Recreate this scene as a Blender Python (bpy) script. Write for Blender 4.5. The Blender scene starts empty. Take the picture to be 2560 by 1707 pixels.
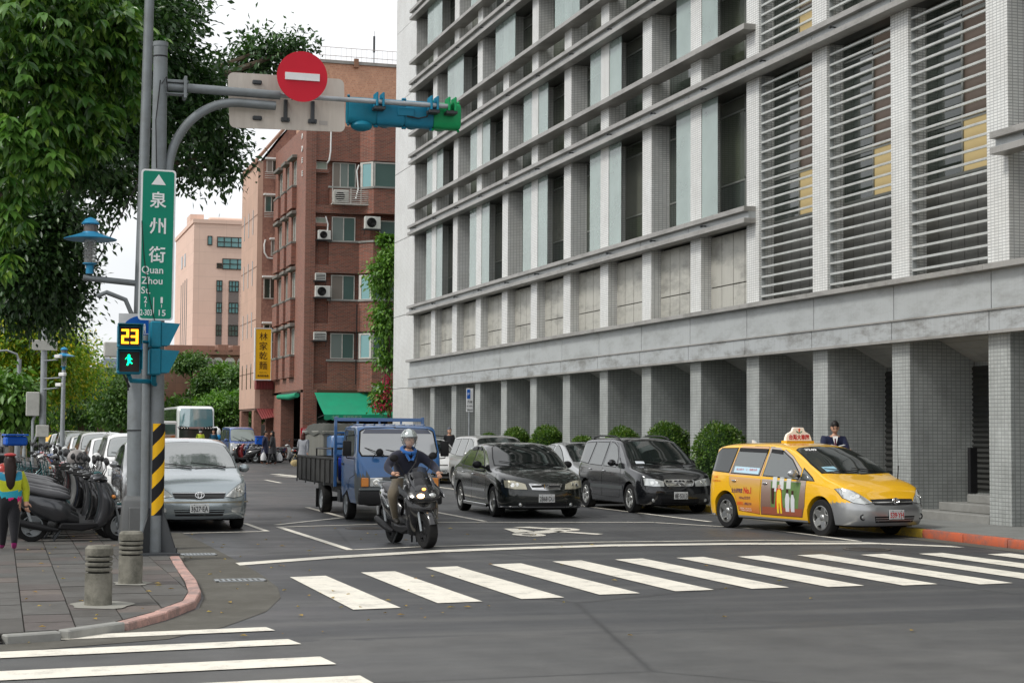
import bpy, bmesh, math, random
import numpy as np
from mathutils import Vector, Matrix
from mathutils.bvhtree import BVHTree
random.seed(7)
rng = np.random.default_rng(11)
PI = math.pi
SC = bpy.context.scene
COL = SC.collection
R_ = math.radians

# ------------------------------------------------------------------ camera
CAMH = 1.75
CR = ((0.9556118, 0.0224418, 0.2937728), (-0.2945484, 0.0494740, 0.9543551), (0.0068833, -0.9985223, 0.0538882))
cam_d = bpy.data.cameras.new('camera')
cam_d.lens = 58.458
cam_d.sensor_width = 36
cam_d.clip_start = 0.1
cam_d.clip_end = 3000
cam = bpy.data.objects.new('camera', cam_d)
COL.objects.link(cam)
cam.matrix_world = Matrix(((CR[0][0], -CR[0][1], -CR[0][2], 0), (CR[1][0], -CR[1][1], -CR[1][2], 0), (CR[2][0], -CR[2][1], -CR[2][2], CAMH), (0, 0, 0, 1)))
SC.camera = cam

# ------------------------------------------------------------------ light
SUN_EL, SUN_AZ = 48, 262      # soft sun behind cloud, over the far side of the street
w = bpy.data.worlds.new('World')
SC.world = w
w.use_nodes = True
nt = w.node_tree
nt.nodes.clear()
wo = nt.nodes.new('ShaderNodeOutputWorld')
bg = nt.nodes.new('ShaderNodeBackground')
sky = nt.nodes.new('ShaderNodeTexSky')
sky.sky_type = 'NISHITA'
sky.sun_disc = False
sky.sun_elevation = R_(SUN_EL)
sky.sun_rotation = R_(SUN_AZ)
tc = nt.nodes.new('ShaderNodeTexCoord')
mp = nt.nodes.new('ShaderNodeMapping')
mp.inputs['Scale'].default_value = (1, 1, 3)
no = nt.nodes.new('ShaderNodeTexNoise')
no.inputs['Scale'].default_value = 2.2
no.inputs['Detail'].default_value = 5
rp = nt.nodes.new('ShaderNodeValToRGB')
rp.color_ramp.elements[0].position = .3
rp.color_ramp.elements[0].color = (6.9, 7.1, 7.4, 1)
rp.color_ramp.elements[1].position = .62
rp.color_ramp.elements[1].color = (10.2, 10.2, 10.2, 1)
mx = nt.nodes.new('ShaderNodeMix')
mx.data_type = 'RGBA'
mx.inputs[0].default_value = .9
nt.links.new(tc.outputs['Generated'], mp.inputs[0])
nt.links.new(mp.outputs[0], no.inputs['Vector'])
nt.links.new(no.outputs['Fac'], rp.inputs[0])
nt.links.new(sky.outputs[0], mx.inputs[6])
nt.links.new(rp.outputs[0], mx.inputs[7])
nt.links.new(mx.outputs[2], bg.inputs[0])
bg.inputs[1].default_value = .075
nt.links.new(bg.outputs[0], wo.inputs[0])
sd = bpy.data.lights.new('sun', 'SUN')
sd.energy = 1.5
sd.angle = R_(14)
sd.color = (1, .97, .92)
so = bpy.data.objects.new('sun', sd)
COL.objects.link(so)
_az = R_(SUN_AZ)
_sv = Vector((math.sin(_az) * math.cos(R_(SUN_EL)), math.cos(_az) * math.cos(R_(SUN_EL)), math.sin(R_(SUN_EL))))
so.rotation_euler = (-_sv).to_track_quat('-Z', 'Y').to_euler()
SC.view_settings.view_transform = 'Standard'
SC.view_settings.look = 'None'
SC.view_settings.gamma = 1
SC.view_settings.use_curve_mapping = False
SC.view_settings.exposure = 0.72
SC.render.engine = 'CYCLES'
SC.cycles.max_bounces = 6
SC.cycles.transparent_max_bounces = 8
SC.cycles.use_denoising = True

# ------------------------------------------------------------------ material helpers
MATS = {}


class NT:
    def __init__(s, name):
        s.m = bpy.data.materials.new(name)
        s.m.use_nodes = True
        s.t = s.m.node_tree
        s.b = s.t.nodes['Principled BSDF']
        s.o = s.t.nodes['Material Output']

    def n(s, typ, **kw):
        nd = s.t.nodes.new('ShaderNode' + typ)
        for k, v in kw.items():
            setattr(nd, k, v)
        return nd

    def l(s, a, b):
        s.t.links.new(a, b)

    def coord(s, kind='Object'):
        if kind == 'World':
            return s.n('NewGeometry').outputs['Position']
        return s.n('TexCoord').outputs[kind]

    def noise(s, scale=5, detail=4, rough=.6, vec=None, stretch=None, kind='Object'):
        v = vec or s.coord(kind)
        if stretch:
            mp = s.n('Mapping')
            mp.inputs['Scale'].default_value = stretch
            s.l(v, mp.inputs[0])
            v = mp.outputs[0]
        nn = s.n('TexNoise')
        nn.inputs['Scale'].default_value = scale
        nn.inputs['Detail'].default_value = detail
        nn.inputs['Roughness'].default_value = rough
        s.l(v, nn.inputs['Vector'])
        return nn.outputs['Fac']

    def ramp(s, fac, stops):
        r = s.n('ValToRGB')
        while len(r.color_ramp.elements) < len(stops):
            r.color_ramp.elements.new(.5)
        for e, (p, c) in zip(r.color_ramp.elements, stops):
            e.position = p
            e.color = c if len(c) == 4 else (*c, 1)
        s.l(fac, r.inputs[0])
        return r.outputs[0]

    def mix(s, fac, a, b, mode='MIX'):
        m = s.n('Mix', data_type='RGBA', blend_type=mode)
        for i, x in ((0, fac), (6, a), (7, b)):
            if isinstance(x, (int, float)):
                m.inputs[i].default_value = x
            elif isinstance(x, (tuple, list)):
                m.inputs[i].default_value = (*x[:3], 1)
            else:
                s.l(x, m.inputs[i])
        return m.outputs[2]

    def math(s, op, a, b=None, clamp=False):
        m = s.n('Math', operation=op, use_clamp=clamp)
        for i, x in ((0, a), (1, b)):
            if x is None:
                continue
            if isinstance(x, (int, float)):
                m.inputs[i].default_value = x
            else:
                s.l(x, m.inputs[i])
        return m.outputs[0]

    def bump(s, h, strength=.3, dist=.01):
        b = s.n('Bump')
        b.inputs['Strength'].default_value = strength
        b.inputs['Distance'].default_value = dist
        s.l(h, b.inputs['Height'])
        s.l(b.outputs[0], s.b.inputs['Normal'])
        return b

    def set(s, **kw):
        names = dict(col='Base Color', r='Roughness', m='Metallic', spec='Specular IOR Level', coat='Coat Weight', croof='Coat Roughness', ior='IOR', tr='Transmission Weight', a='Alpha', e='Emission Color', es='Emission Strength', sss='Subsurface Weight', sheen='Sheen Weight')
        for k, v in kw.items():
            inp = s.b.inputs[names[k]]
            if isinstance(v, (int, float)):
                inp.default_value = v
            elif isinstance(v, (tuple, list)):
                inp.default_value = (*v[:3], 1)
            else:
                s.l(v, inp)
        return s


def M(name, col=(.5, .5, .5), r=.5, m=0, vary=0, vs=4, bump=0, bs=40, dirt=0, dcol=(.06, .055, .045), ds=1.5, streak=False, kind='Object', **kw):
    if name in MATS:
        return MATS[name]
    t = NT(name)
    if 'coat' not in kw:
        kw.setdefault('spec', .22 if r > .3 else .45)
    c = col
    if vary:
        f = t.noise(vs, 5, .6, kind=kind)
        c = t.mix(f, tuple(x * (1 - vary) for x in col), tuple(min(1, x * (1 + vary)) for x in col))
    if dirt:
        f = t.noise(ds, 6, .7, stretch=(6, 6, .5) if streak else None, kind='World')
        f = t.ramp(f, [(.42, (0, 0, 0)), (.72, (dirt, dirt, dirt))])
        c = t.mix(f, c, dcol)
    t.set(col=c, r=r, m=m, **kw)
    if bump:
        t.bump(t.noise(bs, 4, .6, kind=kind), bump)
    MATS[name] = t.m
    return t.m


def wallvec(t, rot=0.0):
    """(horizontal run, height, 0) on any upright wall, in metres of the place"""
    g = t.n('NewGeometry')
    sx = t.n('SeparateXYZ')
    t.l(g.outputs['Position'], sx.inputs[0])
    sn = t.n('SeparateXYZ')
    t.l(g.outputs['True Normal'], sn.inputs[0])
    a = t.math('GREATER_THAN', t.math('ABSOLUTE', sn.outputs[1]), .6)
    u = t.n('Mix', data_type='FLOAT')
    t.l(a, u.inputs[0])
    t.l(sx.outputs[1], u.inputs[2])
    t.l(sx.outputs[0], u.inputs[3])
    cb = t.n('CombineXYZ')
    t.l(u.outputs[0], cb.inputs[0])
    t.l(sx.outputs[2], cb.inputs[1])
    return cb.outputs[0], sx, sn


def brickmat(name, c1, c2, mortar, bw, bh, ms=.012, off=.5, r=.6, bumps=.4, dirt=.25, bias=0, dcol=(.1, .09, .08), spec=.4, soot=None):
    t = NT(name)
    v, sx, sn = wallvec(t)
    b = t.n('TexBrick', offset=off, squash=1)
    b.inputs['Scale'].default_value = 1
    b.inputs['Brick Width'].default_value = bw
    b.inputs['Row Height'].default_value = bh
    b.inputs['Mortar Size'].default_value = ms
    b.inputs['Mortar Smooth'].default_value = .2
    b.inputs['Bias'].default_value = bias
    b.inputs['Color1'].default_value = (*c1, 1)
    b.inputs['Color2'].default_value = (*c2, 1)
    b.inputs['Mortar'].default_value = (*mortar, 1)
    t.l(v, b.inputs['Vector'])
    c = b.outputs['Color']
    f = t.ramp(t.noise(.9, 6, .65, kind='World'), [(.4, (0, 0, 0)), (.75, (dirt,) * 3)])
    c = t.mix(f, c, dcol)
    f2 = t.ramp(t.noise(3.5, 5, .7, stretch=(1, 1, .12), kind='World'), [(.5, (0, 0, 0)), (.8, (dirt,) * 3)])
    c = t.mix(f2, c, dcol)
    t.set(col=c, r=r, spec=spec)
    t.bump(t.math('SUBTRACT', 1, b.outputs['Fac']), bumps, .006)
    MATS[name] = t.m
    return t.m


# ------------------------------------------------------------------ mesh helpers
class MB:
    def __init__(s):
        s.v = []
        s.f = []
        s.mi = []

    def add(s, vs, fs, mi=0):
        k = len(s.v)
        s.v.extend([tuple(x) for x in vs])
        s.f.extend([tuple(i + k for i in f) for f in fs])
        s.mi.extend([mi] * len(fs))
        return s

    def box(s, x0, x1, y0, y1, z0, z1, mi=0, M_=None):
        vs = [Vector((x, y, z)) for z in (z0, z1) for y in (y0, y1) for x in (x0, x1)]
        if M_ is not None:
            vs = [M_ @ p for p in vs]
        return s.add(vs, [(0, 2, 3, 1), (4, 5, 7, 6), (0, 1, 5, 4), (2, 6, 7, 3), (0, 4, 6, 2), (1, 3, 7, 5)], mi)

    def cbox(s, c, sz, mi=0, rz=0, ry=0, rx=0):
        m = Matrix.Translation(c) @ Matrix.Rotation(rz, 4, 'Z') @ Matrix.Rotation(ry, 4, 'Y') @ Matrix.Rotation(rx, 4, 'X')
        return s.box(-sz[0] / 2, sz[0] / 2, -sz[1] / 2, sz[1] / 2, -sz[2] / 2, sz[2] / 2, mi, m)

    def tube(s, pts, r, n=8, caps=True, mi=0, flat=None):
        pts = [Vector(p) for p in pts]
        rs = r if isinstance(r, (list, tuple)) else [r] * len(pts)
        rings = []
        up = None
        for i, p in enumerate(pts):
            d = (pts[min(i + 1, len(pts) - 1)] - pts[max(i - 1, 0)])
            if d.length < 1e-9:
                d = Vector((0, 0, 1))
            d.normalize()
            if up is None:
                up = Vector((0, 0, 1)) if abs(d.z) < .9 else Vector((1, 0, 0))
            a = d.cross(up)
            if a.length < 1e-6:
                a = d.orthogonal()
            a.normalize()
            up = a.cross(d).normalized()
            b = up
            fl = flat or 1
            rings.append([p + (a * math.cos(2 * PI * k / n) + b * math.sin(2 * PI * k / n) * fl) * rs[i] for k in range(n)])
        vs = [q for rg in rings for q in rg]
        fs = [(i * n + k, i * n + (k + 1) % n, (i + 1) * n + (k + 1) % n, (i + 1) * n + k) for i in range(len(pts) - 1) for k in range(n)]
        if caps:
            fs.append(tuple(reversed(range(n))))
            fs.append(tuple((len(pts) - 1) * n + k for k in range(n)))
        return s.add(vs, fs, mi)

    def lathe(s, prof, n=24, M_=None, mi=0, caps=True):
        """prof: (r, h) along local z"""
        vs = []
        for r, h in prof:
            for k in range(n):
                a = 2 * PI * k / n
                p = Vector((r * math.cos(a), r * math.sin(a), h))
                vs.append(M_ @ p if M_ is not None else p)
        fs = [(i * n + k, i * n + (k + 1) % n, (i + 1) * n + (k + 1) % n, (i + 1) * n + k) for i in range(len(prof) - 1) for k in range(n)]
        if caps:
            if prof[0][0] > 1e-6:
                fs.append(tuple(reversed(range(n))))
            if prof[-1][0] > 1e-6:
                fs.append(tuple((len(prof) - 1) * n + k for k in range(n)))
        return s.add(vs, fs, mi)

    def prism(s, poly, d0, d1, plane='xz', mi=0, M_=None):
        """poly in plane, thickness along the third axis from d0 to d1"""
        def P(a, b, c):
            p = {'xz': (a, c, b), 'xy': (a, b, c), 'yz': (c, a, b)}[plane]
            return M_ @ Vector(p) if M_ is not None else Vector(p)
        n = len(poly)
        vs = [P(a, b, d0) for a, b in poly] + [P(a, b, d1) for a, b in poly]
        fs = [tuple(range(n)), tuple(reversed(range(n, 2 * n)))] + [(i, i + n, (i + 1) % n + n, (i + 1) % n) for i in range(n)]
        return s.add(vs, fs, mi)

    def ell(s, c, r, n=12, m=8, mi=0, M_=None):
        vs = []
        for i in range(m + 1):
            th = PI * i / m
            for k in range(n):
                a = 2 * PI * k / n
                p = Vector((c[0] + r[0] * math.sin(th) * math.cos(a), c[1] + r[1] * math.sin(th) * math.sin(a), c[2] + r[2] * math.cos(th)))
                vs.append(M_ @ p if M_ is not None else p)
        fs = [(i * n + k, (i + 1) * n + k, (i + 1) * n + (k + 1) % n, i * n + (k + 1) % n) for i in range(m) for k in range(n)]
        return s.add(vs, fs, mi)

    def quad(s, a, b, c, d, mi=0):
        return s.add([a, b, c, d], [(0, 1, 2, 3)], mi)

    def loft(s, rings, mi=0, caps=True, closed=True):
        n = len(rings[0])
        vs = [q for rg in rings for q in rg]
        kk = n if closed else n - 1
        fs = [(i * n + k, i * n + (k + 1) % n, (i + 1) * n + (k + 1) % n, (i + 1) * n + k) for i in range(len(rings) - 1) for k in range(kk)]
        if caps and closed:
            fs.append(tuple(reversed(range(n))))
            fs.append(tuple((len(rings) - 1) * n + k for k in range(n)))
        return s.add(vs, fs, mi)

    def mesh(s, name, bevel=0, smooth=35, seg=1):
        me = bpy.data.meshes.new(name)
        me.from_pydata(s.v, [], s.f)
        if any(s.mi):
            me.polygons.foreach_set('material_index', s.mi)
        bm = bmesh.new()
        bm.from_mesh(me)
        bmesh.ops.remove_doubles(bm, verts=bm.verts, dist=1e-5)
        bmesh.ops.recalc_face_normals(bm, faces=bm.faces)
        if bevel:
            es = [e for e in bm.edges if len(e.link_faces) == 2 and e.calc_face_angle(0) > .5]
            bmesh.ops.bevel(bm, geom=es, offset=bevel, segments=seg, affect='EDGES', profile=.6, clamp_overlap=True)
        bm.to_mesh(me)
        bm.free()
        if smooth:
            me.polygons.foreach_set('use_smooth', [True] * len(me.polygons))
            me.set_sharp_from_angle(angle=R_(smooth))
        return me

    def build(s, name, mats, parent=None, bevel=0, smooth=35, world=True, seg=1):
        me = s.mesh(name, bevel, smooth, seg)
        return link(name, me, mats, parent, world)


def link(name, me, mats, parent=None, world=True):
    for m in (mats if isinstance(mats, (list, tuple)) else [mats]):
        if len(me.materials) < 16:
            me.materials.append(m)
    o = bpy.data.objects.new(name, me)
    COL.objects.link(o)
    if parent is not None:
        o.parent = parent
        if world:
            o.location = -rootloc(parent)
    return o


def rootloc(p):
    v = Vector((0, 0, 0))
    while p is not None:
        v = v + p.location
        p = p.parent
    return v


def inst(name, me, parent=None, mat4=None):
    """another object on shared mesh data; mat4 in the parent's frame"""
    o = bpy.data.objects.new(name, me)
    COL.objects.link(o)
    if parent is not None:
        o.parent = parent
    if mat4 is not None:
        o.matrix_local = mat4
    return o


def tag(o, label=None, cat=None, group=None, kind=None):
    if label:
        o['label'] = label
    if cat:
        o['category'] = cat
    if group:
        o['group'] = group
    if kind:
        o['kind'] = kind
    return o


def thing(name, loc, label, cat, group=None, rz=0):
    o = bpy.data.objects.new(name, None)
    COL.objects.link(o)
    o.location = loc
    o.rotation_euler = (0, 0, rz)
    return tag(o, label, cat, group)


def kids(o):
    return [c for c in bpy.data.objects if c.parent == o]


def copy_tree(o, parent=None, child_map=None):
    cm = child_map
    if cm is None:
        cm = {}
        for c in bpy.data.objects:
            if c.parent is not None:
                cm.setdefault(c.parent.name, []).append(c)
    c = o.copy()
    COL.objects.link(c)
    if parent is not None:
        c.parent = parent
    for ch in cm.get(o.name, []):
        copy_tree(ch, c, cm)
    return c


def text(s, name, mat, parent, M_, size=1, extrude=.002, bold=0, width=None, height=None, align='CENTER', local=False):
    """flat lettering; M_ maps text x/y/z to the place. Centred on its own box."""
    c = bpy.data.curves.new(name, 'FONT')
    c.body = s
    c.size = 1
    c.offset = bold
    c.resolution_u = 3
    c.extrude = 0.001
    t = bpy.data.objects.new(name, c)
    me = bpy.data.meshes.new_from_object(t)
    bpy.data.objects.remove(t)
    n = len(me.vertices)
    co = np.empty(n * 3, dtype=np.float32)
    me.vertices.foreach_get('co', co)
    co = co.reshape(-1, 3)
    lo, hi = co.min(0), co.max(0)
    ce = (lo + hi) / 2
    if align == 'LEFT':
        ce[0] = lo[0]
    sx = sy = size
    if width:
        sx = width / (hi[0] - lo[0])
        if not height:
            sy = sx
    if height:
        sy = height / (hi[1] - lo[1])
        if not width:
            sx = sy
    co = (co - ce) * np.array([sx, sy, extrude / .001], dtype=np.float32)
    me.vertices.foreach_set('co', co.reshape(-1))
    me.materials.clear()
    me.materials.append(mat)
    me.transform(M_)
    me.update()
    o = bpy.data.objects.new(name, me)
    COL.objects.link(o)
    if len(s) > 1:
        o['kind'] = 'stuff'
    if parent is not None:
        o.parent = parent
        if not local:
            o.location = -rootloc(parent)
    return o


def face_to(c, yaw=0, flip=False):
    """text frame standing upright, facing -Y turned by yaw about z"""
    return Matrix.Translation(c) @ Matrix.Rotation(yaw, 4, 'Z') @ Matrix.Rotation(PI / 2, 4, 'X')


# pixel of the photograph -> point of the place on a plane of constant Y (used while surveying the street)
def at(u, v, Y):
    x, y, f = u - 1280, v - 853.5, 4157
    r = [CR[i][0] * x + CR[i][1] * y + CR[i][2] * f for i in range(3)]
    k = Y / r[1]
    return Vector((r[0] * k, Y, CAMH + r[2] * k))


def atx(u, v, X):
    x, y, f = u - 1280, v - 853.5, 4157
    r = [CR[i][0] * x + CR[i][1] * y + CR[i][2] * f for i in range(3)]
    k = X / r[0]
    return Vector((X, r[1] * k, CAMH + r[2] * k))
# ------------------------------------------------------------------ materials
def _asphalt():
    t = NT('asphalt')
    P = t.coord('World')
    big = t.noise(.16, 5, .6, P)
    mid = t.noise(1.3, 6, .65, P)
    fine = t.noise(90, 3, .7, P)
    lanes = t.noise(.5, 3, .5, P, stretch=(2.2, .12, 1))
    c = t.ramp(big, [(.3, (.04, .043, .047)), (.7, (.062, .064, .067))])
    c = t.mix(.5, c, t.ramp(mid, [(.3, (.03, .032, .035)), (.7, (.085, .087, .09))]))
    c = t.mix(t.ramp(lanes, [(.5, (0, 0, 0)), (.68, (.45,) * 3)]), c, (.045, .047, .05))
    c = t.mix(.4, c, t.ramp(fine, [(.35, (.012, .012, .012)), (.7, (.16, .16, .16))]))
    sm = t.noise(.9, 5, .6, P, stretch=(.14, 1.6, 1))
    c = t.mix(t.ramp(sm, [(.5, (0, 0, 0)), (.7, (.55,) * 3)]), c, (.14, .138, .13))
    oil = t.noise(.7, 3, .5, P, stretch=(1, .35, 1))
    c = t.mix(t.ramp(oil, [(.6, (0, 0, 0)), (.72, (.6,) * 3)]), c, (.035, .035, .037))
    sy = t.n('SeparateXYZ')
    t.l(P, sy.inputs[0])
    old = t.math('GREATER_THAN', 15.3, t.math('ADD', sy.outputs[1], t.math('MULTIPLY', t.noise(.8, 5, .7, P, stretch=(.25, 1, 1)), 3.2)))
    c = t.mix(t.math('MULTIPLY', old, .55), c, t.ramp(mid, [(.3, (.085, .084, .08)), (.7, (.15, .148, .14))]))
    # cracks and sealed joints
    vo = t.n('TexVoronoi', feature='DISTANCE_TO_EDGE')
    vo.inputs['Scale'].default_value = .23
    wv = t.mix(.35, P, t.n('TexNoise').outputs['Color'])
    t.l(wv, vo.inputs['Vector'])
    cr = t.ramp(vo.outputs[0], [(.0, (.8,) * 3), (.006, (0, 0, 0))])
    c = t.mix(cr, c, (.03, .03, .03))
    damp = t.ramp(t.noise(.35, 4, .6, P), [(.42, (0, 0, 0)), (.62, (1, 1, 1))])
    c = t.mix(t.math('MULTIPLY', damp, .25), c, (.045, .048, .055))
    r = t.math('SUBTRACT', .62, t.math('MULTIPLY', damp, .22))
    t.set(col=c, r=r, spec=.3)
    t.bump(t.math('ADD', fine, t.math('MULTIPLY', mid, .4)), .35, .004)
    return t.m


MATS['asphalt'] = _asphalt()


def _paint(name, col, worn=.35):
    t = NT(name)
    P = t.coord('World')
    a = t.noise(3, 6, .75, P)
    b = t.noise(60, 3, .7, P)
    f = t.ramp(t.math('ADD', t.math('MULTIPLY', a, .7), t.math('MULTIPLY', b, .3)), [(.54 - .1 * worn, (0, 0, 0)), (.66, (worn,) * 3)])
    c = t.mix(f, col, (.11, .11, .11))
    c = t.mix(t.ramp(t.noise(.8, 4, .6, P), [(.4, (0, 0, 0)), (.8, (.3,) * 3)]), c, tuple(x * .7 for x in col))
    t.set(col=c, r=.6)
    t.bump(b, .2, .003)
    MATS[name] = t.m
    return t.m


paint_white = _paint('road_paint_white', (.78, .74, .64), .55)
paint_red = _paint('kerb_paint_faded_red', (.52, .31, .26), 1.0)
paint_orange = _paint('kerb_paint_orange', (.5, .11, .045), .9)
paint_yellow = _paint('kerb_paint_yellow', (.62, .42, .05), .9)
concrete = M('concrete', (.2, .195, .175), .85, vary=.25, vs=3, bump=.25, bs=60, dirt=.6, ds=2, kind='World')
concrete_lt = M('concrete_light', (.3, .3, .28), .85, vary=.15, vs=4, bump=.2, bs=60, dirt=.4, ds=1.5, kind='World')
apron_m = M('apron_concrete', (.115, .11, .095), .8, vary=.3, vs=6, bump=.5, bs=120, dirt=.6, ds=1.2, kind='World')
soil = M('soil', (.08, .07, .045), .95, vary=.3, kind='World')
tile_w = brickmat('pale_glazed_tile', (.74, .745, .72), (.66, .67, .65), (.36, .365, .36), .115, .055, .008, off=0, r=.3, bumps=.5, dirt=.22, dcol=(.2, .17, .13), spec=.5)
tile_g = brickmat('grey_glazed_tile', (.42, .44, .425), (.37, .39, .375), (.23, .24, .235), .105, .07, .008, off=0, r=.35, bumps=.5, dirt=.35, dcol=(.06, .06, .05), spec=.45)
brick_red = brickmat('red_brick', (.29, .08, .045), (.13, .045, .03), (.24, .165, .13), .24, .075, .014, r=.7, bumps=.5, dirt=.25, dcol=(.1, .06, .05), bias=-.1)
brick_side = brickmat('red_brick_side', (.29, .105, .07), (.19, .075, .052), (.26, .17, .13), .24, .075, .012, r=.7, bumps=.4, dirt=.2, dcol=(.14, .09, .08))
tile_peach = brickmat('peach_mosaic_tile', (.6, .33, .2), (.46, .22, .13), (.5, .33, .24), .11, .11, .012, r=.7, bumps=.3, dirt=.2, dcol=(.2, .13, .1))
tile_orange = brickmat('salmon_wall', (.58, .38, .29), (.54, .355, .27), (.46, .31, .24), 1.5, 1.6, .012, off=0, r=.8, bumps=.15, dirt=.22, dcol=(.2, .14, .12))
tile_rough = brickmat('salmon_mosaic', (.4, .2, .14), (.26, .12, .09), (.3, .17, .13), .12, .12, .014, r=.8, bumps=.5, dirt=.3, dcol=(.13, .08, .07))
pink_stone = brickmat('pink_stone', (.76, .55, .45), (.73, .53, .43), (.64, .46, .38), 2.4, 1.1, .02, off=0, r=.8, bumps=.1, dirt=.1, dcol=(.4, .25, .2))
brown_stone = brickmat('brown_stone', (.3, .16, .11), (.25, .13, .09), (.2, .11, .08), 1.4, .7, .02, off=0, r=.85, bumps=.2, dirt=.3)


def _clad(name, col, lo=.55):
    t = NT(name)
    P = t.coord('World')
    c = t.mix(t.noise(1.1, 4, .6, P), tuple(x * .88 for x in col), tuple(x * 1.08 for x in col))
    s = t.noise(1.1, 6, .75, P, stretch=(.7, .7, 2.2))
    c = t.mix(t.ramp(s, [(.47, (0, 0, 0)), (.66, (lo,) * 3)]), c, (.15, .145, .13))
    c = t.mix(t.ramp(t.noise(30, 3, .6, P, stretch=(1, 1, .04)), [(.5, (0, 0, 0)), (.8, (.14 if lo < .6 else .4,) * 3)]), c, (.17, .165, .15))
    t.set(col=c, r=.42, m=.15, spec=.5)
    t.bump(t.noise(12, 3, .5, P), .05)
    MATS[name] = t.m
    return t.m


clad = _clad('grey_metal_cladding', (.40, .42, .42), .4)
clad_stain = _clad('stained_metal_cladding', (.4, .42, .425), .85)
ledge_m = _clad('weathered_ledge', (.32, .31, .29), .75)
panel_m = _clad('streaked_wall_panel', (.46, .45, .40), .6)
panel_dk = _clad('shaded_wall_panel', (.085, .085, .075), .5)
slat_m = M('louvre_metal', (.66, .68, .66), .45, .3, dirt=.3, ds=3, kind='World')
frame_al = M('window_frame_metal', (.26, .27, .25), .4, .5)
white_al = M('white_window_frame', (.62, .6, .55), .5, .1, dirt=.3, ds=4)
glass_dk = M('tinted_glass', (.032, .042, .034), .06, 0, spec=.7, ior=1.6)
glass_ol = M('olive_glass', (.05, .06, .04), .08, 0, vary=.5, vs=.9, kind='World', spec=.7, ior=1.6)
glass_bd = M('glass_with_blind', (.1, .105, .085), .12, 0, vary=.3, vs=1.5, kind='World', spec=.7, ior=1.6)
glass_gr = M('green_tinted_glass', (.06, .12, .105), .08, 0, spec=.8, ior=1.7)
glass_bl = M('blue_green_glass', (.12, .32, .33), .1, 0, spec=.8, ior=1.7)
glass_pale = M('curtained_glass', (.2, .24, .22), .12, 0, spec=.8, ior=1.7)
glass_screen = M('pale_screen_glass', (.40, .5, .47), .07, 0, vary=.3, vs=.7, kind='World', spec=.8, ior=1.7, a=.55)
lit_warm = M('lit_window', (.36, .29, .14), .5, 0, e=(1, .74, .36), es=.14)
curtain_glow = M('curtain_reflection_glow', (.10, .08, .07), .5, 0, e=(.8, .6, .45), es=.035)  # pinkish curtain reflections in the upper panes, put in as colour and faint glow
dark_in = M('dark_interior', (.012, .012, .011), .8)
black_pl = M('black_plastic', (.016, .016, .017), .42)
rubber = M('rubber', (.014, .014, .014), .75, bump=.1, bs=80)
chrome = M('chrome', (.75, .75, .75), .12, 1)
alloy = M('alloy_wheel', (.5, .5, .48), .28, .9)
steel = M('painted_steel_grey', (.21, .23, .24), .5, .35, vary=.12, vs=3, dirt=.5, ds=3, dcol=(.09, .09, .08), kind='World')
steel_lt = M('galvanised_steel', (.36, .385, .4), .45, .5, vary=.15, vs=5, dirt=.3, ds=3, kind='World')
steel_dk = M('dark_steel', (.06, .065, .07), .5, .4, dirt=.3)
bark = M('bark', (.11, .085, .06), .9, vary=.35, vs=5, bump=.8, bs=18)
white_pt = M('white_paint', (.72, .72, .7), .45)
red_pt = M('sign_red', (.55, .012, .03), .45, vary=.08, vs=3)
sign_green = M('sign_green', (0, .2, .125), .4, vary=.06, vs=3)
sign_blue = M('sign_blue', (.01, .12, .5), .4)
sign_white = M('sign_white', (.74, .75, .75), .4, dirt=.12, ds=4)
sign_back = M('sign_back_cream', (.56, .51, .45), .5, vary=.06, vs=3, dirt=.25, ds=2, dcol=(.2, .15, .12), streak=True, kind='World')
teal = M('teal_signal_housing', (.01, .18, .27), .45, vary=.2, vs=8, dirt=.5, ds=4, dcol=(.01, .06, .08))
teal_lt = M('blue_signal_housing', (.015, .19, .31), .45, vary=.2, vs=8, dirt=.45, ds=4, dcol=(.01, .1, .14))
green_box = M('green_signal_housing', (.01, .3, .1), .45, vary=.2, vs=8, dirt=.4, ds=4, dcol=(.005, .12, .05))
hat_blue = M('lamp_hat_blue', (.03, .25, .45), .4, .2, dirt=.25)
led_amber = M('led_amber', (1, .5, .02), .5, e=(1, .33, .01), es=2.4)
led_green = M('led_green', (0, .6, .3), .5, e=(.0, .8, .32), es=1.8)
led_off = M('led_panel_dark', (.035, .025, .022), .5, bump=.5, bs=120)
hz_yellow = M('hazard_yellow', (.85, .47, .01), .45, dirt=.15)
hz_black = M('hazard_black', (.012, .012, .014), .5)
beige_box = M('beige_cabinet', (.5, .5, .46), .5, dirt=.25, ds=3)
awning_green = M('green_awning_fabric', (.015, .28, .15), .75, vary=.2, vs=1.5, dirt=.3, ds=1, dcol=(.05, .14, .1))
sign_yellow = M('sign_yellow', (.85, .48, .015), .45)
ink = M('sign_ink', (.05, .02, .012), .6)
ink_red = M('ink_red', (.55, .03, .03), .5)
ink_white = M('ink_white', (.8, .8, .8), .5)
corr_red = M('corrugated_red', (.2, .035, .035), .6, dirt=.4)


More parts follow.
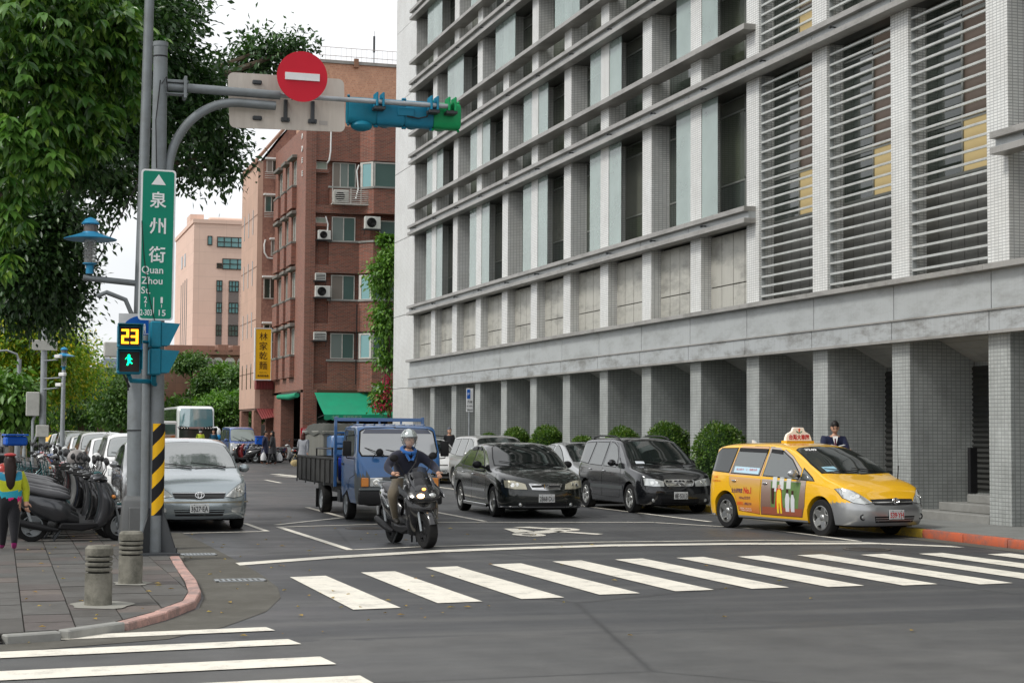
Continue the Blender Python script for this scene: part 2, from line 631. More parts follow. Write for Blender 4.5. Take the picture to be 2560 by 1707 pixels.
def leafmat(name, c1, c2, c3, r=.4, bright=1.0, trans=.25):
    t = NT(name)
    oi = t.n('NewGeometry')
    f = oi.outputs['Random Per Island']
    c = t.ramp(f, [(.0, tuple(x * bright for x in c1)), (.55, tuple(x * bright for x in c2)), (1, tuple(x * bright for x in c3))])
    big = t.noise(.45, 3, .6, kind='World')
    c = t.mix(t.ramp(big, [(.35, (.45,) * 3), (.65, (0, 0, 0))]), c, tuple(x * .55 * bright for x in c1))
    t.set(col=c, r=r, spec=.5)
    tl = t.n('BsdfTranslucent')
    t.l(t.mix(1, c, (1.1, 1.3, .5), 'MULTIPLY'), tl.inputs[0])
    ms = t.n('MixShader')
    ms.inputs[0].default_value = trans
    t.l(t.b.outputs[0], ms.inputs[1])
    t.l(tl.outputs[0], ms.inputs[2])
    t.l(ms.outputs[0], t.o.inputs[0])
    MATS[name] = t.m
    return t.m


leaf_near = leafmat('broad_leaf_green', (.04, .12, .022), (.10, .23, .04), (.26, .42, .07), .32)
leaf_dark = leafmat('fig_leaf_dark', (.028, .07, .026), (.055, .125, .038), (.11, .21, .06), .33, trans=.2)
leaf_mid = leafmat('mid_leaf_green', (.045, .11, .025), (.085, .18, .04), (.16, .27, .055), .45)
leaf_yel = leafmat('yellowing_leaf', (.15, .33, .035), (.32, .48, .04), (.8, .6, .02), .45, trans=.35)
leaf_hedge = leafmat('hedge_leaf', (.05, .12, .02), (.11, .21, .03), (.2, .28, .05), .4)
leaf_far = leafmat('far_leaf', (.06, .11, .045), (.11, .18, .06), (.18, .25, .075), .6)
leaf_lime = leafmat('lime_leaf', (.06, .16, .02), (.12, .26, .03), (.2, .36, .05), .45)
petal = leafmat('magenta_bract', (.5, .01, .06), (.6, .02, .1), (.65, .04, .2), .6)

# ------------------------------------------------------------------ ground
g = MB().quad((-1500, -300, -.06), (1500, -300, -.06), (1500, 2500, -.06), (-1500, 2500, -.06)).build('ground', soil, smooth=0)
tag(g, kind='structure')


def fill(name, poly, z, mat, kind='structure', parent=None, zb=None):
    b = MB()
    if zb is None:
        b.add([(x, y, z) for x, y in poly], [tuple(range(len(poly)))])
    else:
        b.prism(poly, zb, z, 'xy')
    o = b.build(name, mat, parent, smooth=0)
    if kind:
        tag(o, kind=kind)
    return o


road = fill('road', [(-80, -40), (60, -40), (60, 420), (-80, 420)], 0, MATS['asphalt'])

# left pavement with its kerb
KC = [(-14, 14.9), (-5, 14.35), (-2, 14.25), (0.05, 14.3), (.5, 14.45), (1.0, 14.95), (1.4, 15.7), (1.75, 16.6), (1.92, 17.6), (2.02, 18.9), (2.1, 20.8), (2.2, 22.5), (2.26, 24.5), (2.3, 30), (2.3, 150)]
pave_poly = [(-14, 150)] + KC
PZ = .075
pavement = fill('pavement', [(x - .0, y) for x, y in pave_poly], PZ - .015, M('paver_bed', (.05, .048, .042), .9), zb=-.03)

# kerb stones along the corner
kroot = bpy.data.objects.new('kerb', None)
COL.objects.link(kroot)
tag(kroot, kind='structure')


def resample(pts, step):
    out = [Vector((*pts[0], 0))]
    acc = 0
    for a, b in zip(pts, pts[1:]):
        a, b = Vector((*a, 0)), Vector((*b, 0))
        L = (b - a).length
        n = max(1, round(L / step))
        for i in range(n):
            out.append(a.lerp(b, (i + 1) / n))
    return out


kp = resample(KC[2:13], .5) + [Vector((2.28, 27.0 + 1.2 * i, 0)) for i in range(1, 24)]
for i, (a, b) in enumerate(zip(kp, kp[1:])):
    d = (b - a).normalized()
    nrm = Vector((d.y, -d.x, 0))
    g_ = d * .006
    hh = PZ + rng.uniform(-.004, .004)
    a2, b2 = a + g_, b - g_
    q = [a2, b2, b2 + nrm * .13, a2 + nrm * .13]
    mb = MB().prism([(p.x, p.y) for p in q], -.02, hh, 'xy')
    m_ = paint_red if (14.5 < a.y < 24.5 and a.x > .9) else (concrete_lt if a.x < .9 else concrete)
    mb.build('kerb_stone', m_, kroot, bevel=.012)

# pavers
pav_m = []
for i, c in enumerate([(.115, .111, .104), (.115, .1, .094), (.105, .105, .1), (.15, .128, .115), (.095, .09, .083)]):
    pav_m.append(M('paver_%d' % i, c, .62, vary=.3, vs=9, bump=.25, bs=60, dirt=.5, ds=2.5, dcol=(.05, .047, .04), kind='World'))


def inside(x, y, poly):
    c = False
    for (x1, y1), (x2, y2) in zip(poly, poly[1:] + poly[:1]):
        if (y1 > y) != (y2 > y) and x < (x2 - x1) * (y - y1) / (y2 - y1) + x1:
            c = not c
    return c


def clip(poly, a, b):
    """keep the part of poly to the left of the line a->b"""
    out = []
    n = len(poly)
    sd = lambda p: (b[0] - a[0]) * (p[1] - a[1]) - (b[1] - a[1]) * (p[0] - a[0])
    for i in range(n):
        p, q = poly[i], poly[(i + 1) % n]
        sp, sq = sd(p), sd(q)
        if sp >= 0:
            out.append(p)
        if sp * sq < 0:
            t_ = sp / (sp - sq)
            out.append((p[0] + (q[0] - p[0]) * t_, p[1] + (q[1] - p[1]) * t_))
    return out


n_pv = 0
far = MB()
PW, PL = .42, .60
for ci in range(-6, 8):
    x0 = -.18 + ci * PW
    off = (ci % 2) * PL * .5 + rng.uniform(-.05, .05)
    for ri in range(0, 70):
        y0 = 13.6 + off + ri * PL
        q = [(x0 + .006, y0 + .006), (x0 + PW - .006, y0 + .006), (x0 + PW - .006, y0 + PL - .006), (x0 + .006, y0 + PL - .006)]
        if not any(inside(px, py, KC + [(-14, 150)]) for px, py in q):
            continue
        for a, b in zip(KC[2:13], KC[3:14]):
            if q and min(p[1] for p in q) < max(a[1], b[1]) + 2:
                q = clip(q, a, b)
            if len(q) < 3:
                break
        if len(q) < 3:
            continue
        h = PZ + rng.uniform(-.004, .004)
        mi = int(rng.choice(5, p=[.35, .2, .2, .1, .15]))
        if n_pv < 298 and x0 > -1.9 and y0 < 27:
            MB().prism(q, PZ - .03, h, 'xy').build('paver', pav_m[mi], pavement, smooth=0)
            n_pv += 1
        else:
            far.prism(q, PZ - .03, h, 'xy', mi)
o = far.build('paver_field', pav_m, pavement, smooth=0)
tag(o, kind='stuff')

# concrete apron in the gutter with two drain grates
apron = fill('gutter_apron', [(2.3, 28.6), (2.42, 24.5), (2.34, 22.5), (2.26, 20.8), (2.18, 18.9), (2.08, 17.6), (1.9, 16.5), (1.5, 15.5), (1.1, 14.85), (.55, 14.3), (.05, 14.15), (-3, 14.1), (-3, 13.75), (.3, 13.75), (1.39, 14.2), (1.95, 14.95), (2.5, 16.1), (2.85, 17.4), (3.0, 18.5), (3.07, 20.2), (3.08, 22.2), (3.05, 26.1), (2.98, 28.6)], .004, apron_m)
for (x0, x1, y0, y1) in ((2.46, 2.94, 23.4, 23.75), (2.42, 3.0, 19.3, 19.62)):
    gr = thing('drain_grate', ((x0 + x1) / 2, (y0 + y1) / 2, .008), 'slotted steel drain grate in the gutter ' + ('nearer the corner kerb' if y0 < 20 else 'beside the striped signal pole base'), 'drain grate', 'drain grates in the gutter')
    mb = MB().box(x0, x1, y0, y0 + .03, 0, .014).box(x0, x1, y1 - .03, y1, 0, .014).box(x0, x0 + .03, y0, y1, 0, .014).box(x1 - .03, x1, y0, y1, 0, .014)
    mb.build('frame', steel_lt, gr, smooth=0)
    k = 9
    for i in range(k):
        xx = x0 + .04 + (x1 - x0 - .08) * i / (k - 1)
        MB().box(xx - .015, xx + .015, y0 + .03, y1 - .03, .001, .012).build('bar', steel_lt, gr, smooth=0)
# manholes
for (x, y, lab) in ((6.3, 29.3, 'round cast manhole cover beside the silver parked minivan'), (12.6, 22.6, 'oval worn manhole cover before the yellow taxi')):
    mh = thing('manhole_cover', (x, y, .008), lab, 'manhole cover')
    MB().lathe([(.0, .006), (.3, .006), (.3, 0)], 28, Matrix.Translation((x, y, .004))).build('lid', steel_dk, mh)
    mb = MB()
    mb.lathe([(.31, 0), (.31, .008), (.36, .008), (.36, 0)], 28, Matrix.Translation((x, y, .004)))
    mb.build('rim', M('cast_iron_worn', (.12, .11, .1), .5, .4), mh)
    for i in range(-4, 5):
        hw = math.sqrt(max(0, .27 ** 2 - (i * .06) ** 2))
        MB().box(x - hw, x + hw, y + i * .06 - .01, y + i * .06 + .01, .008, .014).build('rib', MATS['cast_iron_worn'], mh, smooth=0)

# ------------------------------------------------------------------ markings
MZ = .008
mroot = bpy.data.objects.new('road_markings', None)
COL.objects.link(mroot)
tag(mroot, kind='structure')


def mark(poly, name='marking_line', z=MZ, m=None):
    fill(name, poly, z, m or paint_white, None, mroot)


for i in range(12):
    x = 3.34 + i * .955
    y1 = [19.75, 20.2, 20.75, 21.05, 21.35, 21.5, 21.6, 21.65, 21.7, 21.6, 21.6, 21.3][i]
    y0 = [16.05, 16.45, 16.65, 16.9, 17.08, 17.15, 17.15, 17.14, 17.05, 17.0, 17.0, 16.9][i]
    mark([(x, y0), (x + .49, y0 + .06), (x + .45, y1 + .1), (x, y1)], 'crosswalk_stripe')
for (a, b, c, d) in (((-9, 13.6), (2.3, 14.82), (2.34, 14.55), (-9, 13.2)), ((-9, 12.7), (2.35, 13.93), (2.4, 13.58), (-9, 12.25)), ((-9, 11.8), (2.41, 12.8), (2.45, 12.36), (-9, 11.3)), ((-9, 10.9), (2.5, 11.75), (2.52, 11.3), (-9, 10.4)), ((-9, 9.9), (2.5, 10.6), (2.52, 10.2), (-9, 9.4))):
    mark([a, d, c, b], 'crosswalk_stripe')
sl = [(3.0, 22.0), (4.5, 22.95), (6.2, 23.75), (7.6, 24.1), (9.1, 24.38), (11.3, 24.32), (13.4, 24.0), (14.3, 23.0)]
for (a, b) in zip(sl, sl[1:]):
    mark([(a[0], a[1] - .42), (b[0], b[1] - .38), b, a], 'stop_line')
bx = [(4.85, 29.9), (5.0, 23.75), (5.95, 24.2), (9.1, 24.78), (12.0, 24.72), (13.35, 24.3)]


def strip(a, b, w, name='marking_line'):
    a, b = Vector((*a, 0)), Vector((*b, 0))
    d = (b - a).normalized()
    n_ = Vector((-d.y, d.x, 0)) * w / 2
    mark([((a - n_).x, (a - n_).y), ((b - n_).x, (b - n_).y), ((b + n_).x, (b + n_).y), ((a + n_).x, (a + n_).y)], name)


strip((4.85, 29.9), (4.95, 24.0), .12)
strip((6.0, 24.45), (9.1, 24.95), .1)
strip((9.1, 24.95), (12.0, 24.85), .1)
strip((12.0, 24.85), (13.4, 24.2), .1)
strip((5.0, 24.06), (6.0, 24.43), .1)
strip((4.8, 29.9), (8.0, 30.9), .12)
strip((8.06, 30.93), (12.2, 30.2), .12)
strip((12.2, 30.14), (13.35, 27.7), .1)
strip((13.42, 27.66), (13.42, 24.4), .1)
strip((9.05, 31.1), (9.0, 40), .12)
strip((13.1, 40), (13.4, 30.2), .12)
strip((13.1, 60), (13.1, 40.1), .12)
strip((6.7, 37.4), (6.66, 33.2), .12)
strip((6.68, 33), (4.9, 30.6), .12, 'marking_line')
strip((4.42, 31.2), (4.45, 28.7), .1)
strip((3.0, 28.42), (4.38, 28.68), .1)
for k in range(6):
    strip((4.5, 37.2 + 6.4 * k), (4.5, 34 + 6.4 * k), .1)
for k in range(5):
    strip((8.9, 58 + 9 * k), (8.9, 54.6 + 9 * k), .13)
mark([(11.0, 62.2), (10.6, 65.4), (10.2, 65.4), (10.6, 62.2)])
mark([(12.0, 58.2), (10.3, 62.5), (9.9, 62.5), (11.5, 58.2)])
# bicycle waiting-box symbol: a scooter drawn on the ground
sym = MB()


def gring(cx, cy, r0, r1, sy=1.0, n=20):
    vs = [(cx + r * math.cos(2 * PI * k / n), cy + r * sy * math.sin(2 * PI * k / n), MZ) for r in (r0, r1) for k in range(n)]
    sym.add(vs, [(k, (k + 1) % n, n + (k + 1) % n, n + k) for k in range(n)])


def gpoly(pts):
    sym.add([(x, y, MZ + .0005) for x, y in pts], [tuple(range(len(pts)))])


gring(8.62, 26.95, .12, .27, 1.6)
gring(9.72, 28.35, .12, .27, 1.6)
gpoly([(8.75, 27.2), (9.1, 27.3), (9.75, 28.0), (9.6, 28.4), (9.2, 28.0), (8.8, 27.7)])
gpoly([(8.55, 27.5), (9.0, 27.75), (8.95, 28.7), (8.7, 28.7)])
gpoly([(9.5, 28.3), (9.7, 28.3), (9.35, 29.2), (9.0, 29.1), (9.1, 28.9)])
gpoly([(9.75, 26.7), (9.95, 26.9), (9.5, 27.9), (9.3, 27.7)])
sym.build('scooter_symbol', paint_white, mroot, smooth=0)

# right pavement and kerb stones
rp = fill('sidewalk', [(15.13, -20), (18.5, -20), (18.5, 74), (15.13, 74)], .14, M('granite_paving', (.21, .215, .205), .7, vary=.15, vs=3, bump=.1, bs=50, dirt=.4, ds=1.5, kind='World'), zb=-.03)
for i in range(44):
    a = 10 + i * 1.25
    mt = paint_orange if a < 24.2 else (paint_yellow if a < 25.4 or int(i) % 3 else concrete)
    b = MB().box(14.98, 15.122, a + .006, a + 1.244, -.02, .14 + rng.uniform(-.005, .005))
    b.build('kerb_stone', mt, kroot, bevel=.03, seg=2)
gut = fill('gutter_strip', [(14.55, 10), (14.96, 10), (14.96, 72), (14.55, 72)], .004, apron_m)
pvg = MB()
for j in range(44):
    for i in range(3):
        x0, y0 = 15.14 + i * .62, 10 + j * 1.25
        pvg.box(x0 + .004, x0 + .616, y0 + .004, y0 + 1.246, .12, .143)
o = pvg.build('paving_slab_field', MATS['granite_paving'], rp, smooth=0)
tag(o, kind='stuff')

# fallen leaves scattered in the gutter and on the road
fl = MB()
for k in range(150):
    if k < 90:
        x, y = rng.uniform(.2, 4.6), rng.uniform(14, 30)
    else:
        x, y = rng.uniform(2.6, 9), rng.uniform(13, 34)
    z = PZ + .012 if inside(x, y, KC + [(-14, 150)]) else .012
    a, s_ = rng.uniform(0, 6.28), rng.uniform(.018, .05)
    c, s2 = math.cos(a) * s_, math.sin(a) * s_
    fl.add([(x - c, y - s2, z), (x + s2 * .5, y - c * .5, z + .012), (x + c, y + s2, z + .002), (x - s2 * .5, y + c * .5, z + .008)], [(0, 1, 2, 3)])
tag(fl.build('fallen_leaves', leafmat('fallen_leaf', (.3, .16, .04), (.5, .33, .06), (.62, .45, .1), .7)), kind='stuff')
# ------------------------------------------------------------------ the grey tiled office building on the right
FX, PY0, PP_, PWD = 17.03, 26.11, 3.388, .674
NC = 13
YF = PY0 + PP_ * (NC - 1)        # far edge of the last pier, 66.77
YE = 69.75                        # start of the blank end wall
YEND = 73.6
office = thing('office_building', (FX, 24, .14), 'long grey tiled office building with arcade piers, ledges and louvred bays', 'building')


def far_(i):
    return PY0 + PP_ * i


# ground floor columns
for i in range(-1, NC):
    y1 = far_(i)
    MB().box(FX, 18.48, y1 - PWD, y1, .12, 3.7).build('column', tile_g if i < 0 else tile_g, office, bevel=.008)
# front faces of the columns read paler: same tile, more sky. back wall, soffit, shutters
MB().box(18.5, 18.7, 20, YEND - .3, .1, 4.6).build('arcade_wall', tile_g, office, smooth=0)
sf_m = M('white_soffit_board', (.42, .42, .4), .6, dirt=.3, kind='World')
for i in range(-1, NC):
    y0, y1 = far_(i), (far_(i + 1) - PWD if i < NC - 1 else YE)
    n = 6
    for k in range(n):
        a0, a1 = k / n, (k + 1) / n - .012
        x0, x1 = 17.12 + a0 * 1.36, 17.12 + a1 * 1.36
        z0, z1 = 3.9 - .53 * (x0 - 17.12), 3.9 - .53 * (x1 - 17.12)
        b = MB().add([(x0, y0 + .005, z0), (x1, y0 + .005, z1), (x1, y1 - .005, z1), (x0, y1 - .005, z0), (x0, y0 + .005, z0 + .03), (x1, y0 + .005, z1 + .03), (x1, y1 - .005, z1 + .03), (x0, y1 - .005, z0 + .03)],
                     [(0, 1, 2, 3), (7, 6, 5, 4), (0, 4, 5, 1), (1, 5, 6, 2), (2, 6, 7, 3), (3, 7, 4, 0)])
        b.build('soffit_board', sf_m, office, smooth=0)
shut_m = M('dark_roller_shutter', (.05, .052, .05), .5, .3, dirt=.3, kind='World')
for i in range(-1, 4):
    y0, y1 = far_(i) + .02, far_(i + 1) - PWD - .02
    zb = .66 if i == 0 else .16
    vs, fs = [], []
    n = 24
    sh = MB()
    for k in range(n):
        z0 = zb + (3.1 - zb) * k / n
        z1 = zb + (3.1 - zb) * (k + 1) / n
        zm = (z0 + z1) / 2
        sh.add([(18.44, y0, z0), (18.44, y1, z0), (18.40, y1, zm), (18.40, y0, zm), (18.44, y1, z1), (18.44, y0, z1)], [(0, 1, 2, 3), (3, 2, 4, 5)])
    sh.build('roller_shutter', shut_m, office, smooth=0)
st_m = M('step_stone', (.25, .25, .235), .7, vary=.2, bump=.1, dirt=.3, kind='World')
for k in range(3):
    MB().box(17.02 + k * .36, 18.43, 26.12, 28.8 - k * .42, .13 + k * .16, .13 + (k + 1) * .16).build('step', st_m, office, bevel=.012)
MB().box(17.85, 18.0, 28.0, 28.1, .62, 1.5).build('intercom_post', black_pl, office)


def bays(y0, y1):
    """joint positions: pieces end at every pier's middle"""
    js = [y0] + [far_(i) - PWD / 2 for i in range(-2, NC + 1) if y0 + .4 < far_(i) - PWD / 2 < y1 - .4] + [y1]
    return list(zip(js, js[1:]))


YN = 18.0
for a, b in bays(YN, YE + .12):
    MB().box(16.83, 17.12, a + .012, b - .012, 3.60, 3.96).build('cladding_panel', clad_stain, office, smooth=0)
    MB().box(16.80, 17.12, a + .003, b - .003, 3.545, 3.60).build('drip_edge', ledge_m, office, smooth=0)
    MB().box(16.80, 17.12, a + .003, b - .003, 3.96, 3.99).build('trim', ledge_m, office, smooth=0)
    MB().box(16.88, 17.03, a + .012, b - .012, 3.99, 4.675).build('cladding_panel', clad, office, smooth=0)
    MB().box(16.70, 17.04, a + .003, b - .003, 4.675, 4.78).build('ledge', ledge_m, office, bevel=.006)


def band(z0, z1, y0, y1):
    h = z1 - z0
    for a, b in bays(y0, y1):
        MB().box(16.72, 17.04, a + .003, b - .003, z0, z0 + h * .30).build('ledge', ledge_m, office, bevel=.006)
        MB().box(16.84, 17.035, a + .012, b - .012, z0 + h * .30, z0 + h * .70).build('cladding_panel', clad, office, smooth=0)
        MB().box(16.72, 17.04, a + .003, b - .003, z0 + h * .70, z1).build('ledge', ledge_m, office, bevel=.006)
        ym = b - 1.1
        if b - a > 1.5:
            lm = MB().tube([(16.84, ym, z0 + h * .5), (16.72, ym, z0 + h * .5)], [.018, .018], 8).tube([(16.74, ym, z0 + h * .5), (16.68, ym, z0 + h * .5 - .01)], [.03, .035], 8)
            lm.build('wall_stud', steel_dk, office)


YL = 35.75      # window bays begin beyond the louvred ones
band(6.71, 7.11, YL, YE + .12)
band(6.71, 7.11, YN, 25.55)
band(10.17, 10.59, YN, YE + .12)
band(13.26, 13.69, YN, YE + .12)
band(16.43, 16.89, YN, YE + .12)
band(19.6, 20.05, YN, YE + .12)
for z in (11.34, 14.49, 17.64, 20.8):
    for a, b in bays(YL, YE + .12):
        MB().box(16.72, 17.25, a + .003, b - .003, z, z + .14).build('ledge', ledge_m, office, bevel=.006)
# upper piers
for i in range(-1, NC):
    y1 = far_(i)
    MB().box(FX, 17.9, y1 - PWD, y1, 4.78, 23.6).build('pier', tile_w, office, bevel=.008)
# floor slabs closing the depth behind the bands
for z in (4.4, 6.75, 10.2, 13.3, 16.5, 19.7, 23.3):
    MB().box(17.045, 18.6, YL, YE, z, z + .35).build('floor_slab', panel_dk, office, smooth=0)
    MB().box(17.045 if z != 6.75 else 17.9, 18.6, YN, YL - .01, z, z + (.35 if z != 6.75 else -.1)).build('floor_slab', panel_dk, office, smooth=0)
# end wall
js = [0.0, 3.62, 6.85, 10.25, 13.35, 16.6, 19.8, 23.6]
for a, b in zip(js, js[1:]):
    MB().box(FX, 18.6, YE + .004, YEND, a + .012, b - .012).build('end_wall_panel', tile_w, office, smooth=0)
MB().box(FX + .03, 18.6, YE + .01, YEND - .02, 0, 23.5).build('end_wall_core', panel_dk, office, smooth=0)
MB().box(18.61, 40, YN, YEND, 0, 23.5).build('rear_block', tile_g, office, smooth=0)
MB().box(FX, 40, 14, YN - .01, 0, 23.5).build('near_block', tile_g, office, smooth=0)
MB().box(16.9, 40.1, 13.9, YEND + .1, 23.6, 24.3).build('roof_parapet', clad, office, smooth=0)


def window(y0, y1, z0, z1, x=17.59, lit=False, style=0):
    """full-height dark window: frame, panes, opening sash"""
    fr = MB()
    t_ = .035
    ym = y0 + (y1 - y0) * (.52 if lit else .44)
    fr.box(x - .03, x + .03, y0, y1, z0, z0 + t_ * 1.6).box(x - .03, x + .03, y0, y1, z1 - t_, z1)
    fr.box(x - .03, x + .03, y0, y0 + t_, z0 + t_ * 1.6, z1 - t_).box(x - .03, x + .03, y1 - t_, y1, z0 + t_ * 1.6, z1 - t_)
    fr.box(x - .032, x + .03, ym - t_ * .7, ym + t_ * .7, z0 + t_ * 1.6, z1 - t_)
    tr = [z0 + (z1 - z0) * .30, z1 - .38] if style == 0 else [z1 - .42]
    for q in tr:
        fr.box(x - .028, x + .03, y0 + t_, ym - t_ * .7, q - t_ * .6, q + t_ * .6).box(x - .028, x + .03, ym + t_ * .7, y1 - t_, q - t_ * .6, q + t_ * .6)
    w_ = fr.build('window', frame_al, office, smooth=0)
    zs = [z0 + t_] + tr + [z1 - t_]
    for a, b in zip(zs, zs[1:]):
        for c, d in ((y0 + t_, ym), (ym, y1 - t_)):
            m_ = glass_dk if lit else (glass_dk, glass_dk, glass_ol, glass_bd)[int(rng.integers(0, 4))]
            if lit and c == y0 + t_ and d == ym:
                m_ = lit_warm if a == zs[0] else curtain_glow
            q = MB().box(x - .006, x + .006, c, d, a, b)
            o = q.build('pane', m_, w_, smooth=0)
    if style == 0 and y0 < 50:
        s = MB()
        a, b, c, d = zs[1] + .03, zs[2] - .03, y0 + t_ + .01, ym - t_
        s.box(x - .06, x - .03, c, d, a, a + .05).box(x - .06, x - .03, c, d, b - .05, b).box(x - .06, x - .03, c, c + .05, a, b).box(x - .06, x - .03, d - .05, d, a, b)
        s.build('sash', frame_al, w_, smooth=0)
    return w_


rows = [(7.11, 10.17), (10.59, 13.26), (13.69, 16.43), (16.89, 19.6)]
for i in range(3, NC):
    y0 = far_(i)
    y1 = far_(i + 1) - PWD if i < NC - 1 else YE
    for k, (z0, z1) in enumerate(rows):
        window(y0, y1, z0, z1, style=0 if k == 0 else 1)
    # streaked concrete panels of the low row
    for c in range(4):
        w4 = (y1 - y0) / 4
        for za, zb in ((4.78, 5.42), (5.43, 6.71)):
            MB().box(17.31, 17.4, y0 + c * w4 + .013, y0 + (c + 1) * w4 - .013, za + .01, zb - .008).build('wall_panel', panel_m, office, smooth=0)
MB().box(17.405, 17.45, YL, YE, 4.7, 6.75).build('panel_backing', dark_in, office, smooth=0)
# louvred bays
for i in range(-1, 3):
    y0, y1 = far_(i), far_(i + 1) - PWD
    for c in range(6):
        w6 = (y1 - y0) / 6
        for za, zb in ((4.78, 5.7), (5.71, 6.62)):
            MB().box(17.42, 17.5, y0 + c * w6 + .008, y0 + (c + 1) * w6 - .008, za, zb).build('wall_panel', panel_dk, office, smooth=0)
    window(y0, y1, 6.68, 10.17, x=17.45, lit=True)
    window(y0, y1, 10.59, 13.26, x=17.45, lit=True)
    window(y0, y1, 13.69, 16.43, x=17.45)
    if i < 0:
        continue
    me = MB().box(0, .1, y0 + .012, y1 - .012, 0, .045).mesh('slat', .004, 0)
    me.transform(Matrix.Rotation(R_(-12), 4, 'Y'))
    for z0, z1 in ((4.9, 10.15), (10.68, 13.22)):
        n = int((z1 - z0) / .2275)
        for k in range(n):
            if me.materials.__len__() == 0:
                me.materials.append(slat_m)
            o = inst('louvre_slat', me, office)
            o.location = Vector((17.09, 0, z0 + .03 + k * .2275)) - rootloc(office)
        for yy in (y0, y1 - .01):
            MB().box(17.1, 17.2, yy, yy + .01, z0 - .1, z1).build('louvre_bracket', clad, office, smooth=0)
# pale glass screens
def screen(yc, hw, z0, z1, front):
    if front:
        MB().box(17.0 - .012, 17.0, yc - hw, yc + hw, z0, z1).build('glass_screen', glass_screen, office, smooth=0)
    else:
        for s in (-1, 1):
            a = yc + s * (PWD / 2 + .01)
            b = a + s * .98
            MB().box(17.05, 17.062, min(a, b), max(a, b), z0, z1).build('glass_screen', glass_screen, office, smooth=0)


for i in range(4, NC, 2):
    yc = far_(i) - PWD / 2
    screen(yc, 0, 7.11, 10.17, False)
    screen(yc, 0, 11.48, 13.26, False)
for i in range(3, NC, 2):
    screen(far_(i) - PWD / 2, 1.2, 14.63, 16.43, True)
for i in range(4, NC, 2):
    screen(far_(i) - PWD / 2, 1.2, 17.78, 19.6, True)
# ------------------------------------------------------------------ vehicle kit
def carpaint(name, col, metal=.35, r=.28, coat=1.0):
    return M(name, col, r, metal, coat=coat, croof=.04, dirt=.12, ds=2.5, dcol=tuple(x * .55 + .02 for x in col))


lens_m = M('headlight_lens', (.62, .64, .63), .12, .55, vary=.35, vs=14, coat=1, croof=.03)
lens_in = M('headlight_reflector', (.85, .85, .82), .1, 1)
lens_yel = M('aged_headlight', (.5, .47, .36), .15, .4, vary=.3, vs=12, coat=1)
amber = M('amber_lens', (.75, .25, .02), .2, 0, coat=1)
red_lens = M('red_lens', (.5, .01, .01), .15, 0, coat=1)
glass_car = M('car_glass_dark', (.012, .016, .015), .04, 0, spec=.8, ior=1.65)
glass_car_lt = M('car_glass_reflecting', (.12, .14, .135), .06, 0, spec=1, ior=2.2)
glass_side = M('car_side_glass', (.06, .07, .065), .05, 0, spec=.9, ior=1.9)
seam_m = M('panel_gap', (.008, .008, .008), .9)
plate_m = M('licence_plate_white', (.62, .63, .62), .4)
plate_ink = M('plate_ink_black', (.02, .02, .02), .5)


def smoothline(pts, x):
    """monotone-ish cubic through (x,z) points"""
    for i in range(len(pts) - 1):
        x0, z0 = pts[i]
        x1, z1 = pts[i + 1]
        if x <= x1 or i == len(pts) - 2:
            t = max(0, min(1, (x - x0) / (x1 - x0)))
            def sl(j):
                if j <= 0 or j >= len(pts) - 1:
                    k = max(0, min(len(pts) - 2, j))
                    return (pts[k + 1][1] - pts[k][1]) / (pts[k + 1][0] - pts[k][0])
                a = (pts[j][1] - pts[j - 1][1]) / (pts[j][0] - pts[j - 1][0])
                b = (pts[j + 1][1] - pts[j][1]) / (pts[j + 1][0] - pts[j][0])
                return 0 if a * b <= 0 else 2 * a * b / (a + b)
            m0, m1 = sl(i) * (x1 - x0), sl(i + 1) * (x1 - x0)
            return (2 * t ** 3 - 3 * t * t + 1) * z0 + (t ** 3 - 2 * t * t + t) * m0 + (-2 * t ** 3 + 3 * t * t) * z1 + (t ** 3 - t * t) * m1


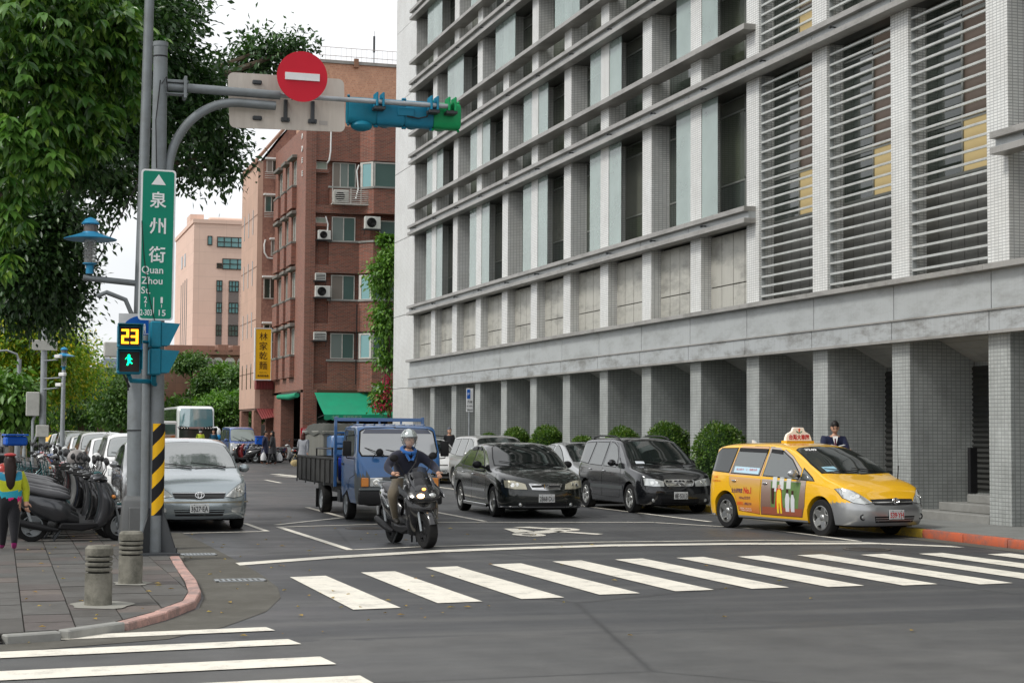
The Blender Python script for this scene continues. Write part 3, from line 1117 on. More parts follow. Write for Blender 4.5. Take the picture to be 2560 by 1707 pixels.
class Body:
    """smooth closed car shell; x forward, y left, z up, origin on the ground at mid length"""
    def __init__(s, P):
        s.P = P
        L, W = P['L'], P['W']
        xr, xf = -L / 2, L / 2
        n = P.get('nx', 64)
        xs = set()
        for k in range(n + 1):
            t = k / n
            xs.add(round(xr + L * (.5 - .5 * math.cos(PI * t)) * .65 + L * t * .35, 4))
        for wx in P['wheels']:
            ra = P['rw'] + P.get('gap', .05)
            for k in range(15):
                xs.add(round(wx - ra * math.cos(PI * k / 14), 4))
        xs = sorted(x for x in xs if xr <= x <= xf)
        out = [xs[0]]
        for x in xs[1:]:
            if x - out[-1] > .012:
                out.append(x)
        out[-1] = xf
        rings = []
        for x in out:
            rings.append(s.section(x))
        m = len(rings[0])
        mb = MB()
        full = [rg + [(p[0], -p[1], p[2]) for p in reversed(rg[:-1])] for rg in rings]
        mm = len(full[0])
        vs = [q for rg in full for q in rg]
        fs = [(i * mm + k, i * mm + k + 1, (i + 1) * mm + k + 1, (i + 1) * mm + k) for i in range(len(full) - 1) for k in range(mm - 1)]
        mb.add(vs, fs)
        zf = P.get('two')
        if zf:
            mb.mi = [1 if zf(*(sum(vs[i][j] for i in f) / 4 for j in range(3))) else 0 for f in fs]
        s.mb = mb
        tri = [Vector(v) for v in vs]
        s.bvh = BVHTree.FromPolygons(tri, fs)

    def section(s, x):
        P = s.P
        L, W = P['L'], P['W']
        e = P.get('endr', .55)
        nf = P.get('nf', 2.6)
        d = max(0, (abs(x) - (L / 2 - e)) / e)
        hw = W / 2 * max(0, (1 - min(1, d) ** nf)) ** (1 / nf)
        if d < 1e-6:
            hw = W / 2
        zt = smoothline(P['top'], x)
        zb = smoothline(P['belt'], x)
        zl = P.get('zl', .2)
        if P.get('zlf') is not None:
            zl = smoothline(P['zlf'], x)
        zlow = zl
        for wx in P['wheels']:
            ra = P['rw'] + P.get('gap', .05)
            if abs(x - wx) < ra:
                zlow = max(zlow, P['rw'] + math.sqrt(max(0, ra * ra - (x - wx) ** 2)))
        rt = P.get('rt', .10)
        hood = zt - zb < .02
        zs = min(zb, zt - P.get('rh', .10))
        zs = max(zs, zlow + .03)
        tum = P.get('tum', .32)
        bul = P.get('bul', .035)
        pts = []
        pts.append((x, hw * .80, zlow + .0))
        pts.append((x, hw * .93, zlow + .0))
        nb = P.get('nb', 7)
        for k in range(nb + 1):
            t = k / nb
            z = zlow + .01 + (zs - zlow - .01) * t
            zz = (z - zl) / max(.1, zb - zl)
            y = hw * (1 - .05 * (1 - min(1, zz * 2.2)) ** 2) - bul * max(0, zz - .55) ** 2 * 2.2 * min(1, hw / (W / 2))
            pts.append((x, y, z))
        yb = pts[-1][1]
        zr = zt - rt
        ng = 5
        if zr > zs + .02:
            yr = yb - tum * (zr - zs) * min(1, hw / (W / 2))
            for k in range(1, ng + 1):
                t = k / ng
                pts.append((x, yb + (yr - yb) * t, zs + (zr - zs) * t))
        else:
            yr = yb
            zr = zs
            for k in range(1, ng + 1):
                pts.append((x, yb, zs))
        ex = P.get('ex', 2.7)
        ns = 9
        for k in range(1, ns + 1):
            a = PI / 2 * k / ns
            y = yr * max(0, math.cos(a)) ** (2 / ex) if k < ns else 0
            z = zr + (zt - zr) * math.sin(a) ** (2 / ex * .9)
            pts.append((x, y, z))
        # nose and tail shaping
        sh = P.get('nose')
        out = []
        for (px, py, pz) in pts:
            q = px
            if sh and px > L / 2 - e * 1.6:
                wgt = min(1, (px - (L / 2 - e * 1.6)) / (e * 1.6)) ** 1.5
                q = px - smoothline(sh, pz) * wgt
            tl = P.get('tail')
            if tl and px < -(L / 2 - e * 1.6):
                wgt = min(1, (-px - (L / 2 - e * 1.6)) / (e * 1.6)) ** 1.5
                q = px + smoothline(tl, pz) * wgt
            out.append((q, py, pz))
        return out

    def patch(s, pts3, d, eps=.004, thick=.0, cut=.09, grow=0, back=None):
        """outline given by rough 3D points, laid onto the shell along direction d"""
        d = Vector(d).normalized()
        up = Vector((0, 0, 1)) if abs(d.z) < .8 else Vector((0, 1, 0))
        e1 = d.cross(up).normalized()
        e2 = e1.cross(d).normalized()
        P2 = [(Vector(p).dot(e1), Vector(p).dot(e2)) for p in pts3]
        ar = sum(a[0] * b[1] - b[0] * a[1] for a, b in zip(P2, P2[1:] + P2[:1]))
        if ar < 0:
            P2.reverse()
        if grow:
            n = len(P2)
            Q = []
            for i in range(n):
                a, b, c = Vector(P2[i - 1]), Vector(P2[i]), Vector(P2[(i + 1) % n])
                n1 = (b - a).normalized()
                n2 = (c - b).normalized()
                n1 = Vector((n1.y, -n1.x))
                n2 = Vector((n2.y, -n2.x))
                m = (n1 + n2)
                if m.length < 1e-6:
                    m = n1
                m.normalize()
                Q.append(tuple(b + m * grow / max(.5, m.dot(n1))))
            P2 = Q
        bm = bmesh.new()
        f = bm.faces.new([bm.verts.new((a, b, 0)) for a, b in P2])
        x0, x1 = min(p[0] for p in P2), max(p[0] for p in P2)
        y0, y1 = min(p[1] for p in P2), max(p[1] for p in P2)
        for ax, lo, hi in ((0, x0, x1), (1, y0, y1)):
            k = math.ceil((hi - lo) / cut)
            for i in range(1, k):
                co = [0, 0, 0]
                co[ax] = lo + (hi - lo) * i / k
                no_ = [0, 0, 0]
                no_[ax] = 1
                bmesh.ops.bisect_plane(bm, geom=bm.verts[:] + bm.edges[:] + bm.faces[:], plane_co=co, plane_no=no_)
        bmesh.ops.triangulate(bm, faces=bm.faces[:])
        bm.verts.index_update()
        V = []
        last = None
        for v in bm.verts:
            o = e1 * (v.co.x + .0007) + e2 * (v.co.y + .0003) - d * 6
            hit, nrm, _, _ = s.bvh.ray_cast(o, d)
            if hit is None:
                V.append(None)
                continue
            V.append((hit, -d))
        good = [p for p in V if p]
        if not good:
            bm.free()
            return MB()
        bm.verts.ensure_lookup_table()
        for i, p in enumerate(V):
            if p is None:
                best = min((j for j in range(len(V)) if V[j]), key=lambda j: (bm.verts[j].co - bm.verts[i].co).length)
                b_ = V[best][0]
                o = e1 * bm.verts[i].co.x + e2 * bm.verts[i].co.y
                V[i] = (o + d * (b_.dot(d)), -d)
        vs = [p[0] + p[1] * eps for p in V]
        fs = [tuple(v.index for v in f.verts) for f in bm.faces]
        bm.free()
        mb = MB()
        mb.add(vs, fs)
        if thick:
            # skirt down to the shell so that the piece has an edge
            cnt = {}
            for f in fs:
                for a, b in zip(f, f[1:] + f[:1]):
                    cnt[(a, b)] = cnt.get((a, b), 0) + 1
            k = len(vs)
            ring = [(a, b) for (a, b) in cnt if (b, a) not in cnt]
            idx = {}
            for a, b in ring:
                for q in (a, b):
                    if q not in idx:
                        idx[q] = len(mb.v)
                        mb.v.append(tuple(vs[q] + d * thick))
            for a, b in ring:
                mb.f.append((b, a, idx[a], idx[b]))
                mb.mi.append(0)
        return mb

    def surf(s, p, d):
        d = Vector(d).normalized()
        hit, n, _, _ = s.bvh.ray_cast(Vector(p) - d * 6, d)
        return hit if hit else Vector(p)


_wheel_cache = {}


def wheel_mesh(r, wd, style):
    key = (r, wd, style)
    WM = {'a': alloy, 's': steel_lt, 'd': black_pl}[style[0]]
    if key in _wheel_cache:
        return _wheel_cache[key]
    h = wd / 2
    RX = Matrix.Rotation(PI / 2, 4, 'X')
    rr = r * .66
    ty = MB().lathe([(rr, h * .9), (rr + .01, h), (r * .93, h), (r * .985, h * .8), (r, h * .45), (r, -h * .45), (r * .985, -h * .8), (r * .93, -h), (rr, -h)], 32, RX, caps=False)
    # tread grooves as shallow ring steps
    tm = ty.mesh('tyre')
    tm.materials.append(rubber)
    rim = MB().lathe([(rr + .004, h * .93), (rr - .012, h * .95), (rr - .022, h * .6), (rr - .03, -h * .7), (0.001, -h * .7)], 32, RX, caps=False)
    rm = rim.mesh('rim')
    rm.materials.append(WM)
    bk = MB().lathe([(0.001, h * .25), (rr - .03, h * .25)], 24, RX, caps=False)
    bmh = bk.mesh('dark_backing_disc')
    bmh.materials.append(dark_in)  # dark backing disc, stands in for the shade in the gaps between spokes
    sp = MB()
    n = int(style[1:])
    for k in range(n):
        a = 2 * PI * k / n + .3
        m = Matrix.Rotation(a, 4, 'Y')
        w0, w1 = (.075, .045) if style[0] != 's' else (.12, .11)
        if n > 5:
            w0, w1 = .05, .035
        w0 *= r / .3
        w1 *= r / .3
        sp.add([m @ Vector(p) for p in ((-w0, -h * .62, .04), (w0, -h * .62, .04), (w1, -h * .84, rr - .01), (-w1, -h * .84, rr - .01), (-w0, -h * .3, .04), (w0, -h * .3, .04), (w1, -h * .5, rr - .01), (-w1, -h * .5, rr - .01))],
               [(0, 1, 2, 3), (7, 6, 5, 4), (0, 4, 5, 1), (1, 5, 6, 2), (2, 6, 7, 3), (3, 7, 4, 0)])
    sp.lathe([(.065, -h * .3), (.065, -h * .62), (.045, -h * .8), (0.001, -h * .84)], 14, Matrix(((1, 0, 0, 0), (0, 0, 1, 0), (0, 1, 0, 0), (0, 0, 0, 1))))
    sm = sp.mesh('spokes', .006)
    sm.materials.append(WM)
    _wheel_cache[key] = (tm, rm, bmh, sm)
    return _wheel_cache[key]


def add_wheel(root, x, y, r, wd=.2, style='a6', steer=0):
    """wheel face towards -y for y<0, +y otherwise"""
    tm, rm, bk, sm = wheel_mesh(r, wd, style)
    m = Matrix.Translation((x, y, r)) @ Matrix.Rotation(steer + (PI if y > 0 else 0), 4, 'Z')
    wo_ = inst('wheel', tm, root, m)
    inst('rim', rm2(rm), wo_)
    inst('dark_backing_disc', bk, wo_)
    inst('spokes', sm, wo_)
    return wo_


_rm2 = {}


def rm2(rm):
    """rim barrel opens on the face side (-y)"""
    if rm.name not in _rm2:
        _rm2[rm.name] = rm.copy()
    return _rm2[rm.name]


def ring_path(cx, cz, rx, rz, n=20):
    return [(cx + rx * math.cos(2 * PI * k / n), cz + rz * math.sin(2 * PI * k / n)) for k in range(n + 1)]


def put(mb, name, mat, parent, **kw):
    return mb.build(name, mat, parent, world=False, **kw)


def plate(root, x, z, txt, ink_m, pitch=0, size=(.32, .155)):
    m = Matrix.Translation((x, 0, z)) @ Matrix.Rotation(pitch, 4, 'Y')
    b = MB().box(0, .012, -size[0] / 2, size[0] / 2, -size[1] / 2, size[1] / 2, 0, m)
    p = put(b, 'licence_plate', plate_m, root, bevel=.004)
    tm = m @ Matrix.Translation((.0135, 0, -.008)) @ Matrix(((0, 0, 1, 0), (1, 0, 0, 0), (0, 1, 0, 0), (0, 0, 0, 1)))
    text(txt, 'lettering', ink_m, p, tm, width=size[0] * .9, height=size[1] * .58, local=True, bold=.012)
    bl = MB()
    for yy in (-.09, .09):
        for zz in (.06, -.066):
            bl.box(.012, .017, yy - .006, yy + .006, zz - .005, zz + .005, 0, m)
    tag(put(bl, 'bolts', plate_ink, p, smooth=0), kind='stuff')
    return p


def make_car(P, loc, rz, label, cat='car', name='parked_car', group=None, glass=None, wscreen=None):
    root = thing(name, (loc[0], loc[1], 0), label, cat, group, rz)
    B = Body(P)
    L, W = P['L'], P['W']
    mats = [P['paint']] + ([P['paint2']] if P.get('paint2') else [])
    put(B.mb, 'body', mats, root, smooth=40)
    zu = P.get('zl', .2)
    wx = P['wheels']
    put(MB().box(-L / 2 + .25, L / 2 - .3, -W / 2 + .26, W / 2 - .26, zu - .03, zu + .5).box(-L / 2 + .5, L / 2 - .45, -W / 2 + .30, W / 2 - .30, zu + .5, zu + .62), 'underbody', dark_in, root, smooth=0)
    put(MB().box(wx[0] + P['rw'] + .05, wx[1] - P['rw'] - .05, -W / 2 + .05, W / 2 - .05, zu - .01, zu + .1), 'floor_pan', dark_in, root, smooth=0)
    for x in wx:
        for s in (-1, 1):
            add_wheel(root, x, s * (W / 2 - P.get('ww', .2) / 2 - .012), P['rw'], P.get('ww', .2), P.get('ws', 'a6'), P.get('steer', 0) if x == max(wx) else 0)
    gl = glass or glass_side
    wg = wscreen or glass_car
    ym = W
    # windscreen and rear screen
    for key, nm, d in (('ws', 'windscreen', P.get('wsd', (-.5, 0, -.85))), ('rs', 'rear_screen', (.6, 0, -.8))):
        poly = P.get('screen' if key == 'ws' else 'rear')
        if poly:
            pts = [(x, y, z) for x, y, z in poly] + [(x, -y, z) for x, y, z in reversed(poly)]
            fr = B.patch(pts, d, eps=.003, grow=.022, thick=.004)
            f_ = put(fr, 'screen_seal', black_pl, root, smooth=60)
            put(B.patch(pts, d, eps=.007), nm, wg, f_, smooth=60)
    for s in (-1, 1):
        d = (0, -s, 0)
        for k, poly in enumerate(P['windows']):
            pts = [(x, 0, z) for x, z in poly]
            f_ = put(B.patch(pts, d, eps=.004, grow=.018, thick=.004), 'window', black_pl, root, smooth=60)
            put(B.patch(pts, d, eps=.008), 'pane', P.get('wglass', {}).get(k, gl), f_, smooth=60)
        for k, poly in enumerate(P['doors']):
            pts = [(x, 0, z) for x, z in poly]
            dr = put(B.patch(pts, d, eps=.001, grow=.007), 'door', seam_m, root, smooth=60)
            dp_ = put(B.patch(pts, d, eps=.0025), 'door_skin', P.get('doorpaint', {}).get((k, s), P['paint']), dr, smooth=60)
        for (x, z) in P.get('handles', []):
            h = B.surf((x, 0, z), d)
            hb = MB().ell((h.x, h.y + s * .02, h.z), (.075, .016, .016), 10, 6)
            put(hb, 'door_handle', P.get('handle_m', P['paint']), root)
        if P.get('strip'):
            x0, x1, z0, z1 = P['strip']
            put(B.patch([(x0, 0, z0), (x1, 0, z0), (x1, 0, z1), (x0, 0, z1)], d, eps=.014, thick=.014), 'rub_strip', P.get('strip_m', black_pl), root, smooth=60)
        if P.get('visor'):
            for (x0, x1) in P['visor']:
                tz = [max(z for x, z in poly) for poly in P['windows']]
            for k, poly in enumerate(P['windows'][:P.get('nvis', 2)]):
                top = sorted(poly, key=lambda q: -q[1])[:2]
                top.sort()
                (xa, za), (xb, zb) = top
                pts = [(xa, 0, za + .005), (xb, 0, zb + .005), (xb + .02, 0, zb - .05), (xa, 0, za - .045)]
                put(B.patch(pts, d, eps=.022, thick=.02), 'rain_visor', black_pl, root, smooth=60)
        # mirrors
        if P.get('mirror'):
            mx_, mz = P['mirror']
            h = B.surf((mx_, 0, mz), d)
            mm = MB().ell((h.x - .01, h.y + s * .13, h.z + .05), (.055, .10, .075), 14, 8)
            mo = put(mm, 'wing_mirror', P.get('mirror_m', P['paint']), root)
            put(MB().tube([(h.x, h.y - s * .02, h.z), (h.x, h.y + s * .08, h.z + .02)], [.03, .022], 8), 'mirror_arm', black_pl, mo)
            put(MB().ell((h.x - .055, h.y + s * .13, h.z + .05), (.012, .085, .06), 14, 8), 'mirror_glass', chrome, mo)
        # lamps
        for pts, d_, m_ in P.get('lamps', []):
            pp = [(x, s * y, z) for x, y, z in pts]
            dd = (d_[0], s * d_[1], d_[2])
            f_ = put(B.patch(pp, dd, eps=.003, grow=.006, thick=.004, cut=.05), 'headlight', seam_m, root, smooth=60)
            put(B.patch(pp, dd, eps=.010, thick=.007, cut=.05), 'lens', m_, f_, smooth=60)
            c = Vector((sum(p[0] for p in pp) / len(pp), sum(p[1] for p in pp) / len(pp), sum(p[2] for p in pp) / len(pp)))
            for off_, rr in ((.05, .042), (-.05, .034)):
                c2 = B.surf(c + Vector((0, s * off_, 0)), dd)
                q = Matrix.Translation(c2 - Vector(dd).normalized() * .008) @ Vector(dd).normalized().to_track_quat('-Z', 'Y').to_matrix().to_4x4()
                put(MB().lathe([(rr, .0), (rr, .006), (rr * .7, .008), (rr * .68, .003), (.001, .004)], 14, q), 'bulb_reflector', lens_in, f_)
        for pts, d_, m_, nm in P.get('extra', []):
            pp = [(x, s * y, z) for x, y, z in pts]
            put(B.patch(pp, (d_[0], s * d_[1], d_[2]), eps=.006, thick=.006, cut=.06), nm, m_, root, smooth=60)
        if P.get('foglamp'):
            fy, fz, fr_ = P['foglamp']
            c2 = B.surf((L / 2, s * fy, fz), (-1, 0, 0))
            q = Matrix.Translation(c2 + Vector((.004, 0, 0))) @ Matrix.Rotation(PI / 2, 4, 'Y')
            fo = put(MB().lathe([(fr_ * 1.5, -.02), (fr_ * 1.5, .004), (fr_ * 1.1, .006), (fr_ * 1.05, -.004)], 16, q, caps=False), 'fog_lamp', black_pl, root)
            put(MB().lathe([(fr_ * 1.05, -.004), (fr_ * .6, .004), (.001, .006)], 16, q, caps=False), 'fog_lens', lens_m, fo)
    # bonnet edge
    for poly in P.get('seams', []):
        put(B.patch(poly, P.get('seamd', (0, 0, -1)), eps=.0015), 'panel_seam', seam_m, root, smooth=60)
    # grille
    for poly, m_, nm in P.get('front', []):
        pts = [(L / 2, y, z) for y, z in poly] + [(L / 2, -y, z) for y, z in reversed(poly)]
        put(B.patch(pts, (-1, 0, 0), eps=.005, thick=.006, cut=.06), nm, m_, root, smooth=60)
    for (y0, y1, z0, z1, m_) in P.get('bars', []):
        pts = [(L / 2, y0, z0), (L / 2, y1, z0), (L / 2, y1, z1), (L / 2, y0, z1)]
        put(B.patch(pts, (-1, 0, 0), eps=.013, thick=.009, cut=.08), 'grille_bar', m_, root, smooth=60)
    # wipers
    for (a, b) in P.get('wipers', []):
        pa, pb = B.surf(a, (-.5, 0, -.85)), B.surf(b, (-.5, 0, -.85))
        pm = B.surf(((a[0] + b[0]) / 2, (a[1] + b[1]) / 2, (a[2] + b[2]) / 2), (-.5, 0, -.85))
        o_ = Vector((.012, 0, .022))
        put(MB().tube([pa + o_, pm + o_, pb + o_], [.012, .009, .006], 6), 'wiper', black_pl, root)
    if P.get('plate'):
        txt, pz, im = P['plate']
        h = B.surf((L / 2, 0, pz), (-1, 0, 0))
        h1 = B.surf((L / 2, 0.16, pz), (-1, 0, 0))
        plate(root, max(h.x, h1.x) + .008, pz, txt, im)
    if P.get('rails'):
        x0, x1, y, z = P['rails']
        for s in (-1, 1):
            pa = B.surf((x0, s * y, 2), (0, 0, -1))
            pb = B.surf((x1, s * y, 2), (0, 0, -1))
            pts = [pa, pa + Vector((.1, 0, .05)), pa.lerp(pb, .25) + Vector((0, 0, .085)), pa.lerp(pb, .75) + Vector((0, 0, .085)), pb + Vector((-.1, 0, .045)), pb]
            put(MB().tube(pts, .018, 8), 'roof_rail', P.get('rail_m', black_pl), root)
    # mud flaps, exhaust shadow box
    # seats seen through nothing: the glass is dark, tax disc and papers sit on the dash side
    return root, B


def emblem_rings(root, x, y, z, s, m=chrome, pitch=.15):
    b = MB()
    q = Matrix.Translation((x, y, z)) @ Matrix.Rotation(-pitch, 4, 'Y')
    for rx, rz, cz in ((1, .68, 0), (.42, .66, 0), (.72, .24, .38)):
        b.tube([q @ Vector((0, a, c + cz * 0)) for a, c in [(p[0] * s, p[1] * s) for p in ring_path(0, cz, rx, rz)]], s * .09, 6, caps=False)
    return put(b, 'emblem', m, root)


# --- minivan (the yellow taxi and the silver one): 4.55 m, one-box wedge nose
def minivan(paint, paint2=None, two=None, **kw):
    P = dict(L=4.55, W=1.72, wheels=(-1.43, 1.32), rw=.315, ww=.2, ws='a5', paint=paint, paint2=paint2, two=two, zl=.21,
             top=[(-2.275, .95), (-2.2, 1.28), (-2.0, 1.50), (-1.5, 1.565), (-.4, 1.585), (.15, 1.54), (.6, 1.40), (1.1, 1.17), (1.36, 1.05), (1.8, .93), (2.1, .80), (2.24, .62), (2.275, .55)],
             belt=[(-2.275, .98), (-1.0, .97), (.5, .93), (1.35, .86), (2.0, .72), (2.275, .5)],
             nose=[(.15, .14), (.3, .02), (.48, 0), (.6, .05), (.75, .10), (1.0, .10)],
             tail=[(.15, .05), (.4, 0), (.7, .02), (1.0, .08), (1.5, .14)],
             screen=[(.30, .0, 1.52), (.32, .50, 1.49), (.38, .60, 1.45), (.9, .70, 1.22), (1.22, .72, 1.07), (1.30, .45, 1.08), (1.34, 0, 1.08)],
             rear=[(-2.0, 0, 1.46), (-2.02, .52, 1.42), (-2.22, .6, 1.05), (-2.25, 0, 1.05)],
             windows=[[(-.30, 1.0), (.70, .96), (.68, 1.06), (.42, 1.28), (.1, 1.43), (-.22, 1.45)], [(-1.28, 1.02), (-.42, 1.0), (-.34, 1.45), (-1.18, 1.46)], [(-2.05, 1.06), (-1.36, 1.03), (-1.26, 1.46), (-1.75, 1.45), (-1.98, 1.3)], [(.78, .955), (1.12, .94), (1.06, .985), (.80, 1.13)]],
             doors=[[(-.36, .30), (.82, .30), (.90, .5), (.93, .93), (.74, 1.0), (.74, 1.12), (.42, 1.34), (.1, 1.485), (-.28, 1.505)], [(-1.02, .34), (-.40, .30), (-.32, 1.505), (-1.2, 1.51), (-1.34, 1.0), (-1.30, .8), (-1.12, .6)]],
             handles=[(-.22, .86), (-1.16, .88)], handle_m=chrome, mirror=(.72, 1.0),
             lamps=[([(1.66, .82, .80), (1.98, .70, .80), (2.16, .56, .70), (2.22, .46, .615), (2.2, .62, .60), (2.1, .76, .62), (1.9, .84, .68)], (-.72, -.5, -.42), lens_m)],
             foglamp=(.62, .36, .035),
             front=[([(0, .665), (.46, .655), (.41, .565), (0, .555)], black_pl, 'grille'), ([(0, .375), (.43, .375), (.40, .265), (0, .265)], black_pl, 'lower_grille')],
             bars=[(-.43, .43, .60, .618, chrome), (-.40, .40, .30, .312, paint2 or chrome), (-.41, .41, .335, .347, paint2 or chrome)],
             wipers=[((1.30, .55, 1.08), (1.16, -.05, 1.13)), ((1.33, -.05, 1.08), (1.13, -.62, 1.12))],
             seams=[])
    P.update(kw)
    return P


taxi_y = carpaint('taxi_yellow', (.86, .47, .008), 0, .3)
silver_p = carpaint('silver_paint', (.42, .43, .435), .7, .3)
silver_b = carpaint('silver_blue_paint', (.37, .42, .44), .65, .26)
black_p = carpaint('black_paint', (.008, .009, .011), .2, .2)
black_g = carpaint('black_green_paint', (.012, .015, .013), .3, .2)
white_p = carpaint('white_car_paint', (.72, .72, .71), 0, .3)
lgrey_p = carpaint('champagne_silver', (.42, .42, .40), .6, .3)
blue_v = carpaint('blue_van_paint', (.06, .12, .33), .2, .3)


def taxi_two(x, y, z):
    if x > 1.15:
        return z < .60 + (x - 1.9) * .02 and (x > 1.62 or z < .58)
    if x < -1.95:
        return z < .66
    return z < .265


def ad_mat():
    """vinyl advertisement: orange haze low on the door fading to the yellow above"""
    t = NT('taxi_door_wrap')
    s_ = t.n('SeparateXYZ')
    t.l(t.coord('Object'), s_.inputs[0])
    c = t.ramp(s_.outputs[2], [(.28, (.5, .12, .03)), (.5, (.7, .3, .03)), (.75, (.68, .40, .05)), (.95, (.62, .36, .17))])
    t.set(col=c, r=.3, coat=1, croof=.05)
    return t.m


def ad_mat2():
    t = NT('taxi_front_door_wrap')
    s_ = t.n('SeparateXYZ')
    t.l(t.coord('Object'), s_.inputs[0])
    c = t.ramp(s_.outputs[2], [(.30, (.26, .07, .04)), (.42, (.20, .11, .08)), (.7, (.28, .19, .15)), (.95, (.42, .36, .31))])
    t.set(col=c, r=.3, coat=1, croof=.05)
    return t.m


wrap1, wrap2 = ad_mat(), ad_mat2()
Ptaxi = minivan(taxi_y, silver_p, taxi_two, nx=150, nb=22, plate=('539·YH', .40, ink_red), mirror_m=silver_p, visor=[(0, 1)], nvis=2,
                doorpaint={(0, -1): wrap2, (1, -1): wrap1}, wglass={2: glass_car})
# the side facing the street (and the camera) is the car's right: y<0
taxi, TB = make_car(Ptaxi, (13.60, 26.35), 0, 'yellow taxi minivan with roof sign and advertisement doors at the kerb', 'taxi', 'taxi')
tr_ = math.atan2(-(27.0 - 24.4), (13.95 - 13.05)) - .0
taxi.rotation_euler = (0, 0, R_(-79))
taxi.location = (13.99, 27.1, 0)
emblem_rings(taxi, 2.262, 0, .63, .07)


def on_side(B, root, s_, x, z, txt, mat, width=None, height=None, bold=0, side=-1, name='lettering', lift=.006):
    """vinyl lettering wrapped on the car side"""
    c = bpy.data.curves.new(name, 'FONT')
    c.body = txt
    c.size = 1
    c.offset = bold
    c.resolution_u = 2
    t_ = bpy.data.objects.new(name, c)
    me = bpy.data.meshes.new_from_object(t_)
    bpy.data.objects.remove(t_)
    n = len(me.vertices)
    co = np.empty(n * 3, dtype=np.float32)
    me.vertices.foreach_get('co', co)
    co = co.reshape(-1, 3)
    lo, hi = co.min(0), co.max(0)
    sx = width / (hi[0] - lo[0])
    sy = height / (hi[1] - lo[1]) if height else sx
    out = np.empty_like(co)
    for i in range(n):
        px = x + (co[i, 0] - (lo[0] + hi[0]) / 2) * sx * (1 if side < 0 else -1)
        pz = z + (co[i, 1] - (lo[1] + hi[1]) / 2) * sy
        out[i] = (px, 0, pz)
    h = [B.surf((x + d_, 0, z), (0, -side, 0)).y for d_ in (-width / 2, 0, width / 2)]
    hz = [B.surf((x, 0, z + d_), (0, -side, 0)).y for d_ in (-.06, .06)]
    for i in range(n):
        u_ = (out[i, 0] - x) / (width / 2)
        y = h[1] + (h[2] - h[0]) / 2 * u_ + ((h[2] + h[0]) / 2 - h[1]) * u_ * u_ + (hz[1] - hz[0]) / .12 * (out[i, 2] - z)
        out[i, 1] = y + side * lift
    me.vertices.foreach_set('co', out.reshape(-1))
    me.materials.clear()
    me.materials.append(mat)
    me.update()
    return link(name, me, [], root, False)


ink_purple = M('ink_purple', (.09, .03, .10), .5)
ink_orange = M('ink_orange', (.75, .12, .02), .5)
D_ = (0, 1, 0)
on_side(TB, taxi, -1, -1.06, .70, '全台滿意度', ink_purple, .34, .085, .02)
on_side(TB, taxi, -1, -.74, .71, 'No.1', ink_red, .23, .12, .04)
on_side(TB, taxi, -1, -.82, .575, 'HiNet光世代', ink_purple, .34, .06, .01)
on_side(TB, taxi, -1, -.98, .47, '尖峰時刻', ink_orange, .2, .07, .01)
on_side(TB, taxi, -1, -.74, .47, '上網穩又快！', ink_purple, .24, .05, .01)
on_side(TB, taxi, -1, -.8, .385, '申裝專線　0800-080-412', ink_white, .34, .022)
on_side(TB, taxi, -1, -.8, .35, '中華電信北區分公司', ink_white, .34, .02)
on_side(TB, taxi, -1, -1.74, .93, '3249', ink_orange, .13, .04)
on_side(TB, taxi, -1, -1.72, .86, '台北市539-YH', ink_red, .26, .045)
# advert picture on the front door: porch with figures (plain caped figure)
pic = [('ad_picture', [(-.05, .42), (.72, .42), (.80, .9), (-.05, .9)], M('ad_field_green', (.12, .2, .07), .4, vary=.5, vs=6), .004),
       ('ad_arch', [(.0, .72), (.12, .72), (.12, .98), (.0, .98)], M('ad_light', (.6, .62, .6), .4), .0055),
       ('ad_arch', [(.2, .76), (.32, .76), (.32, .98), (.2, .98)], MATS['ad_light'], .0055),
       ('ad_arch', [(.4, .78), (.52, .78), (.52, .96), (.4, .96)], MATS['ad_light'], .0055),
       ('ad_floor', [(-.3, .31), (.80, .31), (.85, .44), (-.3, .44)], M('ad_floor', (.3, .09, .05), .4), .0055),
       ('ad_cape', [(.08, .42), (.30, .42), (.26, .78), (.12, .78)], M('ad_cape_red', (.5, .02, .02), .4), .0065),
       ('ad_figure', [(.13, .34), (.18, .34), (.19, .52), (.21, .52), (.22, .34), (.27, .34), (.26, .70), (.23, .76), (.16, .76), (.13, .70)], M('ad_suit_yellow', (.8, .55, .03), .4), .0075),
       ('ad_face', [(.165, .77), (.225, .77), (.235, .84), (.155, .84)], M('ad_skin', (.55, .3, .2), .5), .0075),
       ('ad_figure', [(.38, .38), (.48, .38), (.5, .62), (.46, .70), (.40, .70), (.37, .6)], M('ad_shirt', (.6, .6, .62), .5), .0075),
       ('ad_figure', [(.53, .38), (.63, .38), (.64, .6), (.6, .68), (.55, .68), (.53, .6)], MATS['ad_shirt'], .0075),
       ('ad_figure', [(-.02, .5), (.05, .5), (.06, .78), (-.03, .78)], ink, .0075),
       ('ad_hair', [(.40, .70), (.46, .70), (.46, .77), (.40, .77)], ink, .0078),
       ('ad_hair', [(.55, .68), (.61, .68), (.61, .75), (.55, .75)], ink, .0078)]
for nm, poly, m_, ep in pic:
    put(TB.patch([(x, 0, z) for x, z in poly], (0, 1, 0), eps=ep), nm, m_, taxi, smooth=60)
put(TB.patch([(x, 0, z) for x, z in [(-1.2, 1.03), (-.45, 1.01), (-.44, 1.12), (-1.2, 1.14)]], (0, 1, 0), eps=.0095), 'window_banner', M('banner_pale_blue', (.45, .62, .72), .4), taxi, smooth=60)
on_side(TB, taxi, -1, -.82, 1.085, '線上刷卡　２．點數兌換', ink_red, .62, .04, side=-1, lift=.012)
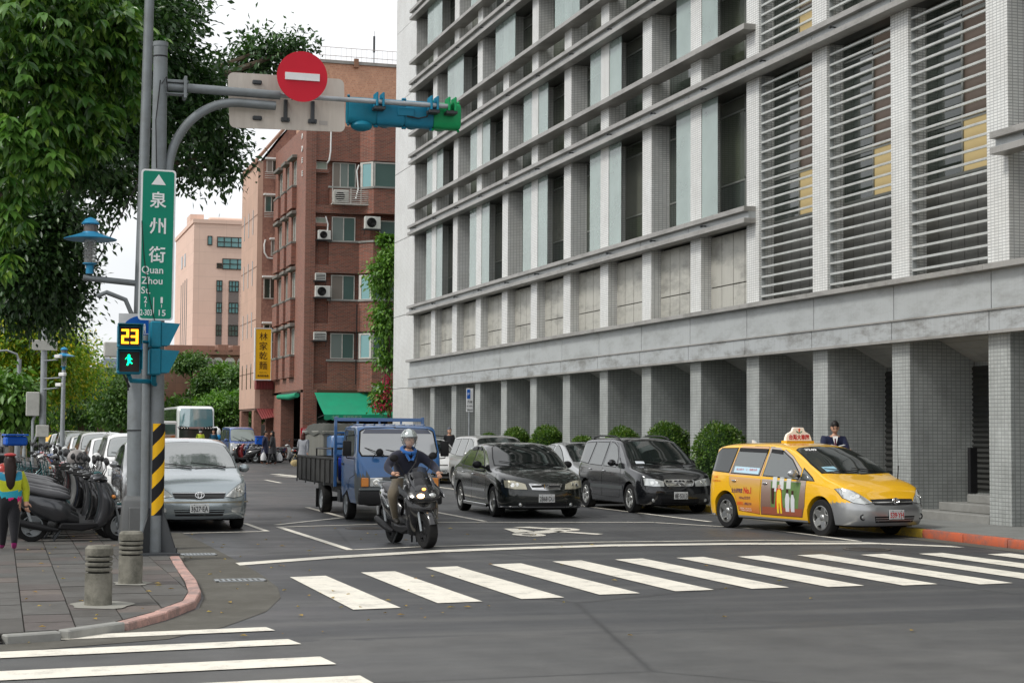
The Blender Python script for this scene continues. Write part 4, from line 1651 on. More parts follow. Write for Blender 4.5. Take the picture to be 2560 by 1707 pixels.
put(TB.patch([(-2.27, -.62, .62), (-2.2, -.78, .66), (-2.12, -.82, .9), (-2.12, -.80, 1.1), (-2.2, -.74, 1.1), (-2.25, -.68, .9)], (.55, .83, 0), eps=.008, thick=.006, cut=.05), 'tail_light', red_lens, taxi)
put(TB.patch([(-2.27, .62, .62), (-2.2, .78, .66), (-2.12, .82, .9), (-2.12, .80, 1.1), (-2.2, .74, 1.1), (-2.25, .68, .9)], (.55, -.83, 0), eps=.008, thick=.006, cut=.05), 'tail_light', red_lens, taxi)
# roof sign
zr = 1.585
rs = MB().prism([(-.30, zr), (.30, zr), (.29, zr + .09), (.26, zr + .15), (.15, zr + .20), (.12, zr + .27), (-.12, zr + .27), (-.15, zr + .20), (-.26, zr + .15), (-.29, zr + .09)], -.42, -.34, 'yz')
for i, v in enumerate(rs.v):
    if v[2] > zr + .05:
        rs.v[i] = (v[0] + (.015 if v[0] < -.38 else -.015), v[1], v[2])
sign = put(rs, 'taxi_roof_sign', M('lit_sign_white', (.8, .72, .62), .4, e=(1, .85, .7), es=.12), taxi, bevel=.01)
put(MB().box(-.46, -.30, -.31, .31, zr - .02, zr + .03), 'sign_base', taxi_y, sign)
TM = Matrix(((0, 0, 1, 0), (1, 0, 0, 0), (0, 1, 0, 0), (0, 0, 0, 1)))
text('台灣大車隊', 'lettering', ink_red, sign, Matrix.Translation((-.335, 0, zr + .095)) @ TM, width=.46, height=.10, local=True, bold=.03)
lg = MB()
lg.tube([(-.333, .06 * math.cos(a), zr + .205 + .03 * math.sin(a)) for a in [k * PI / 12 + PI for k in range(13)]], .009, 5)
put(lg, 'sign_emblem', sign_green, sign)
put(MB().ell((-.333, 0, zr + .235), (.006, .022, .02), 10, 6).box(-.338, -.33, -.01, .01, zr + .175, zr + .225), 'sign_emblem', ink_orange, sign)
text('3249', 'roof_number', ink_white, taxi, Matrix.Translation((.50, -.40, 1.463)) @ Matrix(((0, -.87, .5, 0), (1, 0, 0, 0), (0, .5, .87, 0), (0, 0, 0, 1))), width=.26, height=.07, local=True, bold=.03)
# driver behind the windscreen and papers
put(TB.patch([(1.02, -.62, 1.1), (1.2, -.62, 1.05), (1.2, -.36, 1.08), (1.05, -.36, 1.13)], (-.5, 0, -.85), eps=.0085), 'dash_papers', M('paper_blue', (.3, .5, .6), .5), taxi)
an = MB().tube([(1.55, .66, .93), (1.56, .665, 1.1), (1.56, .67, 1.2)], [.012, .01, .012], 6).tube([(1.56, .67, 1.2), (1.50, .7, 1.9), (1.45, .73, 2.3)], [.004, .003, .002], 5)
put(an, 'antenna', black_pl, taxi)
put(MB().prism([(-1.75, 1.55), (-1.62, 1.56), (-1.72, 1.61), (-1.75, 1.62)], -.02, .02, 'xz'), 'roof_fin', white_p, taxi)

Psil = minivan(silver_b, None, None, plate=('3627·EA', .40, plate_ink), mirror_m=silver_b, handle_m=silver_b, foglamp=None)
Psil['bars'] = [(-.43, .43, .598, .606, M('grille_mesh_grey', (.12, .12, .12), .4, .6)), (-.43, .43, .575, .583, MATS['grille_mesh_grey']), (-.44, .44, .62, .628, MATS['grille_mesh_grey']), (-.45, .45, .655, .668, chrome), (-.42, .42, .345, .36, silver_b), (-.42, .42, .305, .318, silver_b)]
Psil['extra'] = [([(2.2, .80, .41), (2.27, .60, .40), (2.27, .60, .33), (2.2, .78, .32)], (-.85, -.5, 0), lens_m, 'fog_lamp')]
silver, SB = make_car(Psil, (3.33, 31.1), R_(-90.5), 'silver blue minivan parked head-on behind the striped signal pole', 'car', wscreen=glass_car_lt)
emblem_rings(silver, 2.262, 0, .625, .075)
put(SB.patch([(2.27, -.86, .515), (2.27, .86, .515), (2.27, .86, .49), (2.27, -.86, .49)], (-1, 0, 0), eps=.006, thick=.004, cut=.06), 'bumper_strip', M('bronze_trim', (.22, .2, .15), .4, .5), silver)

# --- black MPV with roof rails
Pz = dict(L=4.32, W=1.74, wheels=(-1.36, 1.33), rw=.315, ws='a6', paint=black_p, zl=.2, endr=.5, nf=3,
          top=[(-2.16, .9), (-2.12, 1.3), (-1.98, 1.54), (-1.5, 1.615), (-.3, 1.635), (.2, 1.60), (.55, 1.45), (1.0, 1.17), (1.22, 1.03), (1.6, .96), (1.95, .87), (2.1, .76), (2.16, .6)],
          belt=[(-2.16, .98), (-1, .97), (1.0, .93), (1.3, .86), (2.16, .6)],
          nose=[(.15, .12), (.3, .01), (.5, 0), (.6, .04), (.8, .08), (1.0, .1)], tail=[(.2, .04), (.45, 0), (1.0, .03), (1.5, .1)],
          screen=[(.36, 0, 1.54), (.38, .52, 1.51), (.44, .62, 1.46), (.85, .70, 1.24), (1.12, .72, 1.06), (1.2, .4, 1.06), (1.22, 0, 1.06)],
          rear=[(-2.02, 0, 1.5), (-2.03, .55, 1.46), (-2.13, .62, 1.05), (-2.15, 0, 1.05)],
          windows=[[(-.22, 1.0), (.52, .98), (.50, 1.2), (.28, 1.42), (.05, 1.50), (-.14, 1.51)], [(-1.12, 1.02), (-.36, 1.0), (-.28, 1.51), (-1.0, 1.51)], [(-1.92, 1.08), (-1.24, 1.03), (-1.1, 1.51), (-1.7, 1.49), (-1.86, 1.38)], [(.62, .98), (.88, .96), (.62, 1.16)]],
          doors=[[(-.30, .32), (.72, .32), (.80, .5), (.82, .93), (.58, 1.0), (.56, 1.22), (.3, 1.47), (.05, 1.555), (-.22, 1.565)], [(-.98, .34), (-.34, .32), (-.26, 1.565), (-1.05, 1.56), (-1.2, 1.0), (-1.15, .75)]],
          handles=[(-.18, .88), (-1.05, .90)], handle_m=chrome, mirror=(.55, 1.02), strip=(-.98, .95, .50, .57), strip_m=M('grey_rub_strip', (.1, .11, .11), .4, .2),
          lamps=[([(1.98, .80, .78), (2.1, .55, .76), (2.14, .40, .72), (2.14, .38, .60), (2.1, .60, .60), (2.0, .78, .62)], (-.88, -.42, -.2), lens_m)],
          front=[([(0, .745), (.33, .745), (.36, .70), (.30, .60), (0, .60)], chrome, 'grille_frame'), ([(0, .725), (.31, .725), (.33, .69), (.28, .62), (0, .62)], black_pl, 'grille'), ([(0, .33), (.44, .33), (.42, .22), (0, .22)], black_pl, 'lower_grille')],
          bars=[(-.30, .30, .668, .682, chrome)], foglamp=(.60, .30, .04), plate=('8E·5313', .40, plate_ink),
          wipers=[((1.16, .5, 1.06), (1.05, -.1, 1.12)), ((1.2, -.08, 1.06), (1.0, -.64, 1.12))], rails=(-1.5, .15, .60, 0))
zaf, ZB = make_car(Pz, (13.98, 35.3), R_(-90 + 1), 'black minivan with roof rails parked behind the yellow taxi', 'car')
h = ZB.surf((2.2, 0, .675), (-1, 0, 0))
eb = MB().tube([(h.x + .02, a, c) for a, c in ring_path(0, .675, .055, .055)], .008, 6, caps=False).tube([(h.x + .022, -.075, .685), (h.x + .022, .01, .668), (h.x + .022, -.01, .682), (h.x + .022, .075, .665)], .008, 5)
put(eb, 'emblem', chrome, zaf)
put(ZB.patch([(1.05, -.62, 1.09), (1.14, -.62, 1.06), (1.16, -.42, 1.07), (1.08, -.42, 1.1)], (-.5, 0, -.85), eps=.009), 'dash_papers', M('paper_white', (.6, .64, .68), .5), zaf)

# --- dark saloon
Pc = dict(L=4.46, W=1.70, wheels=(-1.30, 1.32), rw=.30, ws='a6', paint=black_g, zl=.19, endr=.55, nf=2.9,
          top=[(-2.23, .72), (-2.18, .93), (-1.9, 1.0), (-1.6, 1.03), (-1.2, 1.23), (-.75, 1.40), (-.2, 1.44), (.2, 1.41), (.5, 1.30), (.9, 1.08), (1.12, .97), (1.6, .91), (2.0, .80), (2.16, .70), (2.23, .58)],
          belt=[(-2.23, .85), (-1.5, .94), (.5, .89), (1.1, .84), (1.7, .75), (2.23, .55)],
          nose=[(.12, .12), (.25, .02), (.45, 0), (.6, .03), (.8, .06)], tail=[(.2, .04), (.45, 0), (.8, .03), (1, .08)],
          screen=[(.26, 0, 1.37), (.28, .50, 1.34), (.34, .58, 1.30), (.75, .67, 1.12), (1.0, .70, 1.0), (1.08, .4, 1.0), (1.1, 0, 1.0)],
          rear=[(-.95, 0, 1.33), (-.97, .5, 1.29), (-1.5, .6, 1.08), (-1.55, 0, 1.07)],
          windows=[[(-.22, .94), (.62, .91), (.60, .98), (.34, 1.19), (.06, 1.32), (-.14, 1.34)], [(-1.02, .97), (-.34, .945), (-.27, 1.34), (-.62, 1.32), (-.85, 1.22)], [(-1.32, 1.0), (-1.10, .975), (-.94, 1.16)]],
          doors=[[(-.28, .30), (.76, .30), (.84, .5), (.86, .86), (.66, .93), (.4, 1.2), (.08, 1.355), (-.2, 1.375)], [(-.9, .32), (-.32, .30), (-.24, 1.375), (-.68, 1.35), (-1.1, 1.1), (-1.16, .95), (-1.05, .7)]],
          handles=[(-.16, .80), (-1.0, .82)], handle_m=chrome, mirror=(.55, .95), mirror_m=black_pl, strip=(-.9, .8, .48, .53), strip_m=chrome, visor=[(0, 1)], nvis=2,
          lamps=[([(1.98, .80, .74), (2.1, .60, .73), (2.18, .42, .67), (2.2, .38, .56), (2.12, .60, .56), (2.02, .78, .60)], (-.85, -.45, -.25), lens_yel)],
          front=[([(0, .68), (.34, .675), (.28, .555), (0, .545)], chrome, 'grille_frame'), ([(0, .66), (.31, .655), (.26, .575), (0, .567)], black_pl, 'grille'), ([(0, .30), (.42, .30), (.40, .2), (0, .2)], black_pl, 'lower_grille')],
          bars=[(-.28, .28, .60, .606, M('grille_grey', (.1, .1, .1), .4, .5)), (-.29, .29, .63, .636, MATS['grille_grey'])], foglamp=(.50, .27, .035), plate=('2868·DU', .39, plate_ink),
          wipers=[((1.04, .5, 1.0), (.93, -.1, 1.05)), ((1.08, -.08, 1.0), (.9, -.6, 1.05))])
civ, CB = make_car(Pc, (10.62, 34.2), R_(-90 - 1.5), 'black saloon car driving beside the blue truck towards the stop line', 'car', 'car')
civ.scale = (1.05, 1.05, 1.05)
h = CB.surf((2.3, 0, .615), (-1, 0, 0))
x_ = h.x + .022
put(MB().tube([(x_, -.042, .655), (x_, -.034, .575)], .008, 5).tube([(x_, .042, .655), (x_, .034, .575)], .008, 5).tube([(x_, -.036, .612), (x_, .036, .612)], .007, 5), 'emblem', chrome, civ)
put(CB.patch([(2.25, -.84, .232), (2.25, .84, .232), (2.25, .84, .215), (2.25, -.84, .215)], (-1, 0, 0), eps=.02, thick=.02, cut=.06), 'bumper_lip', chrome, civ)
put(MB().box(-.93, .93, -.86, -.83, .17, .235).box(-.93, .93, .83, .86, .17, .235), 'side_skirt', black_g, civ, bevel=.01)

# --- silver hatchback behind
Ph = dict(Pc)
Ph.update(L=4.45, W=1.74, paint=silver_p, wheels=(-1.33, 1.37), strip=None, visor=None, handle_m=silver_p, mirror_m=silver_p,
          top=[(-2.22, .8), (-2.15, 1.05), (-1.7, 1.26), (-1.1, 1.42), (-.4, 1.49), (.0, 1.47), (.4, 1.35), (.9, 1.13), (1.25, .99), (1.7, .89), (2.0, .79), (2.16, .66), (2.22, .55)],
          screen=[(.12, 0, 1.44), (.14, .50, 1.41), (.2, .6, 1.37), (.75, .68, 1.15), (1.1, .70, 1.02), (1.2, .4, 1.02), (1.22, 0, 1.02)],
          windows=[[(-.3, .96), (.72, .92), (.6, 1.05), (.3, 1.25), (.0, 1.38), (-.22, 1.41)], [(-1.15, 1.0), (-.42, .96), (-.34, 1.41), (-.8, 1.38), (-1.05, 1.28)]],
          lamps=[([(1.85, .82, .84), (2.05, .68, .78), (2.17, .50, .66), (2.19, .42, .58), (2.1, .66, .56), (1.98, .80, .64)], (-.8, -.5, -.3), lens_m)],
          front=[([(0, .64), (.2, .64), (.2, .60), (0, .60)], chrome, 'grille_frame'), ([(0, .38), (.4, .38), (.5, .2), (0, .2)], black_pl, 'lower_grille')], bars=[], plate=('7165·ZN', .42, plate_ink), rails=None)
pri, _ = make_car(Ph, (14.4, 40.3), R_(-90), 'silver hatchback parked between the black minivan and the silver estate', 'car')
# --- silver estate/MPV further back
Pm = dict(Pz)
Pm.update(L=4.5, W=1.74, paint=lgrey_p, wheels=(-1.4, 1.38), strip=None, handle_m=lgrey_p, rails=None, plate=('DK·4406', .42, plate_ink), wglass={},
          lamps=[([(2.05, .80, .80), (2.17, .58, .78), (2.21, .42, .72), (2.2, .40, .60), (2.16, .62, .60), (2.08, .78, .64)], (-.88, -.42, -.2), lens_m)])
Pm['top'] = [(x * 1.04, z) for x, z in Pz['top']]
Pm['belt'] = [(x * 1.04, z) for x, z in Pz['belt']]
mpv, MBd = make_car(Pm, (14.1, 47.6), R_(-90), 'champagne silver minivan parked behind the black saloon', 'car')
wht, _ = make_car(dict(Ph, paint=white_p, handle_m=white_p, mirror_m=white_p, plate=('6B·2957', .42, plate_ink), L=4.45), (14.0, 55.4), R_(-90), 'white car parked behind the blue truck, near the parking sign', 'car', wscreen=glass_car)
dk, _ = make_car(dict(Ph, paint=black_p, handle_m=black_p, mirror_m=black_p, plate=('AB·1180', .42, plate_ink)), (14.1, 62.5), R_(-90), 'dark hatchback parked last in the row along the arcade', 'car')

# left row of parked cars, seen over the scooters
rowp = [(36.6, silver_p, 'silver hatchback parked directly behind the silver blue minivan', Ph), (43.2, white_p, 'white minivan with roof rack behind the grey lamp pole', Pm), (50.2, white_p, 'white hatchback third behind the silver blue minivan', Ph), (57.0, lgrey_p, 'pale silver minivan between scooters and street, fourth behind the front one', Pm), (64, white_p, 'white car parked fifth in the left row by the lamp post', Ph), (71, silver_p, 'silver minivan parked sixth in the left row', Pm), (78.5, white_p, 'white minivan parked near the end of the left row', Pm), (88, silver_p, 'small silver car farthest down the left row', Ph)]
for y, pm, lb, base in rowp:
    P_ = dict(base, paint=pm, handle_m=pm, mirror_m=pm, plate=None, nx=40)
    if 'roof rack' in lb:
        P_['rails'] = (-1.5, .15, .60, 0)
        P_['rail_m'] = chrome
    make_car(P_, (3.3, y), R_(-90), lb, 'car', group=None, wscreen=glass_car_lt)
tx2, _ = make_car(dict(Ph, paint=taxi_y, handle_m=taxi_y, mirror_m=taxi_y, plate=None, nx=40), (4.0, 98), R_(-60), 'yellow taxi far down the street before the hedge', 'taxi', 'taxi')
# ------------------------------------------------------------------ blue flatbed truck
truck_blue = carpaint('truck_blue', (.02, .13, .36), .1, .38)
truck_grey = M('truck_grey_plastic', (.14, .155, .16), .5, dirt=.3)
bed_m = M('weathered_bed_steel', (.05, .05, .048), .7, .2, vary=.4, vs=6, dirt=.7, ds=5, dcol=(.02, .02, .018), bump=.3, bs=30)
truck = thing('flatbed_truck', (7.38, 32.08, 0), 'small blue flatbed truck with grey drop sides behind the scooter rider', 'truck', rz=R_(-90))
Pt = dict(L=1.76, W=1.66, wheels=(-.34, -9), rw=.29, zl=.34, endr=.30, nf=4.5, tum=.11, rt=.07, rh=.05, ex=4, bul=.0, nx=44,
          top=[(-.88, 1.78), (-.8, 1.83), (-.3, 1.86), (.35, 1.85), (.50, 1.79), (.62, 1.52), (.76, 1.24), (.84, 1.05), (.87, .8), (.88, .6)],
          belt=[(-.88, 1.22), (.5, 1.22), (.72, 1.16), (.88, .55)],
          two=lambda x, y, z: x > .55 and z < .90)
TBd = Body(Pt)
put(TBd.mb, 'cab', [truck_blue, truck_grey], truck, smooth=40)
put(MB().box(-.6, .62, -.55, .55, .3, .9), 'cab_floor', dark_in, truck, smooth=0)
pts = [(.50, .0, 1.775), (.50, .62, 1.765), (.54, .71, 1.72), (.70, .755, 1.35), (.74, .72, 1.275), (.75, 0, 1.27)]
pts = pts + [(x, -y, z) for x, y, z in reversed(pts)]
f_ = put(TBd.patch(pts, (-1, 0, -.25), eps=.004, grow=.03, thick=.006), 'screen_seal', black_pl, truck, smooth=60)
put(TBd.patch(pts, (-1, 0, -.25), eps=.010), 'windscreen', M('truck_windscreen', (.30, .32, .33), .07, 0, spec=1, ior=2.0), f_, smooth=60)
put(TBd.patch([(.5, -.62, 1.765), (.5, .62, 1.765), (.56, .68, 1.69), (.56, -.68, 1.69)], (-1, 0, -.25), eps=.0125), 'sun_band', M('screen_tint', (.05, .06, .10), .1, spec=1), f_, smooth=60)
for s in (-1, 1):
    d = (0, -s, 0)
    w_ = [(-.62, 1.28), (.36, 1.26), (.48, 1.30), (.34, 1.62), (.22, 1.72), (-.58, 1.74)]
    dr = put(TBd.patch([(x, 0, z) for x, z in [(-.72, .46), (-.70, 1.79), (.26, 1.78), (.42, 1.66), (.60, 1.24), (.60, .9), (.1, .82), (-.02, .62), (-.62, .44)]], d, eps=.002, grow=.01), 'door', seam_m, truck, smooth=60)
    put(TBd.patch([(x, 0, z) for x, z in [(-.72, .46), (-.70, 1.79), (.26, 1.78), (.42, 1.66), (.60, 1.24), (.60, .9), (.1, .82), (-.02, .62), (-.62, .44)]], d, eps=.004), 'door_skin', truck_blue, dr, smooth=60)
    f_ = put(TBd.patch([(x, 0, z) for x, z in w_], d, eps=.006, grow=.025, thick=.004), 'window', black_pl, truck, smooth=60)
    put(TBd.patch([(x, 0, z) for x, z in w_], d, eps=.011), 'pane', glass_side, f_, smooth=60)
    put(MB().box(-.6, -.45, s * .845, s * .86, 1.06, 1.10), 'door_handle', black_pl, truck, bevel=.004)
    # headlamp cluster on the front
    c = TBd.surf((.9, s * .52, .76), (-1, 0, 0))
    hl = put(MB().box(c.x - .01, c.x + .02, s * .34, s * .60, .675, .845), 'headlight', lens_in, truck, bevel=.01)
    put(MB().box(c.x + .016, c.x + .026, s * .355, s * .585, .69, .83), 'lens', lens_m, hl, bevel=.006)
    q = Matrix.Translation((c.x + .026, s * .47, .76)) @ Matrix.Rotation(PI / 2, 4, 'Y')
    put(MB().lathe([(.065, 0), (.065, .004), (.045, .006), (.001, .002)], 18, q), 'bulb_reflector', lens_in, hl)
    put(MB().box(c.x - .03, c.x + .018, s * .615, s * .76, .675, .845), 'indicator', amber, truck, bevel=.01)
    # door mirrors on arms
    mo = put(MB().cbox((.52, s * .97, 1.40), (.05, .17, .30)), 'wing_mirror', black_pl, truck, bevel=.03, seg=2)
    put(MB().tube([(.40, s * .80, 1.66), (.50, s * .98, 1.64), (.52, s * .98, 1.5)], .012, 6).tube([(.48, s * .80, 1.20), (.52, s * .98, 1.22), (.52, s * .98, 1.32)], .012, 6), 'mirror_arm', black_pl, mo)
put(MB().ell((.93, -.42, 1.33), (.03, .075, .075), 14, 8).tube([(.78, -.52, 1.22), (.90, -.5, 1.30), (.92, -.42, 1.33)], .008, 6), 'blind_spot_mirror', black_pl, truck)
put(MB().box(.80, .965, -.82, .82, .335, .60), 'bumper', black_pl, truck, bevel=.045, seg=2)
put(MB().box(.80, .94, -.80, .80, .60, .645), 'bumper_top', truck_grey, truck, bevel=.015)
put(MB().box(.86, .905, -.30, .30, .70, .80), 'grille', black_pl, truck, bevel=.008)
put(MB().box(.90, .912, -.29, .29, .755, .78), 'grille_bar', chrome, truck)
plate(truck, .968, .47, '3C·7702', plate_ink)
for (a, b) in (((.80, .35, 1.28), (.70, -.25, 1.38)), ((.80, -.3, 1.28), (.68, -.66, 1.42))):
    put(MB().tube([a, ((a[0] + b[0]) / 2 + .015, (a[1] + b[1]) / 2, (a[2] + b[2]) / 2), b], [.012, .01, .007], 6), 'wiper', black_pl, truck)
for k in range(7):
    y = -.6 + k * .2
    put(MB().box(-.65, .36, y - .02, y + .02, 1.855, 1.872), 'roof_rib', truck_blue, truck, bevel=.008)
for s in (-1, 1):
    add_wheel(truck, -.34, s * .73, .29, .17, 's5')
    add_wheel(truck, -3.05, s * .70, .29, .2, 's5')
    put(MB().box(-.78, -.74, s * .62 - .1, s * .62 + .1, .12, .45), 'mud_flap', rubber, truck, smooth=0)
    put(MB().box(-3.52, -3.49, s * .70 - .12, s * .70 + .12, .1, .5), 'mud_flap', rubber, truck, smooth=0)
put(MB().box(-5.5, -.9, -.40, -.33, .42, .56).box(-5.5, -.9, .33, .40, .42, .56).box(-3.1, -3.0, -.6, .6, .24, .34).box(-1.5, -1.2, -.75, -.45, .3, .55), 'chassis', steel_dk, truck, smooth=0)
bx0, bx1, bz0, bz1 = -5.68, -1.86, .68, 1.17
put(MB().box(bx0, bx1 + .7, -.82, .82, bz0 - .06, bz0), 'bed_floor', bed_m, truck, smooth=0)
for s in (-1, 1):
    y = s * .84
    gt = put(MB().box(bx0, bx1 + .68, y - .012, y + .012, bz0 - .02, bz1), 'drop_side', bed_m, truck, smooth=0)
    put(MB().box(bx0 - .01, bx1 + .69, y - .03, y + .03, bz1 - .03, bz1 + .02), 'top_rail', bed_m, gt, bevel=.008)
    for k in range(9):
        x = bx0 + .05 + k * (bx1 + .6 - bx0) / 8
        put(MB().box(x - .02, x + .02, y + s * .012, y + s * .035, bz0 - .02, bz1 - .03), 'rib', bed_m, gt, smooth=0)
        if k % 2 == 0:
            put(MB().box(x - .03, x + .03, y - .02, y + s * .04, bz0 - .09, bz0 - .02), 'hinge', steel_dk, gt, smooth=0)
put(MB().box(bx0 - .03, bx0, -.85, .85, bz0 - .02, bz1), 'tailgate', bed_m, truck, smooth=0)
# headboard frame
hb = MB()
xh = -1.0
for s in (-1, 1):
    hb.box(xh - .03, xh + .03, s * .90 - .03, s * .90 + .03, .62, 2.02)
    hb.tube([(xh, s * .90, 1.9), (xh - .45, s * .84, 1.2)], .02, 6)
hb.box(xh - .025, xh + .025, -.92, .92, 1.93, 2.0)
for z in (1.25, 1.48, 1.70):
    hb.box(xh - .02, xh + .02, -.90, .90, z - .02, z + .02)
for y in (-.45, 0, .45):
    hb.box(xh - .018, xh + .018, y - .02, y + .02, .7, 1.95)
put(hb, 'headboard', truck_blue, truck, bevel=.006)
tb = thing('cargo_box', (7.0, 33.7, .68), 'blue plastic box lying in the bed of the blue flatbed truck', 'box')
MB().box(6.72, 7.25, 33.3, 34.0, .69, 1.2).build('box_body', M('blue_plastic', (.015, .05, .5), .4), tb, bevel=.03)
MB().box(6.70, 7.27, 33.28, 34.02, 1.2, 1.25).build('lid', MATS['blue_plastic'], tb, bevel=.015)
cg = thing('wire_cage', (7.2, 35.4, .68), 'black tubular frame standing in the rear of the truck bed', 'frame')
mb = MB()
for x in (6.75, 8.0):
    for y in (34.8, 36.6):
        mb.tube([(x, y, .69), (x, y, 1.35)], .018, 6)
    mb.tube([(x, 34.8, 1.35), (x, 36.6, 1.35)], .018, 6)
mb.tube([(6.75, 34.8, 1.35), (8.0, 34.8, 1.35)], .018, 6).tube([(6.75, 36.6, 1.35), (8.0, 36.6, 1.35)], .018, 6)
mb.build('tube_frame', black_pl, cg)

# ------------------------------------------------------------------ canvas covered truck behind
canv = M('grey_canvas', (.055, .058, .052), .85, vary=.3, vs=3, bump=.5, bs=4, dirt=.4)
box_b = M('beige_truck_box', (.17, .17, .15), .6, dirt=.5, ds=2, streak=True)
ct = thing('canvas_truck', (10.6, 66, 0), 'parked cargo truck with draped grey canvas top beyond the blue truck', 'truck')
p0 = at(784, 1100, 66).x
MB().box(p0, p0 + 1.9, 64, 68.5, .7, 1.72).build('cargo_box', box_b, ct, bevel=.03)
vs = []
cv = MB()
nx_, ny_ = 10, 12
for j in range(ny_ + 1):
    for i in range(nx_ + 1):
        x = p0 - .05 + 2.0 * i / nx_
        y = 63.93 + 4.65 * j / ny_
        e = min(i, nx_ - i) / nx_ * 2
        z = 2.02 - .10 * (1 - min(1, e * 2.5)) ** 2 - .05 * abs(math.sin(j * 1.3)) - .03 * math.sin(i * 2.1)
        if i in (0, nx_) or j in (0, ny_):
            z = 1.58 + .05 * math.sin(i * 1.7 + j)
        vs.append((x, y, z))
cv.add(vs, [(j * (nx_ + 1) + i, j * (nx_ + 1) + i + 1, (j + 1) * (nx_ + 1) + i + 1, (j + 1) * (nx_ + 1) + i) for j in range(ny_) for i in range(nx_)])
cv.build('canvas_top', canv, ct, smooth=50)
MB().box(p0 + .1, p0 + 1.8, 62.4, 63.85, .5, 1.55).build('cab', truck_blue, ct, bevel=.15, seg=3)
MB().box(p0 + .2, p0 + 1.7, 62.42, 62.46, 1.0, 1.42).build('windscreen', glass_pale, ct, bevel=.01)
mb = MB()
for yy in (63.0, 67.2):
    for xx in (p0 + .2, p0 + 1.7):
        mb = MB().tube([(xx - .1, yy, .33), (xx + .1, yy, .33)], .33, 20)
        mb.build('wheel', rubber, ct)
MB().box(p0 + .3, p0 + 1.6, 63, 68.3, .4, .7).build('chassis', steel_dk, ct, smooth=0)

# ------------------------------------------------------------------ blue microvan
Pv = dict(L=3.6, W=1.48, wheels=(-1.15, 1.15), rw=.27, ws='s5', paint=blue_v, paint2=silver_p, two=lambda x, y, z: z < 1.02 and x > 1.1 or z < .72, zl=.26, endr=.3, nf=4, tum=.14, rt=.08, rh=.06, ex=4, nx=40,
          top=[(-1.8, 1.7), (-1.72, 1.84), (-1.0, 1.9), (.6, 1.88), (.95, 1.78), (1.2, 1.5), (1.45, 1.12), (1.62, 1.0), (1.75, .85), (1.8, .6)],
          belt=[(-1.8, 1.12), (1.0, 1.1), (1.4, 1.0), (1.8, .6)],
          screen=[(.98, 0, 1.76), (1.0, .55, 1.74), (1.05, .62, 1.68), (1.3, .66, 1.3), (1.42, .64, 1.14), (1.46, 0, 1.13)],
          windows=[[(.05, 1.16), (1.1, 1.14), (.85, 1.62), (.7, 1.7), (.1, 1.72)], [(-1.0, 1.18), (-.1, 1.16), (-.05, 1.72), (-.95, 1.72)], [(-1.68, 1.2), (-1.1, 1.18), (-1.05, 1.72), (-1.6, 1.7)]],
          doors=[[(-.02, .36), (1.0, .4), (1.2, 1.1), (.9, 1.7), (.7, 1.78), (.02, 1.79)]], handles=[(.15, 1.0)], mirror=(1.0, 1.12), mirror_m=blue_v,
          lamps=[([(1.7, .66, .84), (1.78, .40, .84), (1.79, .40, .70), (1.72, .66, .70)], (-1, -.2, 0), lens_m)],
          front=[([(0, .52), (.42, .52), (.40, .38), (0, .38)], black_pl, 'lower_grille')], plate=('TX·2510', .6, plate_ink),
          wipers=[((1.46, .4, 1.14), (1.3, -.1, 1.3)), ((1.46, -.1, 1.14), (1.28, -.55, 1.3))])
van, _ = make_car(Pv, (12.62, 92.0), R_(-88), 'blue and silver microvan parked beyond the row of motorbikes', 'van', 'microvan', wscreen=glass_pale)

# ------------------------------------------------------------------ tour coach
bus_w = M('coach_white', (.68, .7, .7), .35, coat=.8)
YB = 116.0
bc = at(489, 1137, YB)
bus = thing('tour_coach', (bc.x, YB, 0), 'high-deck tour coach with big curved upper windscreen by the green slope', 'bus')
bxc = bc.x
W2 = 1.27


def coach_ring(y, zc=3.34):
    k = min(1, (y - YB) / .55)
    hw = W2 * (.90 + .10 * math.sqrt(max(0, 1 - (1 - k) ** 2)))
    zt = zc - .18 * (1 - k) ** 2
    pts = []
    for a in range(0, 9):
        t = PI / 2 * a / 8
        pts.append((bxc + hw - .28 + .28 * math.cos(t), y, zt - .28 + .28 * math.sin(t)))
    for a in range(0, 9):
        t = PI / 2 + PI / 2 * a / 8
        pts.append((bxc - hw + .28 + .28 * math.cos(t), y, zt - .28 + .28 * math.sin(t)))
    return [(bxc + hw, y, .35)] + pts + [(bxc - hw, y, .35)]


mb = MB().loft([coach_ring(y) for y in (YB, YB + .05, YB + .15, YB + .3, YB + .55, YB + 3, YB + 7, YB + 11.5)])
mb.build('coach_body', bus_w, bus)
sc_g = M('coach_screen_reflecting', (.16, .34, .38), .06, 0, spec=1, ior=2.3)
# upper windscreen, curved
mb = MB()
vs = []
for j in range(9):
    for i in range(13):
        a = (i / 12 - .5) * 2
        z = 1.9 + 1.25 * j / 8
        vs.append((bxc + a * 1.14 * (1 - .06 * (j / 8) ** 3), YB - .10 + .07 * abs(a) ** 3 + .03 * (j / 8) ** 2, z))
mb.add(vs, [(j * 13 + i, j * 13 + i + 1, (j + 1) * 13 + i + 1, (j + 1) * 13 + i) for j in range(8) for i in range(12)])
mb.build('upper_windscreen', sc_g, bus, smooth=60)
MB().box(bxc - 1.2, bxc + 1.2, YB - .09, YB + .02, 1.72, 1.96).build('lamp_panel', black_pl, bus, bevel=.04)
for i in range(3):
    for s in (-1, 1):
        q = Matrix.Translation((bxc + s * (.62 + .18 * i), YB - .095, 1.84)) @ Matrix.Rotation(PI / 2, 4, 'X')
        MB().lathe([(.07, 0), (.06, .015), (.001, .01)], 14, q).build('panel_lamp', lens_in, bus)
MB().box(bxc - .5, bxc + .5, YB - .10, YB - .08, 1.77, 1.90).build('destination_board', M('board_pinkish', (.35, .22, .2), .5), bus)
